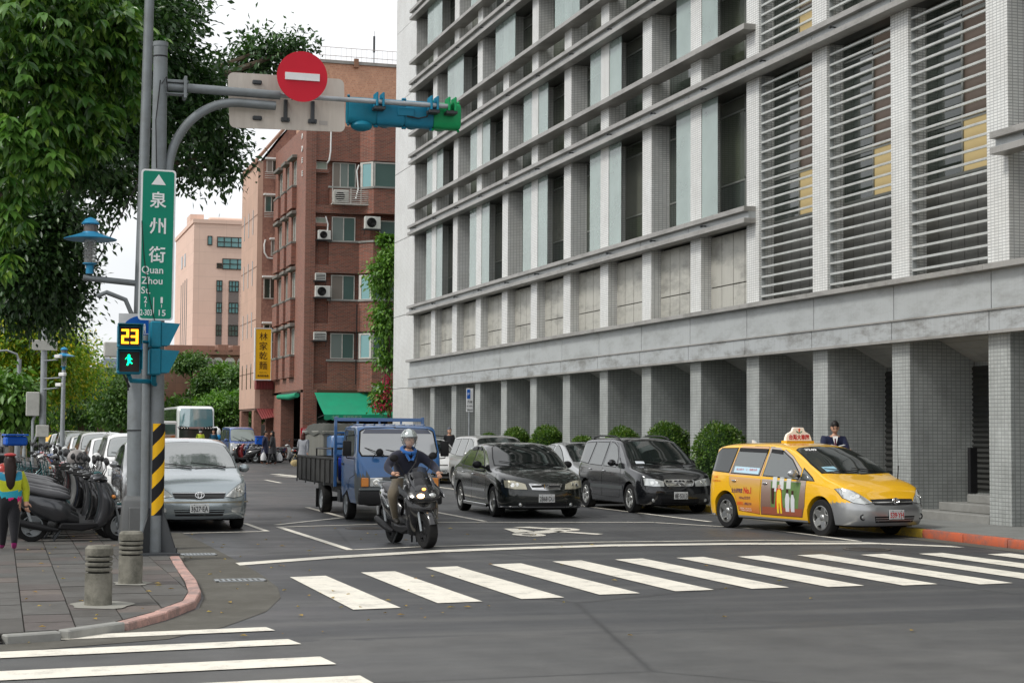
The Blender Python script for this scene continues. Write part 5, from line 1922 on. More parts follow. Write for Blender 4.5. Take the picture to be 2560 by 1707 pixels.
MB().box(bxc - 1.15, bxc + 1.15, YB - .03, YB + .02, .85, 1.72).build('lower_windscreen', glass_dk, bus, bevel=.02)
MB().box(bxc - 1.22, bxc + 1.22, YB - .08, YB + .1, .38, .84).build('bumper', bus_w, bus, bevel=.05)
for k in range(7):
    y0 = YB + .75 + k * 1.5
    MB().box(bxc - W2 - .012, bxc - W2 + .02, y0, y0 + 1.42, 1.75, 3.15).build('side_window', glass_dk, bus, bevel=.05)
for s in (-1, 1):
    mo = MB().tube([(bxc + s * 1.1, YB - .03, 1.85), (bxc + s * 1.4, YB - .35, 1.9), (bxc + s * 1.5, YB - .45, 1.7)], .05, 8).ell((bxc + s * 1.5, YB - .45, 1.55), (.13, .1, .28), 12, 8)
    mirr = mo.build('mirror', bus_w, bus)
    MB().ell((bxc + s * 1.5, YB - .46, 1.22), (.14, .11, .2), 12, 8).build('mirror_end', M('mirror_end_blue', (.02, .25, .55), .4), mirr)
mb = MB().tube([(bxc - 1.2, YB + 2.6, .5), (bxc - .9, YB + 2.6, .5)], .5, 20)
mb.build('wheel', rubber, bus)
MB().box(bxc + .3, bxc + .55, YB - .06, YB - .04, .95, 1.1).build('windscreen_notice', white_pt, bus)
MB().box(bxc - .85, bxc - .5, YB - .06, YB - .04, .9, 1.1).build('windscreen_notice', M('notice_pink', (.5, .08, .1), .5), bus)
bus2 = thing('minibus', (at(420, 1100, 107).x, 109, 0), 'white minibus with multicoloured painted front beside the tour coach', 'bus')
x0, x1 = at(402, 1100, 107).x, at(443, 1100, 107).x
MB().box(x0, x1, 107, 111, .35, 2.25).build('minibus_body', bus_w, bus2, bevel=.15, seg=3)
t_ = NT('minibus_mural_colours')
t_.set(col=t_.ramp(t_.noise(1.6, 3, .7, kind='World'), [(.3, (.1, .3, .45)), (.45, (.5, .5, .5)), (.55, (.6, .25, .08)), (.7, (.5, .1, .1))]), r=.4)
MB().box(x0 + .12, x1 - .12, 106.96, 107, .5, 1.35).build('painted_front', t_.m, bus2, smooth=0)
MB().box(x0 + .12, x1 - .12, 106.95, 107, 1.42, 2.05).build('windscreen', glass_gr, bus2, bevel=.02)
for xx in (x0 + .15, x1 - .3):
    MB().tube([(xx, 107.8, .33), (xx + .15, 107.8, .33)], .33, 18).build('wheel', rubber, bus2)


# ------------------------------------------------------------------ scooters
def sring(x, zc, hw, hh, e=2.3, n=16, tilt=0):
    out = []
    for k in range(n):
        a = 2 * PI * k / n
        c, s_ = math.cos(a), math.sin(a)
        y = hw * math.copysign(abs(c) ** (2 / e), c)
        z = hh * math.copysign(abs(s_) ** (2 / e), s_)
        out.append((x + math.sin(tilt) * z, y, zc + z * math.cos(tilt)))
    return out


def sc_loft(secs, n=16):
    return MB().loft([sring(*s_[:4], e=(s_[4] if len(s_) > 4 else 2.3), tilt=(s_[5] if len(s_) > 5 else 0), n=n) for s_ in secs])


seat_m = M('scooter_seat_vinyl', (.075, .075, .08), .36, vary=.2, vs=6, bump=.05)
sc_grey = carpaint('scooter_graphite', (.05, .052, .058), .5, .32)
sc_black = carpaint('scooter_black', (.012, .012, .013), .2, .25)
sc_silver = carpaint('scooter_silver', (.35, .35, .34), .6, .3)
sc_blue = carpaint('scooter_blue', (.01, .05, .16), .3, .25)
sc_teal = carpaint('scooter_teal', (.0, .09, .10), .3, .25)
sc_red = carpaint('scooter_red', (.35, .02, .02), .1, .3)
sc_white = carpaint('scooter_white', (.55, .55, .53), .0, .3)


def make_scooter(loc, rz, label, paint, cat='scooter', name='scooter', group=None, lean=7, box=False, helmet=None, steer=25, lamp=lens_m, ws='s3', tw=.11):
    root = thing(name, (loc[0], loc[1], loc[2] if len(loc) > 2 else 0), label, cat, group, rz)
    root.rotation_euler = (R_(lean), 0, rz)
    add_wheel(root, -.62, 0, .235, tw, ws)
    sm_ = Matrix.Translation((.62, 0, 0)) @ Matrix.Rotation(R_(steer), 4, 'Z')
    tm, rm, bk, sm = wheel_mesh(.235, tw, ws)
    wo_ = inst('wheel', tm, root, sm_ @ Matrix.Translation((0, 0, .235)))
    inst('rim', rm, wo_)
    inst('dark_backing_disc', bk, wo_)
    inst('spokes', sm, wo_)
    fk = MB()
    for s in (-1, 1):
        fk.tube([(0, s * .075, .235), (-.12, s * .07, .62)], .018, 8)
    fk.v = [tuple(sm_ @ Vector(p)) for p in fk.v]
    put(fk, 'fork', steel_lt, root)
    fd = MB()
    rg = []
    for k in range(9):
        a = R_(20 + 150 * k / 8)
        for q in ((-.065, .262), (-.05, .285), (0, .292), (.05, .285), (.065, .262)):
            rg.append(tuple(sm_ @ Vector((math.cos(a) * q[1], q[0], .235 + math.sin(a) * q[1]))))
    fd.add(rg, [(j * 5 + i, j * 5 + i + 1, (j + 1) * 5 + i + 1, (j + 1) * 5 + i) for j in range(8) for i in range(4)])
    put(fd, 'front_fender', paint, root, smooth=60)
    # leg shield, seen from the side as a slanted shell
    put(MB().loft([sring(x, z, hw, hh, 2.6, 18, t) for x, z, hw, hh, t in ((.26, .22, .14, .07, 0), (.37, .32, .19, .12, -.6), (.44, .47, .22, .14, -1.0), (.45, .62, .23, .14, -1.15), (.41, .76, .21, .12, -1.2), (.34, .88, .14, .09, -1.2))]), 'leg_shield', paint, root)
    put(sc_loft([(.60, .60, .03, .05), (.56, .64, .12, .10), (.48, .72, .14, .14), (.40, .80, .12, .12), (.33, .86, .06, .06)]), 'front_cowl', paint, root)
    put(MB().ell((.595, 0, .69), (.05, .085, .075), 14, 8), 'headlight', lamp, root)
    for s in (-1, 1):
        put(MB().ell((.53, s * .15, .68), (.04, .035, .03), 10, 6), 'indicator', amber, root)
    # footboard, under body
    put(MB().prism([(.34, .23), (.34, .30), (.05, .285), (-.22, .30), (-.26, .20), (.1, .17)], -.165, .165, 'xz'), 'footboard', black_pl, root, bevel=.02)
    # rear body and seat
    put(sc_loft([(-.08, .42, .10, .13, 2.6), (-.17, .45, .155, .19, 2.6), (-.32, .47, .18, .21, 2.6), (-.5, .53, .185, .185, 2.5), (-.7, .60, .16, .145, 2.4), (-.88, .68, .11, .09, 2.3), (-.96, .73, .04, .035)]), 'rear_body', paint, root)
    put(sc_loft([(-.08, .655, .04, .02), (-.12, .66, .09, .045), (-.25, .69, .125, .06), (-.42, .71, .135, .062), (-.56, .745, .13, .06), (-.72, .78, .12, .055), (-.86, .80, .08, .04), (-.90, .80, .03, .02)]), 'seat', seat_m, root)
    put(MB().tube([(-.72, -.12, .76), (-.95, -.10, .83), (-.98, 0, .84), (-.95, .10, .83), (-.72, .12, .76)], .013, 6), 'grab_rail', steel_lt, root)
    put(sc_loft([(.05, .3, .1, .06), (-.1, .34, .12, .1), (-.2, .36, .1, .1)]), 'tunnel', black_pl, root)
    put(MB().ell((-.93, 0, .68), (.035, .09, .035), 12, 6), 'tail_light', red_lens, root)
    put(MB().prism([(-.80, .62), (-1.02, .50), (-1.04, .36), (-1.01, .36), (-.98, .48), (-.78, .58)], -.08, .08, 'xz'), 'rear_fender', black_pl, root)
    put(MB().box(-1.05, -1.04, -.1, .1, .38, .50), 'number_plate', plate_m, root)
    # engine and belt case, exhaust
    put(MB().loft([sring(x, z, .045, hh, 2.4, 14) for x, z, hh in ((-.08, .26, .06), (-.15, .27, .09), (-.4, .26, .08), (-.62, .24, .10), (-.70, .24, .06))]), 'engine_case', M('engine_alloy_dark', (.06, .06, .06), .45, .5), root)
    ex = sc_loft([(-.25, .19, .02, .02), (-.45, .22, .05, .05), (-.75, .29, .055, .055), (-.92, .33, .045, .045)], 12)
    ex.v = [(x, y - .15, z) for x, y, z in ex.v]
    put(ex, 'exhaust', black_pl, root)
    put(MB().ell((-.34, -.105, .27), (.075, .035, .075), 14, 8), 'fan_cover', MATS['engine_alloy_dark'], root)
    put(MB().tube([(-.62, -.12, .25), (-.72, -.11, .56)], .022, 8).tube([(-.62, .12, .25), (-.72, .11, .56)], .022, 8), 'shock_absorber', steel_lt, root)
    put(MB().tube([(-.15, .13, .2), (-.28, .20, .02)], .012, 6).tube([(-.2, -.1, .2), (-.32, -.14, .02)], .014, 6).tube([(-.2, .1, .2), (-.32, .14, .02)], .014, 6), 'stand', steel_dk, root)
    # handlebar
    hs = Matrix.Translation((.34, 0, 0)) @ Matrix.Rotation(R_(steer), 4, 'Z') @ Matrix.Translation((-.34, 0, 0))
    hbm = sc_loft([(.20, .93, .06, .03), (.25, .95, .11, .05), (.33, .96, .13, .055), (.40, .93, .10, .05), (.44, .90, .05, .03)])
    hbm.v = [tuple(hs @ Vector(p)) for p in hbm.v]
    hb_ = put(hbm, 'handlebar_cowl', paint, root)
    for s in (-1, 1):
        g_ = MB().tube([(.30, s * .10, .95), (.26, s * .22, .955), (.20, s * .33, .95)], [.012, .019, .019], 8)
        g_.v = [tuple(hs @ Vector(p)) for p in g_.v]
        put(g_, 'grip', rubber, hb_)
        mi_ = MB().tube([(.29, s * .16, .98), (.30, s * .22, 1.08), (.27, s * .27, 1.16)], .007, 6).ell((.26, s * .29, 1.21), (.02, .065, .05), 12, 8)
        mi_.v = [tuple(hs @ Vector(p)) for p in mi_.v]
        put(mi_, 'mirror', black_pl, hb_)
        lv = MB().tube([(.34, s * .10, .95), (.31, s * .26, .945)], .006, 5)
        lv.v = [tuple(hs @ Vector(p)) for p in lv.v]
        put(lv, 'brake_lever', steel_lt, hb_)
    if box:
        put(MB().box(-1.08, -.74, -.19, .19, .86, 1.16), 'top_box', black_pl, root, bevel=.05, seg=3)
    return root


# parked row on the left pavement, noses to the street
names = ['graphite', 'black', 'silver', 'blue', 'teal', 'red', 'white']
paints = dict(graphite=sc_grey, black=sc_black, silver=sc_silver, blue=sc_blue, teal=sc_teal, red=sc_red, white=sc_white)
where = ['nearest in the pavement row, beside the lamp pole', 'second in the pavement row', 'third in the pavement row', 'fourth in the pavement row', 'fifth in the pavement row', 'sixth in the pavement row', 'seventh in the pavement row', 'eighth in the pavement row', 'ninth in the pavement row', 'tenth in the pavement row', 'eleventh in the pavement row', 'twelfth in the pavement row', 'thirteenth in the pavement row', 'fourteenth in the pavement row', 'fifteenth in the pavement row', 'sixteenth in the pavement row', 'seventeenth in the pavement row', 'eighteenth in the pavement row', 'last of the pavement row']
seq = ['graphite', 'black', 'teal', 'graphite', 'black', 'silver', 'black', 'graphite', 'black', 'blue', 'black', 'silver', 'black', 'graphite', 'black', 'graphite', 'black', 'red', 'black']
G_SC = 'scooters parked in a row on the left pavement'
protos = {}
for i, c in enumerate(seq):
    y = 25.75 + i * .53 + (.1 if i else 0)
    x = 1.14 + (rng.uniform(-.17, .08) if i else 0) + (0 if i else -.02)
    rz = R_(rng.uniform(-7, 12)) if i else R_(2)
    lb = c + ' step-through scooter, ' + where[i]
    if c in protos:
        o = copy_tree(protos[c])
        o['label'] = lb
    else:
        o = make_scooter((x, y, PZ), rz, lb, paints[c], group=G_SC, steer=28, lean=4, box=(c in ('red',)))
        protos[c] = o
    o.location = (x, y, PZ)
    o.rotation_euler = (R_(4 + rng.uniform(0, 2)), 0, rz)
# helmets resting on two of them
for k, (x, y, z, m_, lb) in enumerate(((1.28, 29.5, 1.24, M('helmet_grey', (.3, .28, .27), .35), 'matt grey helmet hung on a scooter mirror in the row'), (.1, 28.8, 1.02, M('helmet_red', (.35, .03, .02), .3), 'red helmet on a scooter seat behind the girl'))):
    he = thing('helmet', (x, y, z), lb, 'helmet')
    mb = MB().ell((x, y, z), (.15, .14, .15), 18, 12)
    keep = [f for f in mb.f if sum(mb.v[i][2] for i in f) / len(f) > z - .09]
    mb.f = keep
    mb.mi = [0] * len(keep)
    mb.build('shell', m_, he)
    MB().tube([(x + .148 * math.cos(a), y + .138 * math.sin(a), z - .09) for a in [2 * PI * j / 16 for j in range(17)]], .012, 6, caps=False).build('rim', black_pl, he)

# bicycles further along
def make_bike(loc, rz, label, group=None):
    root = thing('bicycle', loc, label, 'bicycle', group, rz)
    for x in (-.5, .52):
        b = MB().tube([(x + .33 * math.cos(a), 0, .33 + .33 * math.sin(a)) for a in [2 * PI * j / 20 for j in range(21)]], .014, 5, caps=False)
        w_ = put(b, 'wheel', rubber, root)
        sp = MB()
        for j in range(8):
            a = PI * j / 8
            sp.tube([(x + .32 * math.cos(a), 0, .33 + .32 * math.sin(a)), (x - .32 * math.cos(a), 0, .33 - .32 * math.sin(a))], .002, 3, caps=False)
        o = put(sp, 'spokes', steel_lt, w_)
        tag(o, kind='stuff')
    put(MB().tube([(-.5, 0, .33), (-.05, 0, .3), (.42, 0, .82), (-.2, 0, .80), (-.05, 0, .3)], .014, 6).tube([(-.5, 0, .33), (-.2, 0, .80), (-.23, 0, .92)], .012, 6).tube([(.52, 0, .33), (.40, 0, .95)], .012, 6), 'frame', paints['teal'], root)
    put(MB().tube([(.36, -.25, .98), (.40, 0, .95), (.36, .25, .98)], .011, 6), 'handlebar', steel_dk, root)
    put(MB().ell((-.24, 0, .95), (.12, .07, .03), 10, 6), 'saddle', seat_m, root)
    return root


bp = make_bike((.5, 36.3, PZ), R_(5), 'bicycle parked just past the pavement scooters, first of the bikes', 'bicycles beyond the scooters')
for k in range(9):
    b = copy_tree(bp)
    b.location = (.5 + rng.uniform(-.5, .3), 37.0 + k * .62, PZ)
    b.rotation_euler = (R_(rng.uniform(-6, 6)), 0, R_(rng.uniform(-20, 25)))
    b['label'] = ['second', 'third', 'fourth', 'fifth', 'sixth', 'seventh', 'eighth', 'ninth', 'tenth'][k] + ' bicycle along the pavement, counting from the scooter row'
# scooters beyond the bicycles
for k in range(10):
    src = protos[['black', 'silver', 'red', 'blue', 'graphite'][k % 5]]
    b = copy_tree(src)
    b.location = (.9 + rng.uniform(-.2, .2), 43.4 + k * .85, PZ)
    b.rotation_euler = (R_(4), 0, R_(rng.uniform(-10, 10)))
    b['group'] = 'scooters parked beyond the bicycles'
    b['label'] = ['black', 'silver', 'red', 'blue', 'graphite'][k % 5] + ' scooter parked past the bicycles, ' + ['first', 'second', 'third', 'fourth', 'fifth', 'sixth', 'seventh', 'eighth', 'ninth', 'tenth'][k] + ' of them'
# motorbikes by the red building
G2 = 'scooters and motorbikes parked by the brick building'
cs = ['black', 'red', 'blue', 'black', 'graphite', 'blue']
for k in range(6):
    b = copy_tree(protos[cs[k]])
    y = 87.2 + .25 * k
    x = at([610, 622, 636, 650, 664, 672][k], 1150, y).x
    b.location = (x, y, 0)
    b.rotation_euler = (R_(5), 0, R_(155 + 6 * k))
    b['group'] = G2
    b['label'] = cs[k] + ' motorbike in the cluster before the microvan, ' + ['first', 'second', 'third', 'fourth', 'fifth', 'sixth'][k] + ' from the van'
b = copy_tree(protos['silver'])
b.location = (at(702, 1160, 85.5).x, 85.5, 0)
b.rotation_euler = (R_(4), 0, R_(-8))
b['group'] = G2
b['label'] = 'pale silver scooter side-on behind the two walking people'
for k in range(3):
    b = copy_tree(protos[['black', 'silver', 'graphite'][k]])
    b.location = (at(726 + 9 * k, 1150, 88.5).x, 86.6 + k * .4, 0)
    b.rotation_euler = (R_(5), 0, R_(70 + 10 * k))
    b['group'] = G2
    b['label'] = ['black', 'silver', 'graphite'][k] + ' scooter parked under the brick arcade, ' + ['nearest the silver one', 'middle of three', 'beside the corner pillar'][k]
# blue delivery crates
for (u, v, Y, w_, h_, lb, rz) in ((648, 1102, 88.3, .42, .42, 'big blue delivery box on a motorbike behind the walking couple', 0), (38, 1102, 41, .5, .22, 'blue tarpaulin-wrapped crate on a bicycle at the far left', .2)):
    p = at(u, v, Y)
    bb = thing('delivery_box', p, lb, 'box')
    MB().cbox(p, (w_, .4, h_), 0, rz).build('box_body', M('delivery_blue', (.01, .1, .5), .45, vary=.2), bb, bevel=.04)
    MB().cbox(p + Vector((0, 0, h_ / 2 + .03)), (w_ + .04, .44, .04), 0, rz).build('lid', MATS['delivery_blue'], bb, bevel=.01)
# ------------------------------------------------------------------ signal pole with arm
sp_ = thing('signal_pole', (2.03, 22.77, PZ), 'thick grey signal pole with gooseneck arm and yellow black striped foot', 'pole')
MB().tube([(2.03, 22.77, PZ), (2.0, 22.77, 3.2), (1.985, 22.77, 6.95)], [.115, .105, .095], 24).build('pole', steel, sp_)
MB().tube([(1.985, 22.77, 6.93), (1.985, 22.77, 6.99)], [.102, .102], 24).build('pole_cap', steel, sp_)
MB().tube([(1.985, 22.77, 6.78), (1.985, 22.77, 6.80)], .099, 24).build('cable_tie', black_pl, sp_)
MB().tube([(1.88, 22.70, PZ), (1.87, 22.70, 3.0)], .055, 12).build('conduit', steel, sp_)
fb = MB()
for k in range(4):
    a = PI / 4 + k * PI / 2
    m = Matrix.Translation((2.03, 22.77, PZ)) @ Matrix.Rotation(a, 4, 'Z')
    fb.prism([(.09, 0), (.36, 0), (.36, .06), (.12, .62), (.09, .62)], -.01, .01, 'xz', 0, m)
fb.build('gusset', steel_dk, sp_)
MB().box(1.73, 2.33, 22.47, 23.07, PZ - .01, PZ + .035).build('base_plate', steel_dk, sp_, bevel=.006)
for dx in (-.25, .25):
    for dy in (-.25, .25):
        MB().tube([(2.03 + dx, 22.77 + dy, PZ + .03), (2.03 + dx, 22.77 + dy, PZ + .1)], .025, 6).build('anchor_bolt', steel_dk, sp_)
MB().box(1.66, 2.4, 22.4, 23.14, PZ - .1, PZ - .004).build('plinth', concrete, sp_, bevel=.02)
# striped sleeve, nine slanting bands round the street side of the pole
z0 = .62
prof = []
n = 20
def sleeve(za, zb, m_, nm):
    mb = MB()
    vs = []
    for i in range(n + 1):
        a = R_(-118 + 110 * i / n)
        sh = .14 * i / n * 1.6
        for z in (za, zb):
            zz = min(max(z + sh, .60), 1.82)
            r = .1185 - .004 * (zz / 3)
            vs.append((2.022 + r * math.cos(a), 22.77 + r * math.sin(a), zz))
    mb.add(vs, [(2 * i, 2 * i + 2, 2 * i + 3, 2 * i + 1) for i in range(n)])
    mb.build(nm, m_, sp_, smooth=60)
for k in range(8):
    sleeve(.38 + k * .19, .38 + (k + 1) * .19 - .001, hz_yellow if k % 2 else hz_black, 'stripe')
# horizontal arm and its thin tip
za = 6.37
MB().tube([(2.05, 22.77, za + .02), (3.62, 22.76, za)], .062, 16).build('arm', steel, sp_)
MB().tube([(3.55, 22.76, za - .0), (6.05, 22.76, za - .0)], .034, 14).build('arm_tip', steel_lt, sp_)
MB().box(2.06, 2.36, 22.70, 22.84, za - .09, za - .07).box(2.06, 2.36, 22.70, 22.84, za + .07, za + .11).box(2.30, 2.34, 22.66, 22.88, za - .14, za + .16).build('bracket', steel, sp_, bevel=.006)
arc = []
for k in range(15):
    a = PI - PI / 2 * k / 14
    arc.append((3.05 + .93 * math.cos(a), 22.77, 5.2 + 1.03 * math.sin(a)))
MB().tube([(2.10, 22.77, 3.6), (2.11, 22.77, 4.6)] + arc + [(3.56, 22.77, 6.22)], .062, 16).build('gooseneck', steel, sp_)
cab_ = MB().tube([(2.0, 22.66, 6.4), (2.06, 22.65, 6.5), (2.08, 22.66, 6.3)], .008, 6).tube([(1.98, 22.66, 6.45), (1.93, 22.66, 5.9), (1.95, 22.66, 5.25)], .008, 6)
cab_.build('loose_cable', black_pl, sp_)
# no entry disc
ne = thing('no_entry_sign', (3.90, 22.62, 6.62), 'round red no entry sign with white bar on the signal arm', 'sign')
q = Matrix.Translation((3.90, 22.62, 6.62)) @ Matrix.Rotation(PI / 2, 4, 'X')
MB().lathe([(.001, 0), (.345, 0), (.352, .006), (.352, .016), (.001, .016)], 48, q).build('disc', red_pt, ne)
MB().box(3.90 - .24, 3.90 + .24, 22.585, 22.604, 6.565, 6.665).build('white_bar', sign_white, ne, smooth=0)
MB().tube([(3.78, 22.66, 6.3), (3.78, 22.66, 6.8)], .02, 8).tube([(4.02, 22.66, 6.3), (4.02, 22.66, 6.8)], .02, 8).build('back_rail', steel_dk, ne)
# reverse of a direction panel hanging behind the arm
bp_ = thing('sign_back_panel', (3.73, 22.9, 6.3), 'cream rear side of a wide road sign clamped behind the arm', 'sign')
mb = MB()
pc = []
for (cx, cz, a0) in ((4.55 - .08, 6.70 - .09, 0), (2.92 + .08, 6.69 - .09, 90), (2.95 + .08, 5.90 + .09, 180), (4.57 - .08, 5.93 + .09, 270)):
    for k in range(5):
        a = R_(a0 + 90 * k / 4)
        pc.append((cx + .08 * math.cos(a), cz + .08 * math.sin(a)))
mb.prism(pc, 22.92, 22.935, 'xz')
mb.build('panel', sign_back, bp_, smooth=0)
for (x, z) in ((3.32, 6.56), (3.33, 6.06)):
    MB().box(x - .065, x + .065, 22.88, 22.92, z - .03, z + .03).build('clamp', steel_dk, bp_, bevel=.012)
for x in (3.72, 4.10):
    MB().box(x - .025, x + .025, 22.86, 22.92, 6.04, 6.34).box(x - .06, x + .06, 22.87, 22.92, 6.03, 6.09).build('clamp_strap', steel_dk, bp_, bevel=.006)
MB().box(4.2, 4.32, 22.915, 22.92, 6.02, 6.08).build('sticker', M('faded_sticker', (.4, .37, .34), .6), bp_, smooth=0)
# four-lamp signal seen from behind
sg = thing('traffic_signal', (5.45, 23.02, 6.3), 'horizontal teal traffic signal seen from behind with green end section', 'traffic light')


def housing(x0, x1, m_, nm, r=.19):
    rings = []
    for x in (x0, x0 + .02, x1 - .02, x1):
        k = .93 if x in (x0, x1) else 1
        ring = []
        for i in range(20):
            a = 2 * PI * i / 20
            c, s_ = math.cos(a), math.sin(a)
            ring.append((x, 23.03 + .13 * k * math.copysign(abs(c) ** .5, c), 6.27 + r * k * math.copysign(abs(s_) ** .5, s_)))
        rings.append(ring)
    return MB().loft(rings).build(nm, m_, sg, smooth=35)


xs_ = [4.62, 5.03, 5.44, 5.86]
for i, (a, b) in enumerate(zip(xs_, xs_[1:])):
    housing(a, b - .006, [teal, teal_lt, teal_lt][i], 'housing')
housing(5.86, 6.26, green_box, 'housing')
for i in range(4):
    x = 4.82 + i * .41
    vz = MB().lathe([(.155, 0), (.155, .24)], 20, Matrix.Translation((x, 23.14, 6.27)) @ Matrix.Rotation(-PI / 2, 4, 'X'), caps=False)
    vz.f = [f for f in vz.f]
    vz.build('visor', teal if i < 3 else green_box, sg)
    MB().ell((x, 23.16, 6.27), (.14, .03, .14), 16, 8).build('lens', led_off, sg)
    for dx in (-.19, .19):
        for dz, zz in ((.205, 1), (-.205, -1)):
            MB().ell((x + dx, 22.99, 6.27 + dz), (.022, .03, .022), 8, 6).build('latch', [teal, teal_lt, teal_lt, green_box][i], sg)
MB().ell((4.82, 23.0, 6.06), (.16, .13, .08), 12, 8).build('bulge', teal, sg)
for x, m_ in ((5.03, teal_lt), (5.82, teal_lt), (6.08, green_box)):
    MB().box(x - .06, x - .03, 22.70, 22.92, 6.30, 6.50).box(x + .03, x + .06, 22.70, 22.92, 6.30, 6.50).build('clamp', m_, sg, bevel=.006)
    MB().box(x - .08, x + .08, 22.72, 22.90, 6.26, 6.31).build('clamp_foot', steel_dk, sg, bevel=.008)
MB().box(5.32, 5.56, 22.88, 22.90, 6.22, 6.34).build('rating_plate', teal_lt, sg, bevel=.006)
MB().tube([(5.77, 22.8, 6.33), (5.74, 22.85, 6.22), (5.62, 22.86, 6.19), (5.45, 22.86, 6.21)], .012, 6).build('cable', black_pl, sg)

# ------------------------------------------------------------------ tall lamp pole with blue lantern
lp = thing('lamp_pole', (1.92, 24.8, PZ), 'tall tapering grey lamp pole with cast foot beside the signal pole', 'pole')
MB().tube([(1.93, 24.8, .6), (1.90, 24.8, 2.9), (1.92, 24.8, 3.1), (1.99, 24.8, 8.3), (2.03, 24.8, 12)], [.135, .125, .08, .07, .05], 20).build('pole', steel, lp)
MB().loft([[(1.93 + a * r, 24.8 + b * r, z) for a, b in ((-1, -1), (1, -1), (1, 1), (-1, 1))] for z, r in ((PZ, .23), (.2, .225), (.72, .185), (.78, .14))]).build('cast_foot', M('cast_foot_grey', (.16, .165, .165), .5, .4, dirt=.3), lp, bevel=.02, seg=2)
MB().box(1.82, 2.04, 24.56, 24.60, .25, .62).build('access_door', MATS['cast_foot_grey'], lp, bevel=.01)
for z in (1.72, 2.45):
    MB().tube([(1.91, 24.8, z), (1.91, 24.8, z + .015)], .138, 20).build('cable_tie', black_pl, lp)
MB().tube([(1.90, 24.8, 3.87), (1.12, 24.8, 3.93)], .045, 12).build('lantern_arm', steel, lp)
MB().tube([(1.86, 24.72, 3.0), (1.84, 24.72, 3.35), (1.72, 24.72, 3.62), (1.45, 24.72, 3.72), (1.32, 24.72, 3.66)], .035, 10).build('short_bracket', steel, lp)
MB().tube([(1.78, 24.66, 2.95), (1.68, 24.66, 2.8), (1.70, 24.66, 2.55), (1.80, 24.66, 2.35)], .016, 6).tube([(1.80, 24.66, 2.95), (1.74, 24.66, 2.7), (1.78, 24.66, 2.3)], .012, 6).build('loose_cable', black_pl, lp)


def lantern(x, y, z, s, parent):
    """flat-hatted lantern, z = underside of the glass"""
    T = Matrix.Translation((x, y, z)) @ Matrix.Scale(s, 4)
    MB().lathe([(.07, -.18), (.07, -.03), (.13, 0), (.13, .02), (.001, .02)], 18, T).build('lantern_socket', hat_blue, parent)
    MB().lathe([(.105, .02), (.12, .45)], 18, T, caps=False).build('lantern_glass', M('lantern_glass', (.5, .5, .48), .1, 0, a=.35, spec=.8), parent)
    MB().lathe([(.05, .02), (.05, .42), (.001, .43)], 12, T).build('lamp_core', M('lamp_core', (.1, .09, .085), .4), parent)
    for k in range(5):
        MB().lathe([(.122, .12 + k * .06), (.126, .135 + k * .06)], 18, T, caps=False).build('louvre_ring', steel_lt, parent)
    MB().lathe([(.001, .46), (.48, .455), (.485, .47), (.30, .53), (.15, .585), (.14, .6)], 30, T).build('hat', hat_blue, parent)
    MB().lathe([(.13, .6), (.12, .74)], 16, T, caps=False).build('collar', M('brown_glass', (.12, .1, .09), .2), parent)
    MB().lathe([(.16, .74), (.165, .76), (.10, .84), (.001, .88)], 18, T).build('cap', hat_blue, parent)


lan = thing('street_lantern', (1.21, 24.8, 3.97), 'blue flat-hatted street lantern on the arm beside the green street sign', 'lamp', 'blue hatted street lamps')
lantern(1.21, 24.8, 4.13, .78, lan)
wb = thing('junction_box', (1.58, 24.6, 2.6), 'plain grey junction box strapped to the tall lamp pole', 'box')
p0, p1 = at(260, 855, 24.5), at(300, 893, 24.5)
MB().box(p0.x, p1.x, 24.4, 24.6, p1.z, p0.z).build('cabinet', beige_box, wb, bevel=.012)
MB().box(p1.x, 1.85, 24.5, 24.53, p1.z + .03, p1.z + .06).box(p1.x, 1.85, 24.5, 24.53, p0.z - .06, p0.z - .03).build('straps', steel_lt, wb)

# green street name sign
sn = thing('street_name_sign', (1.96, 22.42, 3.19), 'tall green street name sign in white Chinese and Latin letters', 'sign')


def rrect(w, h, r, n=5):
    out = []
    for (cx, cz, a0) in ((w / 2 - r, h / 2 - r, 0), (-w / 2 + r, h / 2 - r, 90), (-w / 2 + r, -h / 2 + r, 180), (w / 2 - r, -h / 2 + r, 270)):
        for k in range(n):
            a = R_(a0 + 90 * k / (n - 1))
            out.append((cx + r * math.cos(a), cz + r * math.sin(a)))
    return out


SM = Matrix.Translation((1.957, 22.42, 4.19)) @ Matrix.Rotation(R_(.3), 4, 'Y')
sn_w, sn_h = .455, 2.01


def sfill(mb_fn, name, mat):
    b = MB()
    mb_fn(b)
    b.v = [tuple(SM @ Vector(v)) for v in b.v]
    return b.build(name, mat, sn, smooth=0)


sfill(lambda b: b.prism(rrect(sn_w, sn_h, .045), -.008, .012, 'xz'), 'plate', sign_white)
sfill(lambda b: b.prism(rrect(sn_w - .045, sn_h - .045, .035), -.0115, -.0085, 'xz'), 'green_field', sign_green)
sfill(lambda b: b.prism([(-.095, .80), (.095, .80), (.0, .94)], -.0145, -.012, 'xz'), 'arrow', sign_white)
TXM = Matrix.Rotation(PI / 2, 4, 'X')


def stext(s, x, z, w=None, h=None, bold=.0, align='CENTER'):
    text(s, 'lettering', sign_white, sn, SM @ Matrix.Translation((x, -.0135, z)) @ TXM, width=w, height=h, bold=bold, align=align)


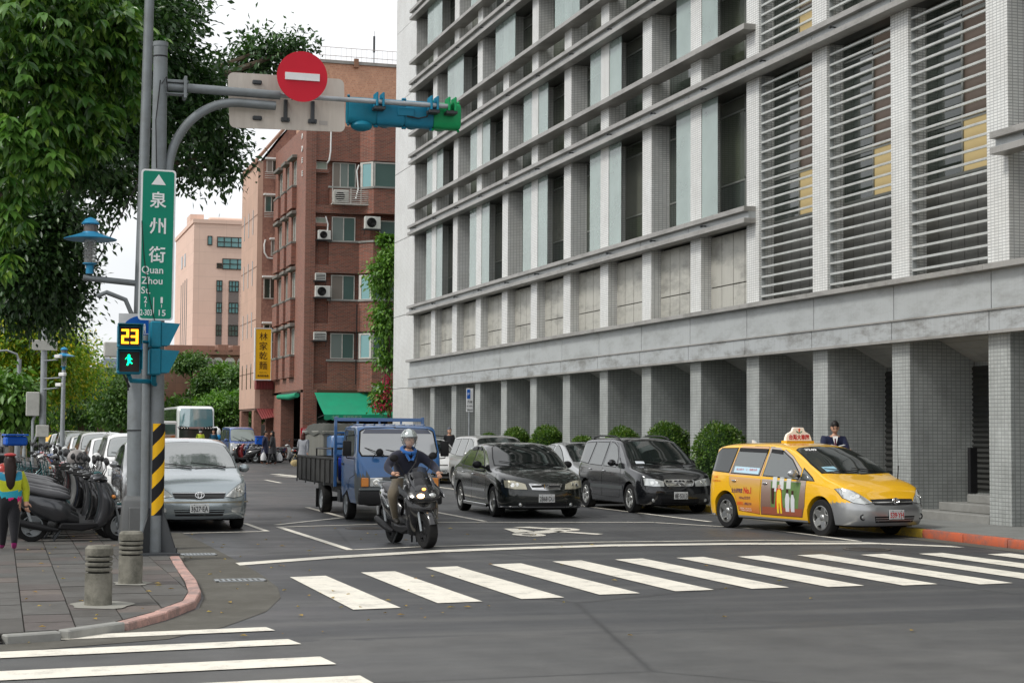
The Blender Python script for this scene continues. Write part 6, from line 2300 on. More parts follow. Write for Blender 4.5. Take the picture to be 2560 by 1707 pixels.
for ch, z in (('泉', .60), ('州', .25), ('街', -.13)):
    stext(ch, 0, z, .215, .215, .015)
stext('Quan', -.195, -.345, .28, .115, .01, 'LEFT')
stext('Zhou', -.195, -.48, .275, .095, .01, 'LEFT')
stext('St.', -.195, -.61, .12, .09, .005, 'LEFT')
for ch, x, z, w_ in (('2', -.135, -.735, .04), ('1', .075, -.735, .028), ('2-303', -.125, -.905, .155), ('15', .085, -.905, .09)):
    stext(ch, x, z, w_, .08, .01)
sfill(lambda b: b.box(-.139, -.131, -.014, -.012, -.835, -.79).box(.071, .079, -.014, -.012, -.835, -.79).box(-.034, -.024, -.014, -.012, -.93, -.70), 'divider', sign_white)
MB().tube([(1.75, 22.395, 4.5), (1.79, 22.39, 4.0), (1.86, 22.39, 3.5), (1.95, 22.40, 3.15)], .006, 5).build('hanging_wire', black_pl, sn)

# pedestrian signal
ps = thing('pedestrian_signal', (1.61, 22.2, 2.46), 'pedestrian signal counting 23 in amber over a green walking figure', 'traffic light')
for z0, z1, nm in ((2.80, 3.11, 'countdown_housing'), (2.46, 2.785, 'figure_housing')):
    MB().box(1.455, 1.765, 22.18, 22.38, z0, z1).build(nm, teal, ps, bevel=.02)
    MB().box(1.485, 1.735, 22.172, 22.182, z0 + .03, z1 - .035).build('face', led_off, ps, smooth=0)
    hood = MB().box(1.45, 1.77, 22.05, 22.2, z1 - .004, z1 + .006).box(1.45, 1.458, 22.07, 22.2, z0 + .06, z1).box(1.762, 1.77, 22.07, 22.2, z0 + .06, z1)
    hood.build('hood', teal, ps, smooth=0)


def digit(ch, x, z, w, h, m_, parent, y):
    G = {'2': ['111', '001', '001', '111', '100', '100', '111'], '3': ['111', '001', '001', '111', '001', '001', '111']}[ch]
    b = MB()
    cw, chh = w / 3, h / 7
    for r, row in enumerate(G):
        for c_, k in enumerate(row):
            if k == '1':
                b.box(x + c_ * cw, x + (c_ + 1) * cw, y - .004, y, z + h - (r + 1) * chh, z + h - r * chh)
    return b.build('digit', m_, parent, smooth=0)


digit('2', 1.50, 2.855, .095, .19, led_amber, ps, 22.170)
digit('3', 1.62, 2.855, .095, .19, led_amber, ps, 22.170)
wk = MB().ell((1.60, 22.168, 2.70), (.018, .004, .018), 10, 6)
wk.prism([(1.585, 2.69), (1.615, 2.69), (1.625, 2.64), (1.60, 2.62), (1.58, 2.64)], 22.164, 22.170, 'xz').prism([(1.60, 2.64), (1.62, 2.63), (1.65, 2.60), (1.64, 2.59), (1.61, 2.61), (1.59, 2.57), (1.57, 2.575), (1.585, 2.62)], 22.1635, 22.1695, 'xz').prism([(1.57, 2.68), (1.585, 2.685), (1.56, 2.65), (1.55, 2.655)], 22.163, 22.169, 'xz').prism([(1.61, 2.685), (1.645, 2.655), (1.64, 2.645), (1.605, 2.67)], 22.163, 22.169, 'xz')
wk.build('walking_figure', led_green, ps)
MB().tube([(1.61, 22.3, 2.46), (1.65, 22.4, 2.38), (1.98, 22.7, 2.38)], .03, 8).tube([(1.75, 22.33, 2.9), (1.92, 22.7, 2.9)], .02, 8).build('bracket', teal, ps)
vg = thing('traffic_signal', (1.97, 22.45, 2.45), 'teal two-lamp signal turned to the right with long pointed visors', 'traffic light')
for z0, z1 in ((2.82, 3.17), (2.46, 2.81)):
    MB().box(1.88, 2.03, 22.3, 22.62, z0, z1).build('housing', teal, vg, bevel=.02)
    zm = (z0 + z1) / 2
    v_ = MB()
    for s in (-1, 1):
        y = 22.46 + s * .15
        v_.prism([(2.03, z0 + .03), (2.03, z1 - .02), (2.265, z1 - .03), (2.13, z0 + .03)], y - .004, y + .004, 'xz')
    v_.prism([(2.03, z1 - .022), (2.265, z1 - .034), (2.265, z1 - .028), (2.03, z1 - .016)], 22.31, 22.61, 'xz')
    v_.build('visor', teal, vg, smooth=0)
    MB().ell((2.035, 22.46, zm), (.02, .13, .13), 12, 10).build('lens', led_off, vg)
MB().tube([(1.95, 22.5, 2.46), (1.96, 22.6, 2.36), (2.0, 22.72, 2.34)], .035, 8).build('bracket', teal, vg)
# cycle priority sign behind
cs_ = thing('cycle_path_sign', (1.72, 22.95, 2.5), 'white sign with blue disc of walker and bicycle behind the signals', 'sign')
q0, q1 = at(297, 783, 23.0), at(372, 925, 23.0)
MB().box(q0.x, q1.x, 23.0, 23.012, q1.z, q0.z).build('plate', sign_white, cs_, smooth=0)
cx, cz = q0.x + .285, q0.z - .28
MB().lathe([(.001, 0), (.25, 0), (.25, .003), (.001, .003)], 32, Matrix.Translation((cx, 22.999, cz)) @ Matrix.Rotation(PI / 2, 4, 'X')).build('blue_disc', sign_blue, cs_)
b = MB()
for dx in (-.03, .07):
    b.tube([(cx + dx + .033 * math.cos(a), 22.993, cz - .09 + .033 * math.sin(a)) for a in [2 * PI * j / 14 for j in range(15)]], .004, 4, caps=False)
b.tube([(cx - .03, 22.993, cz - .09), (cx + .0, 22.993, cz - .03), (cx + .05, 22.993, cz - .04), (cx + .07, 22.993, cz - .09)], .004, 4).tube([(cx - .03, 22.993, cz - .09), (cx + .02, 22.993, cz - .09), (cx + .05, 22.993, cz - .03)], .004, 4)
b.box(cx - .2, cx + .2, 22.992, 22.996, cz + .005, cz + .013)
b.ell((cx + .06, 22.993, cz + .13), (.013, .003, .013), 8, 6).box(cx + .045, cx + .075, 22.991, 22.995, cz + .06, cz + .115).box(cx + .045, cx + .056, 22.991, 22.995, cz + .02, cz + .06).box(cx + .064, cx + .075, 22.991, 22.995, cz + .02, cz + .06)
b.build('pictograms', sign_white, cs_)
text('優先', 'lettering', plate_ink, cs_, Matrix.Translation((cx + .02, 22.997, q1.z + .18)) @ TXM, width=.24, height=.12)
text('Bike Ride', 'lettering', plate_ink, cs_, Matrix.Translation((cx + .02, 22.997, q1.z + .07)) @ TXM, width=.24, height=.04)

# two ringed concrete bollards
bo_m = M('aged_bollard_concrete', (.22, .21, .175), .9, vary=.3, vs=8, bump=.5, bs=60, dirt=.8, ds=5, dcol=(.05, .05, .04), kind='World')
for (x, y, lb) in ((.94, 16.37, 'ringed concrete bollard on a pale mortar patch, nearer the kerb'), (1.40, 18.55, 'ringed concrete bollard in front of the signal pole foot')):
    bo = thing('bollard', (x, y, PZ), lb, 'bollard', 'ringed concrete bollards at the corner')
    T = Matrix.Translation((x, y, PZ))
    R0 = .128
    MB().lathe([(R0 + .004, 0), (R0, .02), (R0, .305), (.001, .306)], 28, T).build('shaft', bo_m, bo)
    MB().lathe([(R0 - .03, .30), (R0 - .03, .50)], 28, T, caps=False).build('core', M('bollard_groove', (.03, .03, .027), .9), bo)
    for z in (.322, .372, .422):
        MB().lathe([(.001, z), (R0 - .006, z), (R0, z + .008), (R0, z + .026), (R0 - .006, z + .034), (.001, z + .034)], 28, T).build('ring', bo_m, bo)
    MB().lathe([(.001, .47), (R0, .47), (R0 + .004, .485), (R0 + .002, .54), (R0 - .02, .565), (.001, .57)], 28, T).build('cap', bo_m, bo)
mp_ = MB()
for (x, y, r) in ((.97, 16.35, .29), (1.42, 18.55, .2)):
    mp_.add([(x + r * (1 + .12 * math.sin(5 * a + x)) * math.cos(a), y + r * 1.3 * (1 + .1 * math.sin(4 * a)) * math.sin(a), PZ + .0065) for a in [2 * PI * j / 24 for j in range(24)]], [tuple(range(24))])
o = mp_.build('mortar_patch', M('mortar', (.27, .265, .235), .9, vary=.2, kind='World'), pavement, smooth=0)
tag(o, kind='stuff')

# lamp posts down the pavement
LP = [(2.4, 68, 4.05, .9, 'blue hatted lamp post standing before the parked white cars'), (1.75, 52, 3.35, 0, ''), (1.42, 98, 4.1, .9, 'blue hatted lamp farther up the street, left of the camera pole'), (1.2, 118, 3.4, .8, 'small blue hatted lamp among the distant poles'), (1.0, 140, 3.0, .8, 'farthest blue hatted lamp down the pavement')]
for x, y, z, s, lb in LP:
    if not s:
        continue
    l_ = thing('street_lamp', (x, y, PZ), lb, 'lamp', 'blue hatted street lamps')
    MB().tube([(x, y, PZ), (x, y, z)], [.10, .075], 14).build('post', steel_lt, l_)
    MB().tube([(x, y, PZ), (x, y, .6)], [.14, .13], 14).build('foot', steel_lt, l_)
    lantern(x, y, z + .12, s, l_)
# utility poles with cabinets and cameras
for (x, y, h, lb, cab) in ((1.4, 58, 7.2, 'grey utility pole with two cabinets and cameras left of the blue hatted lamp', True), (.75, 72, 4.6, 'slim green-grey pole behind the camera pole', False), (.2, 86, 4.2, 'slim pole with a small cabinet between the distant poles', True), (-.6, 100, 4.4, 'curved-top pole at the far left of the pavement', False), (-1.4, 115, 4.0, 'farthest slim pole by the palm trunk', False)):
    up = thing('utility_pole', (x, y, PZ), lb, 'pole')
    MB().tube([(x, y, PZ), (x, y, h)], [.12, .09], 14).build('pole', steel_lt, up)
    if cab:
        MB().box(x - .55, x - .12, y - .3, y, 2.15, 2.95).build('cabinet', beige_box, up, bevel=.02)
        MB().box(x - .22, x + .2, y - .36, y - .12, 1.45, 1.85).build('lower_cabinet', beige_box, up, bevel=.02)
    if h > 5:
        MB().box(x - .4, x + .42, y - .16, y - .12, 4.35, 4.7).build('blank_plate', beige_box, up, bevel=.01)
        for z, dx in ((4.15, .45), (3.55, .6), (3.2, .5)):
            MB().tube([(x, y - .1, z - .15), (x + dx, y - .15, z - .1)], .025, 6).build('camera_arm', steel_lt, up)
            MB().cbox((x + dx, y - .3, z), (.12, .34, .12), 0, .5).build('camera', white_pt, up, bevel=.02)
        for z in (1.2, 2.0):
            MB().tube([(x - .3, y - .1, PZ), (x - .32, y - .1, z), (x - .15, y - .1, z + .4)], .05, 8).build('conduit', steel_lt, up)
    else:
        MB().tube([(x, y, h - .1), (x - .1, y, h + .2), (x - .5, y, h + .35), (x - 1.0, y, h + .3)], .045, 8).build('curved_arm', steel_lt, up)
# parking sign by the arcade
pk = thing('parking_sign', (15.3, 54.6, .14), 'narrow white parking notice on a thin post before the arcade', 'sign')
MB().tube([(15.3, 54.6, .14), (15.3, 54.6, 3.2)], .03, 8).build('post', steel_lt, pk)
MB().box(15.18, 15.42, 54.54, 54.56, 2.4, 3.2).build('plate', sign_white, pk, bevel=.004)
MB().box(15.2, 15.31, 54.53, 54.54, 2.85, 3.16).build('blue_field', sign_blue, pk)
text('P', 'lettering', sign_white, pk, Matrix.Translation((15.255, 54.527, 3.0)) @ TXM, height=.1)
text('汽車', 'lettering', plate_ink, pk, Matrix.Translation((15.3, 54.537, 2.74)) @ TXM, width=.18)
text('週一至週五', 'lettering', plate_ink, pk, Matrix.Translation((15.3, 54.537, 2.6)) @ TXM, width=.2)
text('停車收費', 'lettering', plate_ink, pk, Matrix.Translation((15.3, 54.537, 2.47)) @ TXM, width=.2)
# ------------------------------------------------------------------ red brick corner building
RX, RY = 15.45, 88.0
red = thing('brick_building', (RX, RY, 0), 'red brick corner apartment block with air conditioners and bay windows', 'building')
zv = lambda v: at(830, v, RY).z
xu = lambda u: at(u, 700, RY).x
X1 = xu(1100)
ZT = zv(314)
xb = xu(897)
# core and side wall
MB().box(RX + .30, X1, RY + .35, 98.4, 3.9, ZT - .4).build('core', brick_red, red, smooth=0)
# street side wall, pierced visually by deep windows with brick boxes beneath
floors = [16.76, 13.64, 10.52, 7.40]
cols = [(90.95, 92.45, 0), (93.45, 94.65, -.02), (95.75, 97.25, 0)]
edges = sorted([RY] + [e for c in cols for e in c[:2]] + [98.4])
for a, b in ((RY, 90.95), (92.45, 93.45), (94.65, 95.75), (97.25, 98.4)):
    MB().box(RX, RX + .30, a, b, 3.9, ZT).build('side_wall_strip', brick_side, red, smooth=0)
for (a, b, _) in cols:
    zz = [3.9]
    for f in reversed(floors):
        zz += [f - 1.5, f]
    zz.append(ZT)
    for k in range(0, len(zz), 2):
        MB().box(RX, RX + .30, a, b, zz[k], zz[k + 1]).build('side_spandrel', brick_side, red, smooth=0)
    for f in floors:
        w_ = MB().box(RX + .1, RX + .14, a, b, f - 1.5, f - 1.44).box(RX + .1, RX + .14, a, b, f - .05, f).box(RX + .1, RX + .14, a, a + .06, f - 1.44, f - .05).box(RX + .1, RX + .14, b - .06, b, f - 1.44, f - .05).box(RX + .1, RX + .14, (a + b) / 2 - .03, (a + b) / 2 + .03, f - 1.44, f - .05).build('window', white_al, red, smooth=0)
        MB().box(RX + .12, RX + .13, a + .06, b - .06, f - 1.44, f - .05).build('pane', glass_pale, w_, smooth=0)
        MB().box(RX - .28, RX + .02, a - .1, b + .1, f + .02, f + .20).build('window_hood', M('grey_hood', (.2, .19, .17), .8, dirt=.4, kind='World'), red, bevel=.02)
        MB().box(RX - .26, RX - .002, a - .05, b + .05, f - 2.78, f - 1.62).build('planter_box', brick_red, red, bevel=.01)
        MB().box(RX - .29, RX - .002, a - .08, b + .08, f - 1.62, f - 1.5).build('planter_lip', MATS['grey_hood'], red, bevel=.01)
# front: corner pier, spandrel bands, recessed bays
MB().box(RX + .302, xu(787), RY, RY + .6, 3.9, ZT).build('corner_pier', brick_red, red, smooth=0)
bands = [(314, 402), (470, 533), (605, 682), (752, 828), (903, 978)]
for i, (a, b) in enumerate(bands):
    zt_, zb_ = zv(a), zv(b)
    x0 = xu(787)
    MB().box(x0 + (0 if i == 0 else xu(822) - xu(787)), xb, RY + .05, RY + .36, zb_, zt_).build('spandrel', brick_red, red, smooth=0)
    if i:
        MB().box(x0, xb, RY + .052, RY + .34, zb_, zb_ + .42).build('spandrel_foot', brick_red, red, smooth=0)
        MB().box(xu(818), xb - .02, RY - .02, RY + .1, zt_, zt_ + .1).build('sill', concrete_lt, red, bevel=.01)
    bay = [(xb, RY + .3), (xb, RY - .0), (xu(925), RY - .75), (X1, RY - .75), (X1, RY + .3)]
    MB().prism(bay, zb_, zt_, 'xy').build('bay_spandrel', brick_red, red, smooth=0)
    if i:
        MB().prism([(xb - .05, RY + .2), (xb - .05, RY - .04), (xu(924), RY - .82), (X1, RY - .82), (X1, RY + .2)], zt_, zt_ + .1, 'xy').build('bay_sill', concrete_lt, red, smooth=0)


def win(parent, x0, x1, y, z0, z1, nx=2, fr=white_al, gls=(glass_gr,), t_=.05, name='window', depth=.06):
    w_ = MB().box(x0, x1, y - depth, y, z0, z0 + t_).box(x0, x1, y - depth, y, z1 - t_, z1).box(x0, x0 + t_, y - depth, y, z0 + t_, z1 - t_).box(x1 - t_, x1, y - depth, y, z0 + t_, z1 - t_)
    for k in range(1, nx):
        xx = x0 + (x1 - x0) * k / nx
        w_.box(xx - t_ / 2, xx + t_ / 2, y - depth - .003, y, z0 + t_, z1 - t_)
    o = w_.build(name, fr, parent, smooth=0)
    for k in range(nx):
        a, b = x0 + (x1 - x0) * k / nx, x0 + (x1 - x0) * (k + 1) / nx
        MB().box(a + t_ * .5, b - t_ * .5, y - depth * .5, y - depth * .4, z0 + t_, z1 - t_).build('pane', gls[k % len(gls)], o, smooth=0)
    return o


curt = M('curtain_behind_glass', (.22, .19, .16), .3, spec=.8)
for i, (a, b) in enumerate(((404, 471), (540, 603), (686, 750), (832, 896))):
    z1, z0 = zv(a), zv(b)
    win(red, xu(830), xu(889), RY + .3, z0, z1, 3 if i == 0 else 2, gls=((curt, glass_pale, glass_gr), (glass_pale, glass_gr), (curt, glass_gr), (glass_pale, glass_gr))[i])
    # bay glazing
    p, q_ = Vector((xb + .03, RY - .03, 0)), Vector((xu(924), RY - .68, 0))
    if i != 1:
        d = (q_ - p)
        L_ = d.length
        ang = math.atan2(d.y, d.x)
        m = Matrix.Translation((p.x, p.y, 0)) @ Matrix.Rotation(ang, 4, 'Z')
        fb = MB().box(0, L_, -.05, .02, z0, z0 + .08, 0, m).box(0, L_, -.05, .02, z1 - .08, z1, 0, m).box(0, .16, -.05, .02, z0 + .08, z1 - .08, 0, m).box(L_ - .12, L_, -.05, .02, z0 + .08, z1 - .08, 0, m)
        o = fb.build('bay_side_window', white_al, red, smooth=0)
        MB().box(.16, L_ - .12, -.02, -.01, z0 + .08, z1 - .08, 0, m).build('pane', glass_bl, o, smooth=0)
        win(red, xu(925), X1 - .4, RY - .62, z0, z1, 2, gls=(glass_gr, glass_gr), t_=.08)
    else:
        win(red, xu(946), X1 - .4, RY - .1, z0 - .1, z1 - .15, 3, gls=(glass_gr, glass_bl), t_=.06)
MB().prism([(xb + .2, RY + .3), (xu(925), RY + .1), (X1, RY + .1), (X1, RY + .34)], zv(603), zv(540), 'xy').build('recessed_wall', brick_red, red, smooth=0)
# small vents over the conditioners
for a, b in ((404, 424), (543, 558)):
    win(red, xu(789), xu(817), RY + .33, zv(b), zv(a), 1, gls=(M('frosted_vent', (.35, .4, .33), .4),), name='vent_window')
    MB().box(xu(788), xu(820), RY + .1, RY + .35, zv(b) - .18, zv(b)).build('vent_ledge', brick_red, red, smooth=0)
# corner lettering: four small white characters down the pier
for k, ch in enumerate('ADEE'):
    v = (341, 372, 401, 434)[k]
    p = atx(757, v, RX)
    m = Matrix.Translation((RX - .03, p.y, p.z)) @ Matrix(((0, 0, -1, 0), (-1, 0, 0, 0), (0, 1, 0, 0), (0, 0, 0, 1)))
    text(ch, 'corner_letter', white_pt, red, m, height=.3, extrude=.02, bold=.03)


def condenser(x0, x1, y, z0, z1, label, fan=True, cage=False):
    a = thing('air_conditioner', ((x0 + x1) / 2, y, z0), label, 'air conditioner', 'air conditioners on the brick building')
    MB().box(x0, x1, y - .32, y, z0, z1).build('casing', M('ac_white', (.62, .62, .58), .5, dirt=.25, kind='World'), a, bevel=.02)
    w_, h = x1 - x0, z1 - z0
    if fan:
        cx, cz, r = x0 + w_ * .42, (z0 + z1) / 2, min(h, w_) * .38
        for k in range(4):
            MB().tube([(cx + r * (1 - k * .22) * math.cos(t), y - .33, cz + r * (1 - k * .22) * math.sin(t)) for t in [2 * PI * j / 18 for j in range(19)]], .012, 4, caps=False).build('grille_ring', black_pl, a)
        MB().lathe([(.001, 0), (r, 0)], 18, Matrix.Translation((cx, y - .322, cz)) @ Matrix.Rotation(PI / 2, 4, 'X'), caps=False).build('fan_opening', dark_in, a)
    else:
        for k in range(4):
            MB().box(x0 + .05, x1 - .05, y - .325, y - .318, z0 + h * (.15 + .2 * k), z0 + h * (.25 + .2 * k)).build('slot', black_pl, a, smooth=0)
    if cage:
        for k in range(7):
            z = z0 + h * k / 6
            MB().box(x0 - .1, x1 + 1.25, y - .42, y - .39, z - .02, z + .02).build('cage_bar', white_al, a, smooth=0)
        for xx in (x0 - .1, x1 + .1, x1 + .65, x1 + 1.25):
            MB().box(xx - .02, xx + .02, y - .43, y - .38, z0 - .1, z1 + .1).build('cage_post', white_al, a, smooth=0)
        MB().box(x0 - .1, x1 + 1.25, y - .42, y, z0 - .12, z0 - .06).build('shelf', white_al, a, smooth=0)
    else:
        MB().box(x0 - .1, x1 + .05, y - .34, y, z0 - .06, z0 - .02).tube([(x0, y - .3, z0 - .06), (x0, y, z0 - .35)], .015, 5).tube([(x1, y - .3, z0 - .06), (x1, y, z0 - .35)], .015, 5).build('bracket', steel_dk, a)
    return a


condenser(xu(829), xu(866), RY - .05, zv(507), zv(477), 'condenser behind a long white cage under the top window', True, True)
condenser(xu(793), xu(825), RY + .2, zv(600), zv(577), 'white condenser with a black fan, third floor left')
condenser(xu(904), xu(943), RY - .4, zv(572), zv(541), 'large grey condenser on the bay shelf, left of the pot plant')
condenser(xu(787), xu(814), RY + .2, zv(702), zv(684), 'small window unit above the other on the second floor', False)
condenser(xu(787), xu(825), RY + .1, zv(744), zv(716), 'cream condenser below the small window unit')
condenser(xu(785), xu(817), RY + .2, zv(851), zv(831), 'window unit on the lowest row beside the window', False)
pipe = MB().tube([(xu(823), RY - .05, zv(315)), (xu(822), RY - .05, zv(380)), (xu(819), RY - .05, zv(402)), (xu(815), RY + .1, zv(408))], .045, 8).tube([(xu(893), RY - .1, zv(410)), (xu(888), RY - .1, zv(425)), (xu(892), RY - .1, zv(470)), (xu(882), RY - .5, zv(498))], .04, 8).tube([(xu(813), RY + .1, zv(541)), (xu(819), RY + .1, zv(560)), (xu(818), RY + .1, zv(577))], .04, 8)
pipe.build('white_pipe', white_pt, red)
MB().tube([(xu(892), RY - .1, zv(760)), (xu(891), RY - .1, zv(960))], .03, 6).build('drain_pipe', black_pl, red)
# ground floor pillars, interior, awnings
MB().box(RX, RX + .75, RY, RY + .75, 0, 3.9).build('pillar', brick_red, red, smooth=0)
MB().box(RX, RX + .75, 95.2, 97.9, 0, 3.9).build('pillar', brick_side, red, smooth=0)
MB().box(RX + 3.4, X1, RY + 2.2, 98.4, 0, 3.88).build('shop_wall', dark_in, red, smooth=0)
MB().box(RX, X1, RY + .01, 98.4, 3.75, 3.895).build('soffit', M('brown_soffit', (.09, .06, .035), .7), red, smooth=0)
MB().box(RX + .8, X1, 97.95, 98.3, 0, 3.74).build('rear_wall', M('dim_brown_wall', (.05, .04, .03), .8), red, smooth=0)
MB().box(RX + .9, RX + 1.5, RY + .9, RY + 1.0, 0, 2.6).build('glass_door', glass_dk, red, smooth=0)
MB().box(RX + 1.9, RX + 1.96, RY + .8, RY + .9, 0, 3.7).box(RX + .86, RX + .9, RY + .8, RY + .9, 0, 3.7).build('shopfront_post', steel_lt, red, smooth=0)
MB().box(xu(757), xu(779), RY - .08, RY - .002, zv(1096), zv(1070)).build('notice_board', M('notice_red', (.45, .01, .03), .5), red)
MB().box(xu(760), xu(776), RY - .1, RY - .08, zv(1093), zv(1076)).build('notice_sheet', white_pt, red)
text('公佈欄', 'lettering', white_pt, red, Matrix.Translation((xu(768), RY - .1, zv(1073))) @ Matrix.Rotation(PI / 2, 4, 'X'), width=.3)
aw = thing('awning', (xu(850), RY - 1, 3.0), 'wide green fabric awning sloping over the shop front', 'awning')
a0, a1 = at(786, 981, RY - .02), at(960, 983, RY - .02)
b0, b1 = at(810, 1036, RY - 2.0), at(1010, 1036, RY - 2.0)
n = 12
mb = MB()
vs = []
for j in range(5):
    for i in range(n + 1):
        t, s_ = i / n, j / 4
        p = a0.lerp(a1, t).lerp(b0.lerp(b1, t), s_)
        p.z -= .05 * math.sin(PI * s_)
        vs.append(p)
mb.add(vs, [(j * (n + 1) + i, j * (n + 1) + i + 1, (j + 1) * (n + 1) + i + 1, (j + 1) * (n + 1) + i) for j in range(4) for i in range(n)])
mb.build('canopy', awning_green, aw, smooth=60)
mb = MB()
vs = []
for i in range(n * 3 + 1):
    t = i / (n * 3)
    p = b0.lerp(b1, t)
    vs += [p, p - Vector((0, 0, .24 + .05 * abs(math.sin(t * 40))))]
mb.add(vs, [(2 * i, 2 * i + 2, 2 * i + 3, 2 * i + 1) for i in range(n * 3)])
mb.build('valance', awning_green, aw, smooth=60)
text('小館　泉州街老店', 'lettering', M('faded_lettering', (.3, .45, .35), .7), aw, Matrix.Translation((b0.x + 1.2, b0.y - .03, b0.z - .12)) @ Matrix.Rotation(PI / 2, 4, 'X'), width=1.6)
for x_ in (b0.x + .05, b1.x - .3):
    MB().tube([(x_, b0.y, b0.z), (x_, RY, 2.4)], .025, 6).build('strut', steel_dk, aw)
aw2 = thing('rolled_awning', (RX, 91, 3.6), 'rolled-up green awning on the street side of the brick arcade', 'awning')
MB().tube([(RX - .15, 89.0, 3.62), (RX - .18, 91, 3.55), (RX - .15, 95.2, 3.62)], [.14, .17, .13], 12).build('roll', awning_green, aw2)
MB().box(RX - .14, RX + .0, 89, 95.2, 3.72, 3.80).build('rail', steel_dk, aw2)
cn = thing('plastic_canopy', (xu(960), RY - 1, 3.9), 'curved translucent green canopy above the fabric awning', 'canopy')
c0 = xu(925)
mb = MB()
vs = []
for j in range(9):
    a = PI / 2 * j / 8
    for x in (c0, X1):
        vs.append((x, RY - .75 - 1.0 * math.sin(a), 3.55 + .55 * math.cos(a)))
mb.add(vs, [(2 * j, 2 * j + 1, 2 * j + 3, 2 * j + 2) for j in range(8)])
mb.build('sheet', M('canopy_plastic', (.25, .38, .3), .3, a=.8), cn, smooth=60)
MB().tube([(c0, RY - .75 - 1.0 * math.sin(PI / 2 * j / 8), 3.55 + .55 * math.cos(PI / 2 * j / 8)) for j in range(9)], .03, 6).build('edge_rib', steel_lt, cn)
# penthouse behind the roof, with railing and lightning rod
pe = thing('peach_building', (17.5, 97, 0), 'peach mosaic-tiled building rising behind the brick block with a rooftop railing', 'building')
YP = 99.0
zp = lambda v: at(850, v, YP).z
xp = lambda u: at(u, 200, YP).x
MB().box(xp(790), xp(1100), YP, YP + 8, 10, zp(160)).build('wall', tile_peach, pe, smooth=0)
MB().box(xp(788), xp(1100), YP - .1, YP + 8.1, zp(160), zp(160) + .16).build('coping', concrete_lt, pe, smooth=0)
MB().box(xp(884), xp(895), YP - .2, YP - .0, zp(168), zp(146)).build('roof_box', M('brown_roof_box', (.25, .14, .09), .6), pe)
rl = MB()
zr0 = zp(160) + .16
for k in range(40):
    x = xp(800) + k * .32
    rl.tube([(x, YP, zr0), (x, YP, zp(120))], .008, 4)
for v in (120, 141, 152):
    rl.tube([(xp(796), YP, zp(v)), (xp(1100), YP, zp(v))], .018, 5)
rl.tube([(xp(796), YP, zp(120)), (xp(786), YP + 4, zp(120)), (xp(786), YP + 4, zr0)], .018, 5)
tag(rl.build('roof_railing', M('rusty_rail', (.35, .3, .27), .6), pe), kind='stuff')
MB().tube([(xp(943), YP + 1, zr0), (xp(943), YP + 1, zp(116))], .03, 6).tube([(xp(943), YP + 1, zp(116)), (xp(943), YP + 1, zp(75))], .07, 6).tube([(xp(943), YP + 1, zp(75)), (xp(943), YP + 1, zp(62))], .015, 5).build('lightning_rod', steel_dk, pe)

# ------------------------------------------------------------------ salmon building
OX, OY = 14.44, 98.6
orange = thing('salmon_building', (OX, OY, 0), 'salmon tiled narrow building between the brick block and the pink tower', 'building')
X2 = 15.7
mb = MB()
mb.prism([(OY, 3.0), (OY, 17.6), (OY + .02, 17.75), (105.3, 17.9), (105.3, 3.0)], OX, OX + .3, 'yz')
mb.build('street_wall', tile_orange, orange, smooth=0)
MB().prism([(OX + .302, 3.0), (X2 + 1, 3.0), (X2 + 1, 20.4), (OX + .302, 17.75)], OY, OY + 6.6, 'xz').build('front_wall', tile_rough, orange, smooth=0)
MB().prism([(OX - .12, 17.62), (X2 + 1, 20.5), (X2 + 1, 20.75), (OX - .12, 17.85)], OY - .15, OY + 6.8, 'xz').build('sloping_eave', M('brown_eave', (.3, .17, .12), .8), orange, smooth=0)
for z in (5.1, 8.25, 11.4, 14.5):
    MB().box(OX - .012, OX, OY, 105.3, z, z + .04).build('joint', M('joint_dark', (.16, .1, .08), .9), orange, smooth=0)
for z in (4.0, 7.1, 10.2, 13.3, ):
    for y in (100.2, 102.0, 103.9):
        MB().box(OX - .02, OX + .02, y, y + .22, z + .2, z + 1.7).build('slit_window', glass_dk, orange, smooth=0)
zo = lambda v: at(670, v, OY).z
xo = lambda u: at(u, 700, OY).x
for (u0, u1, v0, v1, m_) in ((659, 692, 490, 531, glass_gr), (676, 692, 600, 640, curt), (659, 692, 695, 747, glass_dk), (660, 692, 810, 855, glass_dk), (662, 692, 400, 432, curt)):
    win(orange, xo(u0), xo(u1), OY, zo(v1), zo(v0), 2, gls=(m_, glass_dk), t_=.05, depth=.05)
    MB().box(xo(u0) - .1, xo(u1), OY - .25, OY, zo(v0), zo(v0) + .12).build('window_hood', white_pt, orange, bevel=.02)
for (v0, v1) in ((533, 545), (433, 448)):
    for k in range(4):
        z = zo(v1) + (zo(v0) - zo(v1)) * k / 3
        MB().box(xo(655), xo(692), OY - .5, OY - .47, z - .015, z + .015).build('balcony_bar', white_al, orange, smooth=0)
MB().tube([(xo(662), OY - .06, zo(600)), (xo(659), OY - .06, zo(612)), (xo(660), OY - .06, zo(632)), (xo(668), OY - .06, zo(645)), (xo(690), OY - .06, zo(647))], .05, 8).build('white_pipe', white_pt, orange)
MB().box(xo(643) + .0, X2 + 1, OY, OY + 6.5, 2.88, 2.998).build('soffit', MATS['joint_dark'], orange, smooth=0)
for y in (OY + .3, OY + 5.6):
    MB().box(OX, OX + .45, y, y + .8, 0, 2.88).build('pillar', tile_rough, orange, smooth=0)
MB().box(OX + .9, X2 + 1, OY + 1.5, OY + 1.7, 0, 2.88).build('recessed_wall', tile_rough, orange, smooth=0)
cr_ = thing('corrugated_canopy', (xo(675), OY - .5, 3), 'small red corrugated canopy at the foot of the salmon building', 'canopy')
mb = MB()
p00, p01 = at(641, 1022, OY - .02), at(692, 1022, OY - .02)
p10, p11 = at(655, 1048, OY - 1.0), at(700, 1040, OY - 1.0)
vs = []
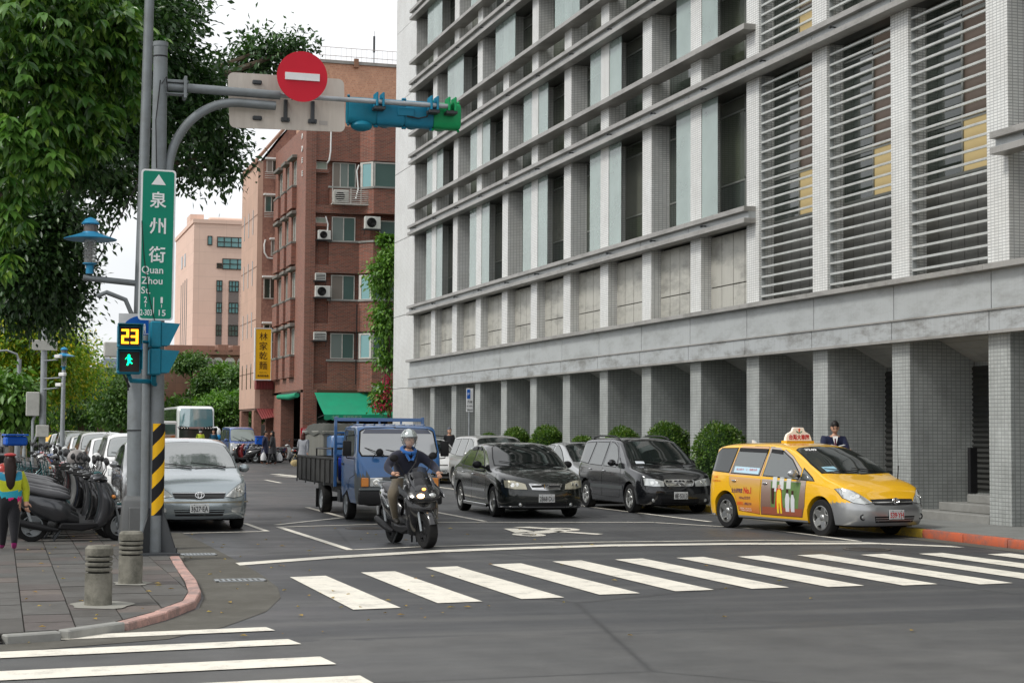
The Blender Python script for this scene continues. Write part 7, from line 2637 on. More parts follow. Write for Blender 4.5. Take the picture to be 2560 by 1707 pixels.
for i in range(17):
    t = i / 16
    dz = .03 * (i % 2)
    a, b = p00.lerp(p01, t), p10.lerp(p11, t)
    vs += [(a.x, a.y, a.z + dz), (b.x, b.y, b.z + dz)]
mb.add(vs, [(2 * i, 2 * i + 1, 2 * i + 3, 2 * i + 2) for i in range(16)])
mb.build('sheet', corr_red, cr_, smooth=0)
# vertical yellow noodle shop sign
ys = thing('noodle_shop_sign', (xo(657), 97.6, 5), 'tall yellow noodle shop sign with black brush characters', 'sign')
q0, q1 = at(639, 821, 97.4), at(677, 949, 97.4)
MB().box(q0.x, q1.x, 97.4, 97.65, q1.z, q0.z).build('light_box', sign_yellow, ys, bevel=.02)
wd, hg = q1.x - q0.x, q0.z - q1.z
MB().box(q0.x - .04, q0.x + .02, 97.38, 97.66, q1.z - .04, q0.z + .04).box(q1.x - .02, q1.x + .04, 97.38, 97.66, q1.z - .04, q0.z + .04).box(q0.x + .02, q1.x - .02, 97.38, 97.66, q0.z - .02, q0.z + .04).box(q0.x + .02, q1.x - .02, 97.38, 97.66, q1.z - .04, q1.z + .02).build('frame', white_pt, ys, smooth=0)
for k, ch in enumerate('林家乾麵'):
    text(ch, 'lettering', ink, ys, Matrix.Translation(((q0.x + q1.x) / 2, 97.385, q0.z - hg * (.15 + .19 * k))) @ Matrix.Rotation(PI / 2, 4, 'X'), width=wd * .5)
text('SINCE 1956', 'lettering', ink, ys, Matrix.Translation(((q0.x + q1.x) / 2, 97.385, q1.z + hg * .14)) @ Matrix.Rotation(PI / 2, 4, 'X'), width=wd * .45)
text('泉州街老店', 'lettering', ink, ys, Matrix.Translation(((q0.x + q1.x) / 2, 97.385, q1.z + hg * .075)) @ Matrix.Rotation(PI / 2, 4, 'X'), width=wd * .7, bold=.02)
q2, q3 = at(641, 951, 97.6), at(684, 973, 97.6)
cb_ = MB()
for i in range(12):
    x = q2.x + (q3.x - q2.x) * i / 12
    cb_.box(x, x + (q3.x - q2.x) / 12 - .015, 97.6 - .03 * (i % 2), 98.4, q3.z, q2.z)
cb_.build('red_sign_base', corr_red, orange, smooth=0)

# ------------------------------------------------------------------ pink tower and brown terrace
pk2 = thing('pink_office_tower', (16.3, 150, 8), 'pale pink stone tower with teal window strips above the green slope', 'building')
zk = lambda v: at(550, v, 150).z
xk = lambda u: at(u, 700, 150).x
PXk = xk(483)
MB().box(PXk, PXk + 14, 150, 166, 5, zk(553)).build('wall', pink_stone, pk2, smooth=0)
MB().box(PXk - .1, PXk + 14, 149.9, 166.1, zk(560), zk(553) + .1).build('parapet', pink_stone, pk2, smooth=0)
MB().box(PXk - .02, PXk + 1.2, 153, 156, zk(553), zk(528)).build('roof_block', pink_stone, pk2, smooth=0)
MB().box(PXk + 1.5, PXk + 12, 152, 160, zk(553), zk(536)).build('roof_drum', pink_stone, pk2, bevel=.6, seg=3)
MB().box(PXk + 2.3, PXk + 12, 151.9, 152, zk(552), zk(545)).build('drum_opening', M('drum_shadow', (.12, .08, .07), .8), pk2, smooth=0)
fr_dk = M('dark_bronze_frame', (.05, .05, .045), .4, .4)


def pwin(u0, v0, u1, v1, nx, ny, m_=glass_bl):
    x0, x1, z0, z1 = xk(u0), xk(u1), zk(v1), zk(v0)
    fr = MB()
    t_ = .07
    fr.box(x0, x1, 149.9, 150, z0, z0 + t_).box(x0, x1, 149.9, 150, z1 - t_, z1).box(x0, x0 + t_, 149.9, 150, z0 + t_, z1 - t_).box(x1 - t_, x1, 149.9, 150, z0 + t_, z1 - t_)
    for i in range(1, nx):
        x = x0 + (x1 - x0) * i / nx
        fr.box(x - t_ / 2, x + t_ / 2, 149.895, 150, z0 + t_, z1 - t_)
    for j in range(1, ny):
        z = z0 + (z1 - z0) * j / ny
        fr.box(x0 + t_, x1 - t_, 149.89, 150, z - t_ / 2, z + t_ / 2)
    o = fr.build('window', fr_dk, pk2, smooth=0)
    for i in range(nx):
        for j in range(ny):
            a, b = x0 + (x1 - x0) * i / nx, x0 + (x1 - x0) * (i + 1) / nx
            c, d = z0 + (z1 - z0) * j / ny, z0 + (z1 - z0) * (j + 1) / ny
            MB().box(a + .04, b - .04, 149.94, 149.95, c + .04, d - .04).build('pane', m_, o, smooth=0)


pwin(517, 591, 529, 614, 1, 1)
pwin(541, 592, 612, 618, 4, 2)
pwin(541, 658, 554, 671, 1, 1, glass_dk)
pwin(555, 646, 612, 673, 3, 2)
sp_dk = M('spandrel_grey', (.17, .15, .14), .6)
for (u0, u1, nx) in ((541, 556, 2), (572, 597, 3)):
    for (v0, v1, g_) in ((701, 729, glass_bl), (756, 783, glass_bl), (812, 840, glass_gr)):
        pwin(u0, v0, u1, v1, nx, 2, g_)
    for (v0, v1) in ((729.5, 755.5), (783.5, 811.5), (840.5, 862)):
        MB().box(xk(u0), xk(u1), 149.93, 150, zk(v1), zk(v0)).build('spandrel', sp_dk, pk2, smooth=0)
for (y0, y1, z0, z1) in ((155, 155.5, 9.5, 15.6), (156.6, 157.1, 9.5, 15.6), (158.3, 158.8, 9.5, 15.5), (160, 160.4, 9.5, 15.4)):
    MB().box(PXk - .02, PXk + .1, y0, y1, z0, z1).build('slot_window', sp_dk, pk2, smooth=0)
for y in (156.5, 159.2):
    MB().box(PXk - .03, PXk + .05, y, y + 1.2, 16.9, 18.1).build('square_window', glass_dk, pk2, smooth=0)
te = thing('brown_terrace', (13, 141, 0), 'brown stone terrace with white arched windows below the pink tower', 'building')
zt2 = lambda v: at(500, v, 141).z
xt2 = lambda u: at(u, 900, 141).x
MB().box(xt2(395), xt2(700), 141, 149.8, 0, zt2(886)).build('wall', brown_stone, te, smooth=0)
MB().box(xt2(393), xt2(700), 140.7, 141.4, zt2(886), zt2(878)).build('cornice', brown_stone, te, smooth=0)
MB().box(xt2(415), xt2(540), 142, 149.8, zt2(878), zt2(862)).build('parapet', brown_stone, te, smooth=0)
MB().box(xt2(548), xt2(574), 141.8, 149.8, zt2(878), zt2(859)).build('parapet_block', brown_stone, te, smooth=0)
MB().box(xt2(585), xt2(700), 141.8, 149.8, zt2(878), zt2(861)).build('parapet_block', brown_stone, te, smooth=0)
for u in (508, 532, 562, 593, 624):
    x0, x1, z0, z1 = xt2(u), xt2(u + 25), zt2(916), zt2(893)
    w_ = MB().prism([(x0, z0), (x1, z0), (x1, z1 - .25), (x1 - .12, z1 - .05), (x1 - .3, z1), (x0 + .3, z1), (x0 + .12, z1 - .05), (x0, z1 - .25)], 140.9, 141, 'xz').build('window', white_al, te, smooth=0)
    for (a, b) in ((x0 + .1, (x0 + x1) / 2 - .03), ((x0 + x1) / 2 + .03, x1 - .1)):
        MB().box(a, b, 140.87, 140.9, z0 + .08, z0 + (z1 - z0) * .6).build('pane', sp_dk, w_, smooth=0)
# distant grey tower
gt_ = thing('distant_grey_tower', (24, 420, 0), 'hazy grey-blue residential tower far behind the trees', 'building')
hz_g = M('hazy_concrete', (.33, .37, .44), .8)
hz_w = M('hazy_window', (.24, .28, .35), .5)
p0, p1, p2 = at(246, 905, 420), at(258, 895, 420), at(310, 895, 420)
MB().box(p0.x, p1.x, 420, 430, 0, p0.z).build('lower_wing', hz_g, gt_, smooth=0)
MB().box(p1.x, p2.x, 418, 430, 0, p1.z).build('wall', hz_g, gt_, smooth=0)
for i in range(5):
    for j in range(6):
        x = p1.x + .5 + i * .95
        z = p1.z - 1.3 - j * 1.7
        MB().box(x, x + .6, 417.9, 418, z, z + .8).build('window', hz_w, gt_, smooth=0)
# low brick station-like building and white canopy far left
lb_ = thing('low_brick_building', (0, 160, 0), 'long low orange brick building behind the hedge', 'building')
xa, xb_ = at(70, 1060, 160).x, at(262, 1060, 160).x
zq = lambda v: at(160, v, 160).z
MB().box(xa - 20, xb_, 160, 170, zq(1046), zq(1012)).build('brick_band', M('orange_brick_far', (.35, .12, .06), .8, vary=.2), lb_, smooth=0)
MB().box(xa - 20, xb_ + .2, 159.6, 170, zq(1053), zq(1046)).build('white_cornice', white_pt, lb_, smooth=0)
MB().box(xa - 20, xb_ - .2, 160.5, 170, 0, zq(1053)).build('glazed_ground_floor', glass_dk, lb_, smooth=0)
MB().box(xb_ + .3, at(232 + 40, 1060, 160).x + 2.5, 159, 166, zq(1062), zq(1058)).build('walkway_roof', white_pt, lb_, smooth=0)
# retaining wall at the foot of the slope
rw = thing('retaining_wall', (14, 112, 0), 'dark concrete retaining wall below the green slope', 'wall')
for i in range(12):
    x = at(500, 1100, 120).x + i * 1.2
    MB().box(x, x + 1.17, 121, 121.4, 0, 2.1).build('wall_panel', M('stained_dark_concrete', (.10, .095, .085), .85, vary=.4, vs=1.5, dirt=.6, ds=2, streak=True, kind='World'), rw, smooth=0)
# ------------------------------------------------------------------ foliage
LT_BROAD = (np.array([[0, 0, 0], [.16, .35, .05], [0, .4, -.02], [-.16, .35, .05], [.13, .7, .02], [0, .72, -.05], [-.13, .7, .02], [0, 1, -.12]], dtype=np.float32),
            [(0, 1, 2), (0, 2, 3), (1, 4, 5, 2), (2, 5, 6, 3), (4, 7, 5), (5, 7, 6)])
LT_SMALL = (np.array([[0, 0, 0], [.24, .5, .07], [0, 1, -.04], [-.24, .5, .07]], dtype=np.float32), [(0, 1, 2), (0, 2, 3)])


def leaf_mesh(name, P, D, S, tpl, mat, parent=None, roll=None, kind=None):
    """leaves of size S at points P with the tip along D"""
    T, F = tpl
    N, k = len(P), len(T)
    D = D / (np.linalg.norm(D, axis=1, keepdims=True) + 1e-9)
    up = np.tile(np.array([[0, 0, 1.]]), (N, 1)) + rng.normal(0, .45, (N, 3))
    X = np.cross(D, up)
    X /= np.linalg.norm(X, axis=1, keepdims=True) + 1e-9
    Z = np.cross(X, D)
    V = (T[None, :, 0, None] * X[:, None] + T[None, :, 1, None] * D[:, None] + T[None, :, 2, None] * Z[:, None]) * S[:, None, None] + P[:, None]
    me = bpy.data.meshes.new(name)
    nf = len(F)
    tot = [len(f) for f in F]
    li = np.array([i for f in F for i in f])
    loops = (li[None] + (np.arange(N) * k)[:, None]).reshape(-1)
    starts = (np.concatenate([[0], np.cumsum(tot)[:-1]])[None] + (np.arange(N) * sum(tot))[:, None]).reshape(-1)
    me.vertices.add(N * k)
    me.vertices.foreach_set('co', V.astype(np.float32).reshape(-1))
    me.loops.add(len(loops))
    me.loops.foreach_set('vertex_index', loops.astype(np.int32))
    me.polygons.add(N * nf)
    me.polygons.foreach_set('loop_start', starts.astype(np.int32))
    me.update(calc_edges=True)
    me.materials.append(mat)
    o = bpy.data.objects.new(name, me)
    COL.objects.link(o)
    if parent is not None:
        o.parent = parent
        o.location = -rootloc(parent)
    if kind:
        tag(o, kind=kind)
    return o


def blob_points(blobs, n, shell=.45, clump=9, spread=.3):
    """points gathered in clumps inside the outer part of ellipsoids"""
    B = np.array(blobs, dtype=float)
    vol = B[:, 3] * B[:, 4] + B[:, 3] * B[:, 5]
    m = max(1, n // clump)
    idx = rng.choice(len(B), m, p=vol / vol.sum())
    d = rng.normal(size=(m, 3))
    d /= np.linalg.norm(d, axis=1, keepdims=True)
    r = (shell + (1 - shell) * rng.random(m)) * (1 + .16 * np.sin(d[:, 0] * 5 + idx) * np.cos(d[:, 2] * 6 + idx * 2))
    c = B[idx, :3] + d * B[idx, 3:6] * r[:, None]
    P = np.repeat(c, clump, 0) + rng.normal(0, spread, (m * clump, 3))
    N = np.repeat(d, clump, 0)
    return P, N


def tree(name, base, blobs, n, size, mat, label, cat='tree', group=None, trunk=None, tpl=LT_SMALL, clump=9, spread=.3, droop=.5, limbs=6, shell=.45):
    t = thing(name, base, label, cat, group)
    P, N = blob_points(blobs, n, shell, clump, spread)
    D = N + rng.normal(0, .6, P.shape) + np.array([0, 0, -droop])
    leaf_mesh('crown', P, D, size * rng.uniform(.7, 1.3, len(P)), tpl, mat, t, kind=None)
    if trunk:
        r0, h = trunk
        b = Vector(base)
        mb = MB()
        top = b + Vector((rng.uniform(-.2, .2), rng.uniform(-.2, .2), h))
        mb.tube([b, b.lerp(top, .3) + Vector((r0 * .4, 0, 0)), b.lerp(top, .7) - Vector((r0 * .3, 0, 0)), top], [r0 * 1.25, r0, r0 * .85, r0 * .7], 10)
        for k in range(min(limbs, len(blobs) * 3)):
            bl = blobs[k % len(blobs)]
            e = Vector(bl[:3]) + Vector((rng.uniform(-.5, .5) * bl[3], rng.uniform(-.5, .5) * bl[4], rng.uniform(-.1, .5) * bl[5]))
            mb.tube([top - Vector((0, 0, h * .12 * (k % 3))), top.lerp(e, .5) + Vector((0, 0, .1 * h)), e], [r0 * .5, r0 * .3, r0 * .1], 6)
        mb.build('trunk', bark, t)
    return t


def bl(u, v, Y, r, rz=None, ry=None):
    p = at(u, v, Y)
    s_ = Y / 4157 * 1.02
    return (p.x, p.y, p.z, r * s_, (ry or r) * s_, (rz or r) * s_)


# near broad-leaved tree: whorls of big drooping leaves, trunk standing left of the view
nb = [bl(50, 60, 26.5, 190), bl(215, 40, 27, 120), bl(290, 120, 27, 85), bl(310, 240, 27.5, 70), bl(90, 250, 26.5, 150), bl(190, 320, 27, 95), bl(30, 400, 26, 110), bl(120, 410, 26, 50), bl(20, 560, 26, 50), bl(5, 660, 26, 40), bl(370, 130, 27, 40)]
t1 = thing('broadleaf_tree', (-6.4, 27, PZ), 'near tree with large drooping glossy leaves filling the upper left', 'tree')
MB().tube([(-6.4, 27, PZ), (-6.3, 27, 2.5), (-6.5, 26.8, 5)], [.36, .3, .24], 12).tube([(-6.45, 27, 4), (-5.2, 26.7, 6.2), (-3.4, 26.6, 7.0), (-.6, 27, 7.6)], [.16, .12, .08, .03], 8).tube([(-6.4, 27, 3.2), (-5.4, 26.3, 4.8), (-4.2, 26, 5.4)], [.14, .08, .03], 8).tube([(-6.45, 26.9, 4.9), (-5, 26.8, 8), (-2.6, 26.8, 9)], [.14, .08, .03], 8).build('trunk', bark, t1)
m = 1150
P0, N0 = blob_points(nb, m, .5, 1, .0)
P0[:, 1] -= rng.random(m) * .5
cl = 7
P = np.repeat(P0, cl, 0)
ang = np.tile(np.arange(cl) * 2 * PI / cl, m) + np.repeat(rng.random(m) * 6.28, cl)
tw = np.repeat(N0 * .35 + np.array([.1, -.25, -.25]), cl, 0)
D = np.stack([np.cos(ang), np.sin(ang) * .8, -.35 - .5 * rng.random(m * cl)], 1) + tw
S = .25 * rng.uniform(.7, 1.25, m * cl)
near_idx = np.argsort(P[:, 1] - rng.random(len(P)) * .2)[:290]
mask = np.ones(len(P), bool)
# the leaves that show largest are parts of their own, on eight shared shapes
leaf_shapes = []
for k in range(8):
    me = bpy.data.meshes.new('leaf')
    T, F = LT_BROAD
    V = T.copy()
    V[:, 2] += -.10 * k / 8 * V[:, 1] ** 2
    V[:, 0] *= 1 + .05 * k
    me.from_pydata(V.tolist(), [], F)
    me.polygons.foreach_set('use_smooth', [True] * len(F))
    me.materials.append(leaf_near)
    leaf_shapes.append(me)
rl_ = rootloc(t1)
for j in near_idx:
    d = Vector(D[j]).normalized()
    x = d.cross(Vector((rng.normal(0, .4), rng.normal(0, .4), 1))).normalized()
    z = x.cross(d)
    s_ = float(S[j])
    m4 = Matrix(((x.x * s_, d.x * s_, z.x * s_, P[j][0] - rl_.x), (x.y * s_, d.y * s_, z.y * s_, P[j][1] - rl_.y), (x.z * s_, d.z * s_, z.z * s_, P[j][2] - rl_.z), (0, 0, 0, 1)))
    inst('leaf', leaf_shapes[j % 8], t1, m4)
mask[near_idx] = False
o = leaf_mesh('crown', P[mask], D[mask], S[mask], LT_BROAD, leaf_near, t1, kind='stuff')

# dark fig trees behind it
fb_ = [bl(100, 100, 30, 260), bl(330, 80, 32, 170), bl(420, 20, 34, 90), bl(330, 300, 32, 130), bl(480, 260, 33, 120, 100), bl(530, 350, 34, 75, 80), bl(470, 420, 33, 55, 45), bl(560, 420, 34, 45, 40), bl(440, 190, 33, 70, 60), bl(520, 190, 34, 50, 40), bl(170, 390, 30, 130, 70), bl(660, 130, 36, 70, 42), bl(735, 130, 36, 45, 35), bl(620, 170, 36, 60, 30), bl(300, 470, 31, 60, 30), bl(250, 520, 31, 20, 60), bl(240, 440, 31, 40, 40), bl(225, 590, 31, 14, 30)]
tree('fig_tree', (-3.2, 30, PZ), fb_, 40000, .15, leaf_dark, 'dark small-leaved fig tree whose boughs reach behind the signal arm', trunk=(.4, 4.2), clump=10, spread=.2, limbs=14, shell=.3)
fb2 = [bl(60, 610, 36, 120, 150), bl(130, 560, 36, 90, 100), bl(110, 720, 37, 85, 75), bl(155, 780, 38, 45, 34), bl(30, 760, 37, 50, 45), bl(190, 690, 37, 30, 50)]
tree('fig_tree', (-3.9, 38, PZ), fb2, 20000, .15, leaf_dark, 'second dark fig tree left of the blue lantern', trunk=(.35, 3.5), clump=10, spread=.25, shell=.3)
yb = [bl(40, 830, 76, 95, 70), bl(120, 880, 77, 85, 60), bl(60, 920, 77, 90, 50), bl(185, 930, 80, 55, 45), bl(30, 960, 76, 60, 40), bl(130, 950, 79, 50, 36)]
tree('maple_tree', (-2.6, 77, PZ), yb, 34000, .2, leaf_yel, 'lighter green tree with yellowing leaves above the parked scooters', trunk=(.3, 3.4), clump=8, spread=.45, shell=.3)
tree('street_tree', (.6, 84, PZ), [bl(165, 900, 84, 50, 45), bl(150, 955, 84, 50, 38), bl(200, 965, 84, 28, 26)], 9000, .18, leaf_mid, 'loose mid-green tree behind the blue hatted lamp post', trunk=(.2, 2.2), clump=8, spread=.4, shell=.2)
pt = tree('palm_tree', (-.9, 60, PZ), [bl(25, 1000, 60, 55, 40)], 5000, .3, leaf_lime, 'feathery palm with thick ringed trunk at the far left', trunk=(.42, 2.6), clump=10, spread=.3, droop=1.2, shell=.2)
# far park trees, one thing each
ft = [(250, 985, 118, 55, 50, leaf_far, 'tallest soft grey-green tree left of the signal pole'), (200, 1010, 112, 50, 42, leaf_mid, 'rounded mid-green park tree behind the lamp post'), (165, 1020, 125, 40, 36, leaf_yel, 'small yellow-orange park tree near the brick building'), (300, 1000, 105, 62, 62, leaf_mid, 'dense green park tree right beside the signal pole'), (120, 1005, 120, 50, 40, leaf_mid, 'green park tree behind the camera pole'), (330, 960, 135, 60, 50, leaf_far, 'pale hazy tree above the others behind the pole'), (60, 1000, 110, 60, 50, leaf_lime, 'lime green park tree at the far left')]
for (u, v, Y, r, rz, m_, lb) in ft:
    g0 = at(u, 1100, Y)
    tree('park_tree', (g0.x, Y, 0), [bl(u, v, Y, r, rz), bl(u - r * .6, v + 18, Y + 1, r * .6, rz * .6), bl(u + r * .6, v + 14, Y - 1, r * .6, rz * .6)], 6500, .26, m_, lb, group='park trees at the end of the street', trunk=(.22, max(1.5, at(u, v, Y).z - .5)), clump=7, spread=.35, shell=.3)
pm = thing('palm_tree', (at(272, 1000, 140).x, 140, 0), 'distant palm with arching fronds before the grey tower', 'tree')
pc_ = at(268, 925, 140)
MB().tube([(pc_.x, 140, 0), (pc_.x, 140, pc_.z)], [.3, .2], 8).build('trunk', bark, pm)
PP3, DD3 = [], []
for k in range(16):
    a = k * 2.4
    for j in range(26):
        t_ = j / 26 * 2.6
        q = np.array([pc_.x + math.cos(a) * t_, 140 + math.sin(a) * t_, pc_.z + .5 * t_ - .34 * t_ * t_])
        for s in (-1, 1):
            PP3.append(q)
            DD3.append([-math.sin(a) * s + math.cos(a) * .5, math.cos(a) * s + math.sin(a) * .5, -.6])
leaf_mesh('crown', np.array(PP3), np.array(DD3), np.full(len(PP3), .55), LT_SMALL, leaf_far, pm)
# hedge and lawn
hd = thing('clipped_hedge', (1, 104, 0), 'long clipped green hedge in front of the low brick building', 'hedge')
n = 16000
P = np.stack([rng.uniform(at(60, 1100, 100).x, at(400, 1100, 100).x, n), 100 + rng.random(n) * 1.2, .2 + 1.15 * rng.random(n) ** .5], 1)
leaf_mesh('foliage', P, rng.normal(size=(n, 3)) + np.array([0, -.5, .4]), rng.uniform(.1, .22, n), LT_SMALL, leaf_hedge, hd)
MB().box(at(60, 1100, 100).x, at(400, 1100, 100).x, 100.15, 101.1, 0, 1.15).build('core', M('hedge_core', (.02, .045, .012), .9), hd, bevel=.1)
fill('lawn', [(-30, 92), (at(420, 1100, 95).x, 92), (at(420, 1100, 120).x, 130), (-30, 130)], .02, M('lawn_green', (.07, .13, .025), .9, vary=.4, vs=2, kind='World'))

# overgrown slope under the terrace
sl_ = MB()
xs0, xs1 = at(380, 1100, 122).x, at(640, 1100, 122).x + 3
gx, gy = 24, 10
hts = lambda x, y: 1.3 + (y - 121.2) * .12 + max(0, x - 14.5) * .45 + .5 * math.sin(x * .9) + .35 * math.sin(y * .8 + x)
sl_.add([(xs0 - 3 + (xs1 - xs0 + 3) * i / gx, 121.3 + 19.5 * j / gy, max(0, hts(xs0 + (xs1 - xs0) * i / gx, 121.3 + 19.5 * j / gy) - .5)) for j in range(gy + 1) for i in range(gx + 1)],
        [(j * (gx + 1) + i, j * (gx + 1) + i + 1, (j + 1) * (gx + 1) + i + 1, (j + 1) * (gx + 1) + i) for j in range(gy) for i in range(gx)])
o = sl_.build('hill', M('slope_earth', (.035, .05, .02), .9, vary=.3), smooth=50)
tag(o, kind='structure')


def slope_leaves(name, n, m_, size, f):
    x = rng.uniform(xs0 - 3, xs1, n * 2)
    y = 121.2 + 19 * rng.random(n * 2) ** 1.3
    k = np.array([f(a, b) for a, b in zip(x, y)])
    x, y = x[k][:n], y[k][:n]
    bump = .9 * np.maximum(0, np.sin(x * 1.7 + y * .5)) * np.maximum(0, np.cos(y * .9 - x * .6))
    z = np.array([hts(a, b) for a, b in zip(x, y)]) - .5 + bump + rng.random(len(x)) ** .6 * 1.1
    z = np.maximum(z, .3)
    P = np.stack([x, y, z], 1)
    o = leaf_mesh(name, P, rng.normal(size=P.shape) + np.array([0, -.7, .2]), size * rng.uniform(.6, 1.3, len(P)), LT_SMALL, m_)
    tag(o, kind='stuff')


slope_leaves('undergrowth', 15000, leaf_mid, .42, lambda a, b: math.sin(a * .7 + b * .3) > -.2)
slope_leaves('undergrowth', 13000, leaf_lime, .40, lambda a, b: math.sin(a * .7 + b * .3) < .3)
slope_leaves('undergrowth', 6000, leaf_far, .35, lambda a, b: a < (xs0 + xs1) / 2)
for (u, v, Y, rx, rz, m_, lb) in ((480, 905, 138, 45, 17, leaf_mid, 'flat-topped young tree left on the slope'), (560, 930, 137, 48, 15, leaf_lime, 'flat-topped young tree right on the slope'), (515, 955, 132, 26, 14, leaf_mid, 'small bushy tree between the two on the slope'), (600, 960, 127, 28, 50, leaf_mid, 'tall creeper-clad bush against the salmon building'), (590, 1040, 121, 40, 40, leaf_mid, 'overhanging bush above the retaining wall'), (545, 1020, 121, 50, 35, leaf_lime, 'bright climbing bush above the coach')):
    tp = at(u, v, Y)
    tree('slope_tree', (tp.x, Y, max(0, tp.z - 2.6)), [bl(u, v, Y, rx, rz), bl(u - rx * .5, v + 8, Y, rx * .6, rz * .8)], 2600, .3, m_, lb, group='trees on the green slope', trunk=(.1, 2.4), clump=7, spread=.25, shell=.2)
# climber by the end wall of the office, with magenta bracts
cb2 = [bl(958, 690, 76.5, 32, 60), bl(965, 800, 76.5, 34, 60), bl(975, 640, 76.5, 16, 30), bl(968, 890, 76.5, 22, 40), bl(962, 990, 76.5, 30, 34)]
bv = tree('bougainvillea', (at(975, 1100, 76.5).x, 76.5, 0), cb2, 5200, .24, leaf_lime, 'tall climber with magenta flowers beside the office end wall', 'climber', trunk=(.1, 5), clump=6, spread=.2, droop=1, shell=.15)
P, N = blob_points([bl(960, 1010, 76.2, 32, 28), bl(968, 960, 76.2, 14, 20)], 420, .7, 5, .08)
leaf_mesh('bracts', P + np.array([0, -.1, 0]), rng.normal(size=P.shape), rng.uniform(.09, .17, len(P)), LT_SMALL, petal, bv)
# clipped shrubs between the arcade columns
for i, y in enumerate((37.7, 41.05, 44.4, 47.75, 51.2, 54.6, 57.9)):
    r = (.78, .74, .62, .5, .66, .6, .5)[i]
    z = (1.15, 1.2, 1.2, 1.05, 1.2, 1.2, 1.1)[i]
    sh = thing('arcade_shrub', (16.95, y, .14), 'rounded clipped shrub between arcade columns, ' + ('first', 'second', 'third', 'fourth', 'fifth', 'sixth', 'seventh')[i] + ' counted from the taxi end', 'shrub', 'clipped shrubs along the arcade')
    n = 3600
    d = rng.normal(size=(n, 3))
    d /= np.linalg.norm(d, axis=1, keepdims=True)
    d[:, 2] = np.abs(d[:, 2]) * np.where(rng.random(n) < .7, 1, -.7)
    rr = r * (.88 + .14 * rng.random(n) + .07 * np.sin(d[:, 1] * 7 + y) * np.cos(d[:, 2] * 6 + y))
    P = np.array([16.98, y, z]) + d * rr[:, None] * np.array([.85, 1, 1.05])
    leaf_mesh('foliage', P, d + rng.normal(0, .7, P.shape), rng.uniform(.05, .12, n), LT_SMALL, leaf_hedge, sh)
    MB().ell((16.98, y, z), (r * .74, r * .86, r * .9), 18, 12).build('core', MATS['hedge_core'], sh)
    MB().tube([(16.98, y, .14), (16.98, y, z)], .06, 8).box(16.6, 17.35, y - .4, y + .4, .14, .42).build('planter', concrete, sh)
# plants on the brick building
for (u, v, Y, r, lb) in ((957, 600, 86.9, 13, 'potted leafy plant on the third floor bay sill'), (981, 603, 86.9, 9, 'smaller potted plant at the end of the bay sill')):
    tree('pot_plant', at(u, v + 8, Y), [bl(u, v, Y, r, r * .7)], 260, .26, leaf_lime, lb, 'plant', clump=5, spread=.08)
tb_ = tree('potted_shrub', (at(778, 1150, 84).x, 84, 0), [bl(781, 1096, 84, 11, 11)], 900, .12, leaf_lime, 'round potted shrub beside the brick corner pillar', 'shrub', clump=5, spread=.06, shell=.7)
MB().lathe([(.2, 0), (.28, .45), (.001, .45)], 16, Matrix.Translation((at(778, 1150, 84).x, 84, 0))).build('pot', M('terracotta', (.3, .12, .06), .8), tb_)
# ------------------------------------------------------------------ people
skin_m = M('skin', (.50, .29, .20), .5, sss=.0)
hair_m = M('black_hair', (.012, .010, .009), .45)
hair_b = M('brown_hair', (.022, .011, .009), .4, vary=.3, vs=20)
eye_m = M('dark_eye', (.01, .008, .006), .2)
lip_m = M('lips', (.32, .12, .09), .5)


def cloth(name, c, r=.8):
    return M('cloth_' + name, c, r, vary=.18, vs=12, bump=.25, bs=25, sheen=.2)


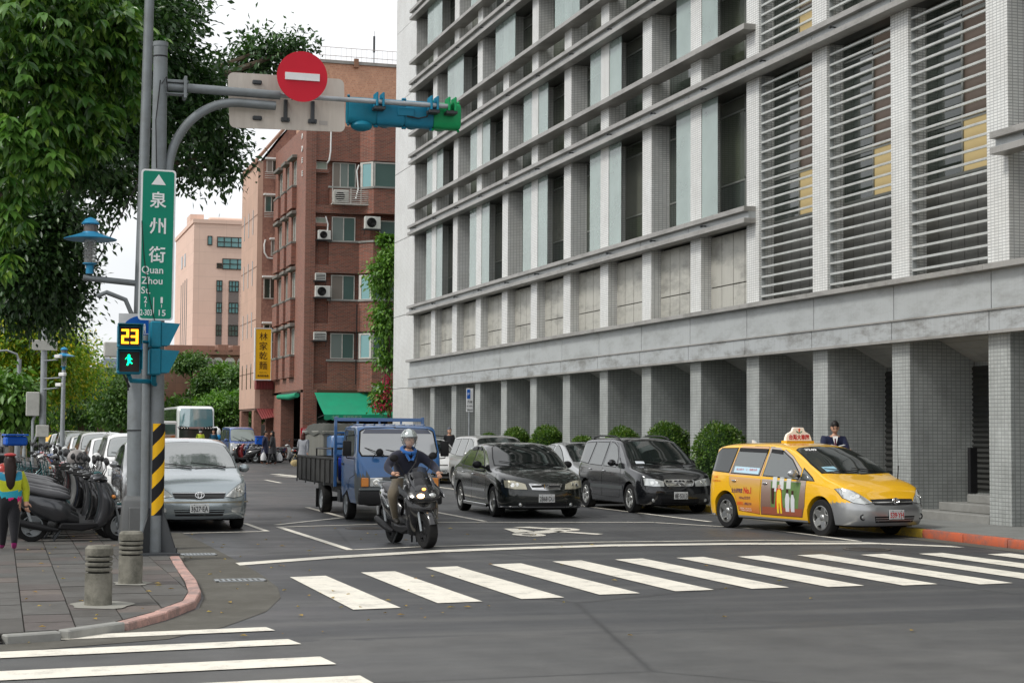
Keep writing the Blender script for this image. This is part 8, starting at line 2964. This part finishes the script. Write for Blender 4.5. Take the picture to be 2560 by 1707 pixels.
def person(loc, rz, label, J, mats, group=None, bulk=1.0, faced=True, hair=None, fingers=True, headscale=1.0, look=(0, 0), zones=()):
    """J: joint positions in the figure's own frame (x forward, y left). mats: torso, leg, skin, shoe"""
    root = thing('person', loc, label, 'person', group, rz)
    bones = [('pel', 'wai', 0, .135, .125), ('wai', 'che', 0, .125, .15), ('che', 'nec', 0, .15, .06), ('nec', 'hea', 2, .052, .05)]
    R0 = dict(pel=.14, wai=.13, che=.145, nec=.055, hea=.055)
    E = [('pel', 'wai'), ('wai', 'che'), ('che', 'nec'), ('nec', 'hea')]
    for s in 'LR':
        E += [('che', 'sh' + s), ('sh' + s, 'el' + s), ('el' + s, 'wr' + s), ('wr' + s, 'ha' + s), ('pel', 'hi' + s), ('hi' + s, 'kn' + s), ('kn' + s, 'an' + s), ('an' + s, 'to' + s)]
        R0.update({'sh' + s: .075, 'el' + s: .052, 'wr' + s: .036, 'ha' + s: .032, 'hi' + s: .098, 'kn' + s: .066, 'an' + s: .044, 'to' + s: .036})
        w_, e_ = Vector(J['wr' + s]), Vector(J['el' + s])
        J.setdefault('ha' + s, tuple(w_ + (w_ - e_).normalized() * .07))
    nm = list(J)
    me = bpy.data.meshes.new('body')
    me.from_pydata([J[k] for k in nm], [(nm.index(a), nm.index(b)) for a, b in E], [])
    o = bpy.data.objects.new('body', me)
    COL.objects.link(o)
    sk = o.modifiers.new('skin', 'SKIN')
    sk.use_smooth_shade = True
    for i, k in enumerate(nm):
        r = R0[k] * (bulk if k[:2] not in ('ha', 'ne', 'he', 'to', 'an', 'wr') and k not in ('nec', 'hea') else 1)
        me.skin_vertices[0].data[i].radius = (r, r)
        me.skin_vertices[0].data[i].use_root = (k == 'pel')
    ss = o.modifiers.new('sub', 'SUBSURF')
    ss.levels = ss.render_levels = 3 if zones else 2
    dg = bpy.context.evaluated_depsgraph_get()
    em = bpy.data.meshes.new_from_object(o.evaluated_get(dg))
    bpy.data.objects.remove(o)
    kindof = {}
    for a, b in E:
        k = (a + b)
        kindof[(a, b)] = 2 if (a[:2] == 'wr' or b == 'hea') else (3 if b[:2] == 'to' else (1 if a[:2] in ('hi', 'kn') or b[:2] == 'hi' else 0))
    seg = [(Vector(J[a]), Vector(J[b]), kindof[(a, b)]) for a, b in E]
    mb = MB()
    mb.v = [tuple(v.co) for v in em.vertices]
    for p in em.polygons:
        c = p.center
        best, bd = 0, 9
        for a, b, k in seg:
            ab = b - a
            t = max(0, min(1, (c - a).dot(ab) / max(1e-6, ab.length_squared)))
            d = (a + ab * t - c).length
            if d < bd:
                best, bd = k, d
        mb.f.append(tuple(p.vertices))
        for zi, (za, zb, _m) in enumerate(zones):
            if best == 0 and za <= c.z < zb and abs(c.y) < .155:
                best = 6 + zi
        mb.mi.append(best)
    # head with features
    h = Vector(J['hea'])
    T = Matrix.Translation(h + Vector((.01, 0, .09))) @ Matrix.Rotation(look[0], 4, 'Z') @ Matrix.Rotation(look[1], 4, 'Y') @ Matrix.Scale(headscale, 4)
    k0 = len(mb.v)
    mb.ell((0, 0, 0), (.094, .076, .12), 18, 14, 2, T)
    for i in range(k0, len(mb.v)):
        q = T.inverted() @ Vector(mb.v[i])
        if q.z < -.02:
            q.y *= 1 - .9 * min(.1, -q.z - .02) * 3
            q.x += .012 if q.x > 0 else -.0
        mb.v[i] = tuple(T @ q)
    if faced:
        mb.ell((.098, 0, -.018), (.018, .014, .024), 8, 6, 2, T)
        mb.ell((.088, 0, -.066), (.012, .024, .007), 10, 6, 5, T)
        for s in (-1, 1):
            mb.ell((.082, s * .032, .012), (.011, .013, .007), 8, 6, 4, T)
            mb.ell((.086, s * .033, .034), (.008, .018, .004), 8, 4, 4, T)
            mb.ell((-.0, s * .077, -.005), (.018, .008, .03), 8, 6, 2, T)
    # hands: palm with four fingers and a thumb
    if fingers:
        for s, sg_ in (('L', 1), ('R', -1)):
            w_, hd_ = Vector(J['wr' + s]), Vector(J['ha' + s])
            d = (hd_ - w_).normalized()
            sd_ = d.orthogonal().normalized()
            n_ = d.cross(sd_)
            for k in range(4):
                b0 = hd_ + d * .012 + sd_ * (.024 - .016 * k)
                l_ = (.065, .075, .07, .055)[k]
                mb.tube([b0, b0 + d * l_ * .45 - n_ * .006, b0 + d * l_ * .75 - n_ * .028, b0 + d * l_ * .8 - n_ * .05], [.0095, .009, .008, .006], 6, True, 2)
            tb = w_ + d * .03 + sd_ * .03
            mb.tube([tb, tb + sd_ * .025 + d * .025 - n_ * .01, tb + sd_ * .03 + d * .05 - n_ * .025], [.011, .010, .007], 6, True, 2)
    o = mb.build('body', [mats[0], mats[1], mats[2], mats[3], eye_m, lip_m] + [z_[2] for z_ in zones], root, world=False, smooth=70)
    if hair:
        kind_, m_ = hair
        hb2 = MB()
        hb2.ell((-.012, 0, .022), (.104, .086, .118), 18, 14, 0, T)
        keep = []
        for f in hb2.f:
            c = sum((T.inverted() @ Vector(hb2.v[i]) for i in f), Vector()) / len(f)
            if c.z > .035 + .35 * max(0, c.x) or c.x < -.015:
                keep.append(f)
        hb2.f = keep
        hb2.mi = [0] * len(keep)
        if kind_ == 'long':
            hb2.loft([[tuple(T @ Vector((x + .045 * w2 * math.cos(2 * PI * j / 12) - .02, .085 * w2 * math.sin(2 * PI * j / 12), z))) for j in range(12)] for x, z, w2 in ((-.05, .05, .8), (-.075, -.05, 1), (-.085, -.18, .9), (-.10, -.30, .75), (-.10, -.38, .45), (-.10, -.42, .1))])
        if kind_ == 'bob':
            hb2.loft([[tuple(T @ Vector((x + .08 * w2 * math.cos(2 * PI * j / 12), .09 * w2 * math.sin(2 * PI * j / 12), z))) for j in range(12)] for x, z, w2 in ((-.02, .06, .9), (-.03, -.04, 1.05), (-.035, -.13, 1.1), (-.03, -.17, .8))])
        put(hb2, 'hair', m_, root, smooth=60)
    return root, T


def stand(h=1.7, stride=0, armL=(0, 0), armR=(0, 0), lean=0):
    k = h / 1.7
    s = stride
    J = dict(pel=(0, 0, .93), wai=(.0, 0, 1.06), che=(lean * .5, 0, 1.26), nec=(lean, 0, 1.43), hea=(lean + .01, 0, 1.50))
    for sd_, y, st, (fx, up) in (('L', 1, s, armL), ('R', -1, -s, armR)):
        J['sh' + sd_] = (lean * .8, y * .17, 1.38)
        J['el' + sd_] = (lean * .8 + fx * .5 - .02, y * .22, 1.12 + up * .05)
        J['wr' + sd_] = (lean * .8 + fx, y * .2, .88 + up)
        J['hi' + sd_] = (0, y * .085, .87)
        J['kn' + sd_] = (st * .5 + .02, y * .09, .49)
        J['an' + sd_] = (st, y * .09, .09 + (.05 if st < 0 else 0))
        J['to' + sd_] = (st + .13, y * .10, .04)
    return {a: tuple(c * k for c in b) for a, b in J.items()}


jk_navy, jk_dark, jk_grey, tr_kh, tr_blk = cloth('navy_jacket', (.022, .024, .04)), cloth('charcoal', (.03, .03, .033)), cloth('pale_grey', (.24, .25, .27)), cloth('khaki', (.12, .1, .07)), cloth('black_trousers', (.014, .014, .017))
shoe = M('dark_shoe', (.03, .028, .025), .5)
# --- the rider and the black scooter at the stop line
RYAW = R_(-83)
rs_ = make_scooter((6.06, 24.88), RYAW, 'black sport scooter with lit headlamp waiting at the stop line under its rider', sc_black, cat='scooter', lean=3, steer=4, ws='d5', tw=.13)
for s in (-1, 1):
    put(MB().ell((.665, s * .08, .70), (.05, .062, .036), 14, 8), 'headlamp', M('lit_headlamp', (1, .8, .5), .3, e=(1, .62, .28), es=3.2) if s < 0 else lens_m, rs_)
    put(MB().prism([(.30, .50), (.52, .62), (.60, .60), (.50, .88), (.36, 1.0), (.26, .80)], s * .17 - .02, s * .17 + .02, 'xz'), 'side_cowl', sc_black, rs_, bevel=.015)
put(sc_loft([(.70, .66, .05, .05), (.67, .68, .19, .09, 1.6), (.58, .71, .26, .13, 1.5), (.45, .76, .25, .17, 1.5), (.32, .80, .2, .17, 1.7), (.20, .72, .16, .14), (.05, .60, .10, .09)]), 'front_fairing', sc_black, rs_)
put(sc_loft([(.50, .48, .02, .05), (.45, .46, .2, .16), (.36, .44, .22, .18), (.22, .34, .16, .12)]), 'lower_fairing', sc_black, rs_)
put(MB().add([(.56, -.12, .80), (.56, .12, .80), (.44, .10, 1.06), (.44, -.10, 1.06), (.60, 0, .80), (.47, 0, 1.09)], [(0, 4, 5, 3), (4, 1, 2, 5)]), 'fly_screen', M('smoked_screen', (.02, .02, .022), .08, a=.85), rs_, smooth=60)
put(sc_loft([(-.45, .22, .05, .05), (-.6, .30, .075, .075), (-.85, .38, .08, .08), (-1.02, .43, .06, .06)], 12), 'silencer', black_pl, rs_)
rs_.scale = (1.12, 1.12, 1.12)
RJ = dict(pel=(-.32, 0, .95), wai=(-.29, 0, 1.07), che=(-.22, 0, 1.26), nec=(-.17, 0, 1.43), hea=(-.16, 0, 1.51),
          shL=(-.21, .20, 1.38), elL=(-.05, .40, 1.18), wrL=(.15, .37, 1.10), haL=(.21, .35, 1.085), shR=(-.21, -.20, 1.38), elR=(-.05, -.40, 1.18), wrR=(.15, -.37, 1.10), haR=(.21, -.35, 1.085),
          hiL=(-.29, .12, .90), knL=(.10, .33, .62), anL=(.02, .32, .14), toL=(.15, .31, .045), hiR=(-.29, -.12, .90), knR=(.10, -.36, .78), anR=(-.04, -.25, .40), toR=(.11, -.26, .35))
rider, RT = person((6.06, 24.83, 0), RYAW, 'scooter rider in black jacket with blue collar, khaki trousers and silver helmet', RJ, (jk_navy, tr_kh, skin_m, shoe), bulk=1.3)
hm = MB().ell((-.006, 0, .045), (.142, .125, .135), 24, 16, 0, RT)
hm.f = [f for f in hm.f if (lambda c: c.z > .045 or (c.x < .02 and c.z > -.06))(sum((RT.inverted() @ Vector(hm.v[i]) for i in f), Vector()) / len(f))]
hm.mi = [0] * len(hm.f)
he_ = thing('helmet', (6.06, 24.83, 0), 'silver and dark open-face helmet with clear visor on the rider', 'helmet', rz=RYAW)
put(hm, 'shell', M('helmet_silver', (.42, .46, .45), .2, .5, vary=.5, vs=9, coat=1), he_, smooth=60)
put(MB().tube([RT @ Vector((-.006 + .144 * math.cos(a), .127 * math.sin(a), .05)) for a in [R_(-80 + 160 * k / 12) for k in range(13)]], .008, 6), 'rim', black_pl, he_)
vz = MB()
vs = [tuple(RT @ Vector((.158 * math.cos(a) * (1 - .08 * j), .136 * math.sin(a), .07 - .05 * j))) for j in range(4) for a in [R_(-70 + 140 * k / 10) for k in range(11)]]
vz.add(vs, [(j * 11 + i, j * 11 + i + 1, (j + 1) * 11 + i + 1, (j + 1) * 11 + i) for j in range(3) for i in range(10)])
put(vz, 'visor', M('clear_visor', (.6, .62, .62), .05, a=.22, spec=.8), he_, smooth=60)
put(MB().tube([RT @ Vector((.0, s * .115, -.03)) for s in (-1,)] + [RT @ Vector((.05, -.07, -.11)), RT @ Vector((.06, 0, -.125)), RT @ Vector((.05, .07, -.11)), RT @ Vector((.0, .115, -.03))], .007, 5), 'chin_strap', black_pl, he_)
blue_c = cloth('collar_blue', (.02, .11, .35))
col = MB().tube([(-.17 + .10 * math.cos(a), .105 * math.sin(a), 1.45 - .05 * math.cos(a)) for a in [2 * PI * k / 14 for k in range(15)]], .032, 8, caps=False).tube([(-.08, .07, 1.39), (-.05, .02, 1.29)], .022, 8).tube([(-.08, -.07, 1.39), (-.05, -.02, 1.29)], .022, 8)
put(col, 'collar', blue_c, rider, smooth=60)
put(MB().tube([(-.14, .14, 1.45), (-.02, .06, 1.25), (-.1, -.06, 1.05)], .014, 6), 'shoulder_strap', jk_dark, rider)
# --- man in a suit reading behind the taxi
mj = stand(1.85, 0, (.26, .28), (.26, .28), .08)
man, MT = person((15.5, 29.05, .14), R_(-112), 'young man in navy blazer and tie looking down at papers behind the taxi', mj, (cloth('blazer_navy', (.008, .012, .04)), tr_blk, skin_m, shoe), bulk=1.05, hair=('short', hair_m), look=(0, .45))
put(MB().tube([(.175, -.0, 1.51), (.22, 0, 1.30)], [.022, .03], 8), 'tie', cloth('tie_maroon', (.10, .03, .05)), man)
put(MB().add([(.178, -.055, 1.56), (.178, .055, 1.56), (.232, 0, 1.33)], [(0, 1, 2)]), 'shirt_front', white_pt, man, smooth=0)
put(MB().cbox((-.20, -.02, 1.22), (.16, .34, .46)).tube([(.06, .13, 1.44), (.13, .14, 1.3), (.06, .15, 1.1)], .018, 6).tube([(.06, -.13, 1.44), (.13, -.14, 1.3), (.06, -.15, 1.1)], .018, 6), 'backpack', black_pl, man, bevel=.04)
bk_ = thing('open_book', (15.36, 28.7, 1.45), 'small open booklet in the young man\'s hands', 'book')
bm_ = Matrix.Translation((15.37, 28.66, 1.50)) @ Matrix.Rotation(R_(-108), 4, 'Z')
for s in (-1, 1):
    MB().box(-.09, .09, min(0, s * .13), max(0, s * .13), 0, .008, 0, bm_ @ Matrix.Rotation(R_(14 * s), 4, 'X')).build('page', white_pt, bk_, smooth=0)
# --- girl walking away on the pavement
gj = stand(1.24, .16, (-.05, .02), (.1, .03))
for s_, y_ in (('L', 1), ('R', -1)):
    gj['sh' + s_] = (-.0, y_ * .15, 1.0)
    gj['el' + s_] = (-.02, y_ * .215, .82)
    gj['wr' + s_] = (.06 * y_, y_ * .22, .66)
girl, GT = person((.16, 24.0, PZ), R_(96), 'girl with long brown hair in yellow and turquoise padded jacket walking away', gj, (cloth('lime_jacket', (.42, .45, .02)), tr_blk, skin_m, cloth('magenta_shoe', (.3, .01, .14))), bulk=1.25, hair=('long', hair_b), headscale=.98, zones=((.715, .81, cloth('turquoise', (.02, .30, .40), .6)), (.66, .715, cloth('pink_hem', (.6, .01, .15))), (.96, 1.3, cloth('blue_yoke', (.03, .22, .34)))))
put(MB().ell((0, 0, 0), (.095, .085, .03), 14, 8, 0, GT @ Matrix.Translation((-.01, 0, .12))), 'red_hairband', cloth('hairband', (.35, .03, .03)), girl)
# --- woman with a straw bag
wp = at(757, 1181, 64.5)
wj = stand(1.62, .14, (.12, .22), (-.05, .02))
wom, WT = person((wp.x, 64.5, 0), R_(60), 'woman with reddish bob in long pale grey coat walking past the truck', wj, (jk_grey, tr_blk, skin_m, shoe), bulk=1.1, hair=('bob', M('auburn_hair', (.06, .02, .015), .4)))
put(MB().loft([[(r * .8 * math.cos(a), r * math.sin(a), z) for a in [2 * PI * j / 16 for j in range(16)]] for z, r in ((.62, .23), (.85, .20), (1.0, .165), (1.15, .165))], caps=False), 'coat_skirt', jk_grey, wom, smooth=70)
bg_ = thing('straw_bag', (wp.x - .28, 64.3, .45), 'straw handbag hanging from the woman\'s hand', 'bag')
bp2 = at(738, 1157, 64.3)
MB().ell((bp2.x, 64.3, bp2.z), (.19, .08, .13), 14, 8).build('bag_body', M('straw', (.42, .33, .17), .8, bump=.6, bs=60), bg_)
MB().tube([(bp2.x - .13, 64.3, bp2.z + .08), (bp2.x + .0, 64.3, bp2.z + .36), (bp2.x + .13, 64.3, bp2.z + .08)], .012, 6).build('handle', MATS['straw'], bg_)
# --- couple crossing near the motorbikes
for (u, off, lb, top, hr, rz) in ((662, 0, 'person in long navy coat carrying a white bag near the motorbikes', cloth('long_navy', (.02, .022, .05)), ('short', hair_m), R_(-20)), (681, -.5, 'person in black hooded coat walking beside the navy coat', jk_dark, ('bob', hair_m), R_(160))):
    p = at(u, 1163, 83.5 + off)
    q, _ = person((p.x, 83.5 + off, 0), rz, lb, stand(1.66, .2, (.1, .05), (-.08, .03)), (top, tr_blk, skin_m, M('brown_shoe', (.12, .05, .03), .6)), bulk=1.2, hair=hr, fingers=False)
    put(MB().loft([[(r * .8 * math.cos(a), r * math.sin(a), z) for a in [2 * PI * j / 14 for j in range(14)]] for z, r in ((.55, .26), (.85, .22), (1.1, .18))], caps=False), 'coat_skirt', top, q, smooth=70)
wbag = M('white_plastic_bag', (.65, .65, .66), .4, vary=.1, bump=.5, bs=15)
for (u, v, lb) in ((659, 1140, 'crumpled white carrier bag held by the person in navy'), (699, 1141, 'white carrier bag hung on the pale silver scooter')):
    p = at(u, v, 83.2)
    bgx = thing('carrier_bag', p, lb, 'bag')
    MB().loft([[(p.x + r * math.cos(a) * (1 + .15 * math.sin(3 * a)), 83.2 + r * .6 * math.sin(a), p.z + z) for a in [2 * PI * j / 12 for j in range(12)]] for z, r in ((-.22, .06), (-.2, .14), (-.05, .15), (.1, .1), (.2, .03))]).build('bag_body', wbag, bgx, smooth=50)
    MB().tube([(p.x - .04, 83.2, p.z + .18), (p.x, 83.2, p.z + .32), (p.x + .04, 83.2, p.z + .18)], .008, 5).build('handle', wbag, bgx)
# --- people by the coach, and the capped man behind the cars
for (u, v, Y, lb, top, hr, rz) in ((534, 1092, 98, 'man in teal blue jacket standing in the road before the coach', cloth('teal_jacket', (.01, .07, .12)), ('short', hair_m), R_(-95)), (501, 1090, 99, 'rider in black helmet and yellow vest in front of the coach', cloth('hi_vis', (.55, .7, .05)), None, R_(-85)), (1123, 1080, 60.5, 'man in grey cap walking on the sidewalk behind the parked cars', jk_dark, ('short', M('cap_grey', (.09, .1, .12), .8, vary=.4, vs=30)), R_(-80))):
    p = at(u, v, Y)
    h = 1.72
    q, T_ = person((p.x, Y, .14 if Y < 70 else 0), rz, lb, stand(h, .1), (top, tr_blk, skin_m, shoe), bulk=1.15, hair=hr, fingers=False)
    if hr is None:
        hl = thing('helmet', (p.x, Y, 1.6), 'black open helmet on the yellow vested rider', 'helmet')
        MB().ell((p.x, Y, 1.68), (.14, .14, .13), 14, 10).build('shell', black_pl, hl)
        MB().ell((p.x, Y - .05, 1.60), (.10, .10, .06), 12, 8).build('face_mask', white_pt, hl)
# angular panels of the sport scooter: silver-edged cheeks under the screen, small amber marker
for s in (-1, 1):
    put(MB().prism([(.30, .86), (.66, .72), (.70, .66), (.62, .66), (.34, .74)], s * .255 - .012, s * .255 + .012, 'xz'), 'cheek_panel', sc_grey, rs_, bevel=.01)
    put(MB().tube([(.62, s * .13, .77), (.46, s * .15, .93), (.36, s * .12, 1.0)], .012, 6), 'screen_edge', sc_grey, rs_)
put(MB().ell((.665, -.03, .79), (.02, .03, .018), 8, 6), 'marker_lamp', M('lit_marker', (1, .5, .1), .3, e=(1, .35, .08), es=2), rs_)
# thin overhead wire from the lamp pole towards the far tower
wr = thing('overhead_wire', (1.9, 24.8, 4.2), 'thin overhead wire running from the lamp pole down the street', 'wire')
MB().tube([(1.9 - .9 * t, 24.8 + 75 * t, 5.4 - 1.2 * math.sin(PI * t) + .8 * t) for t in [k / 14 for k in range(15)]], .012, 5).build('wire_span', black_pl, wr)
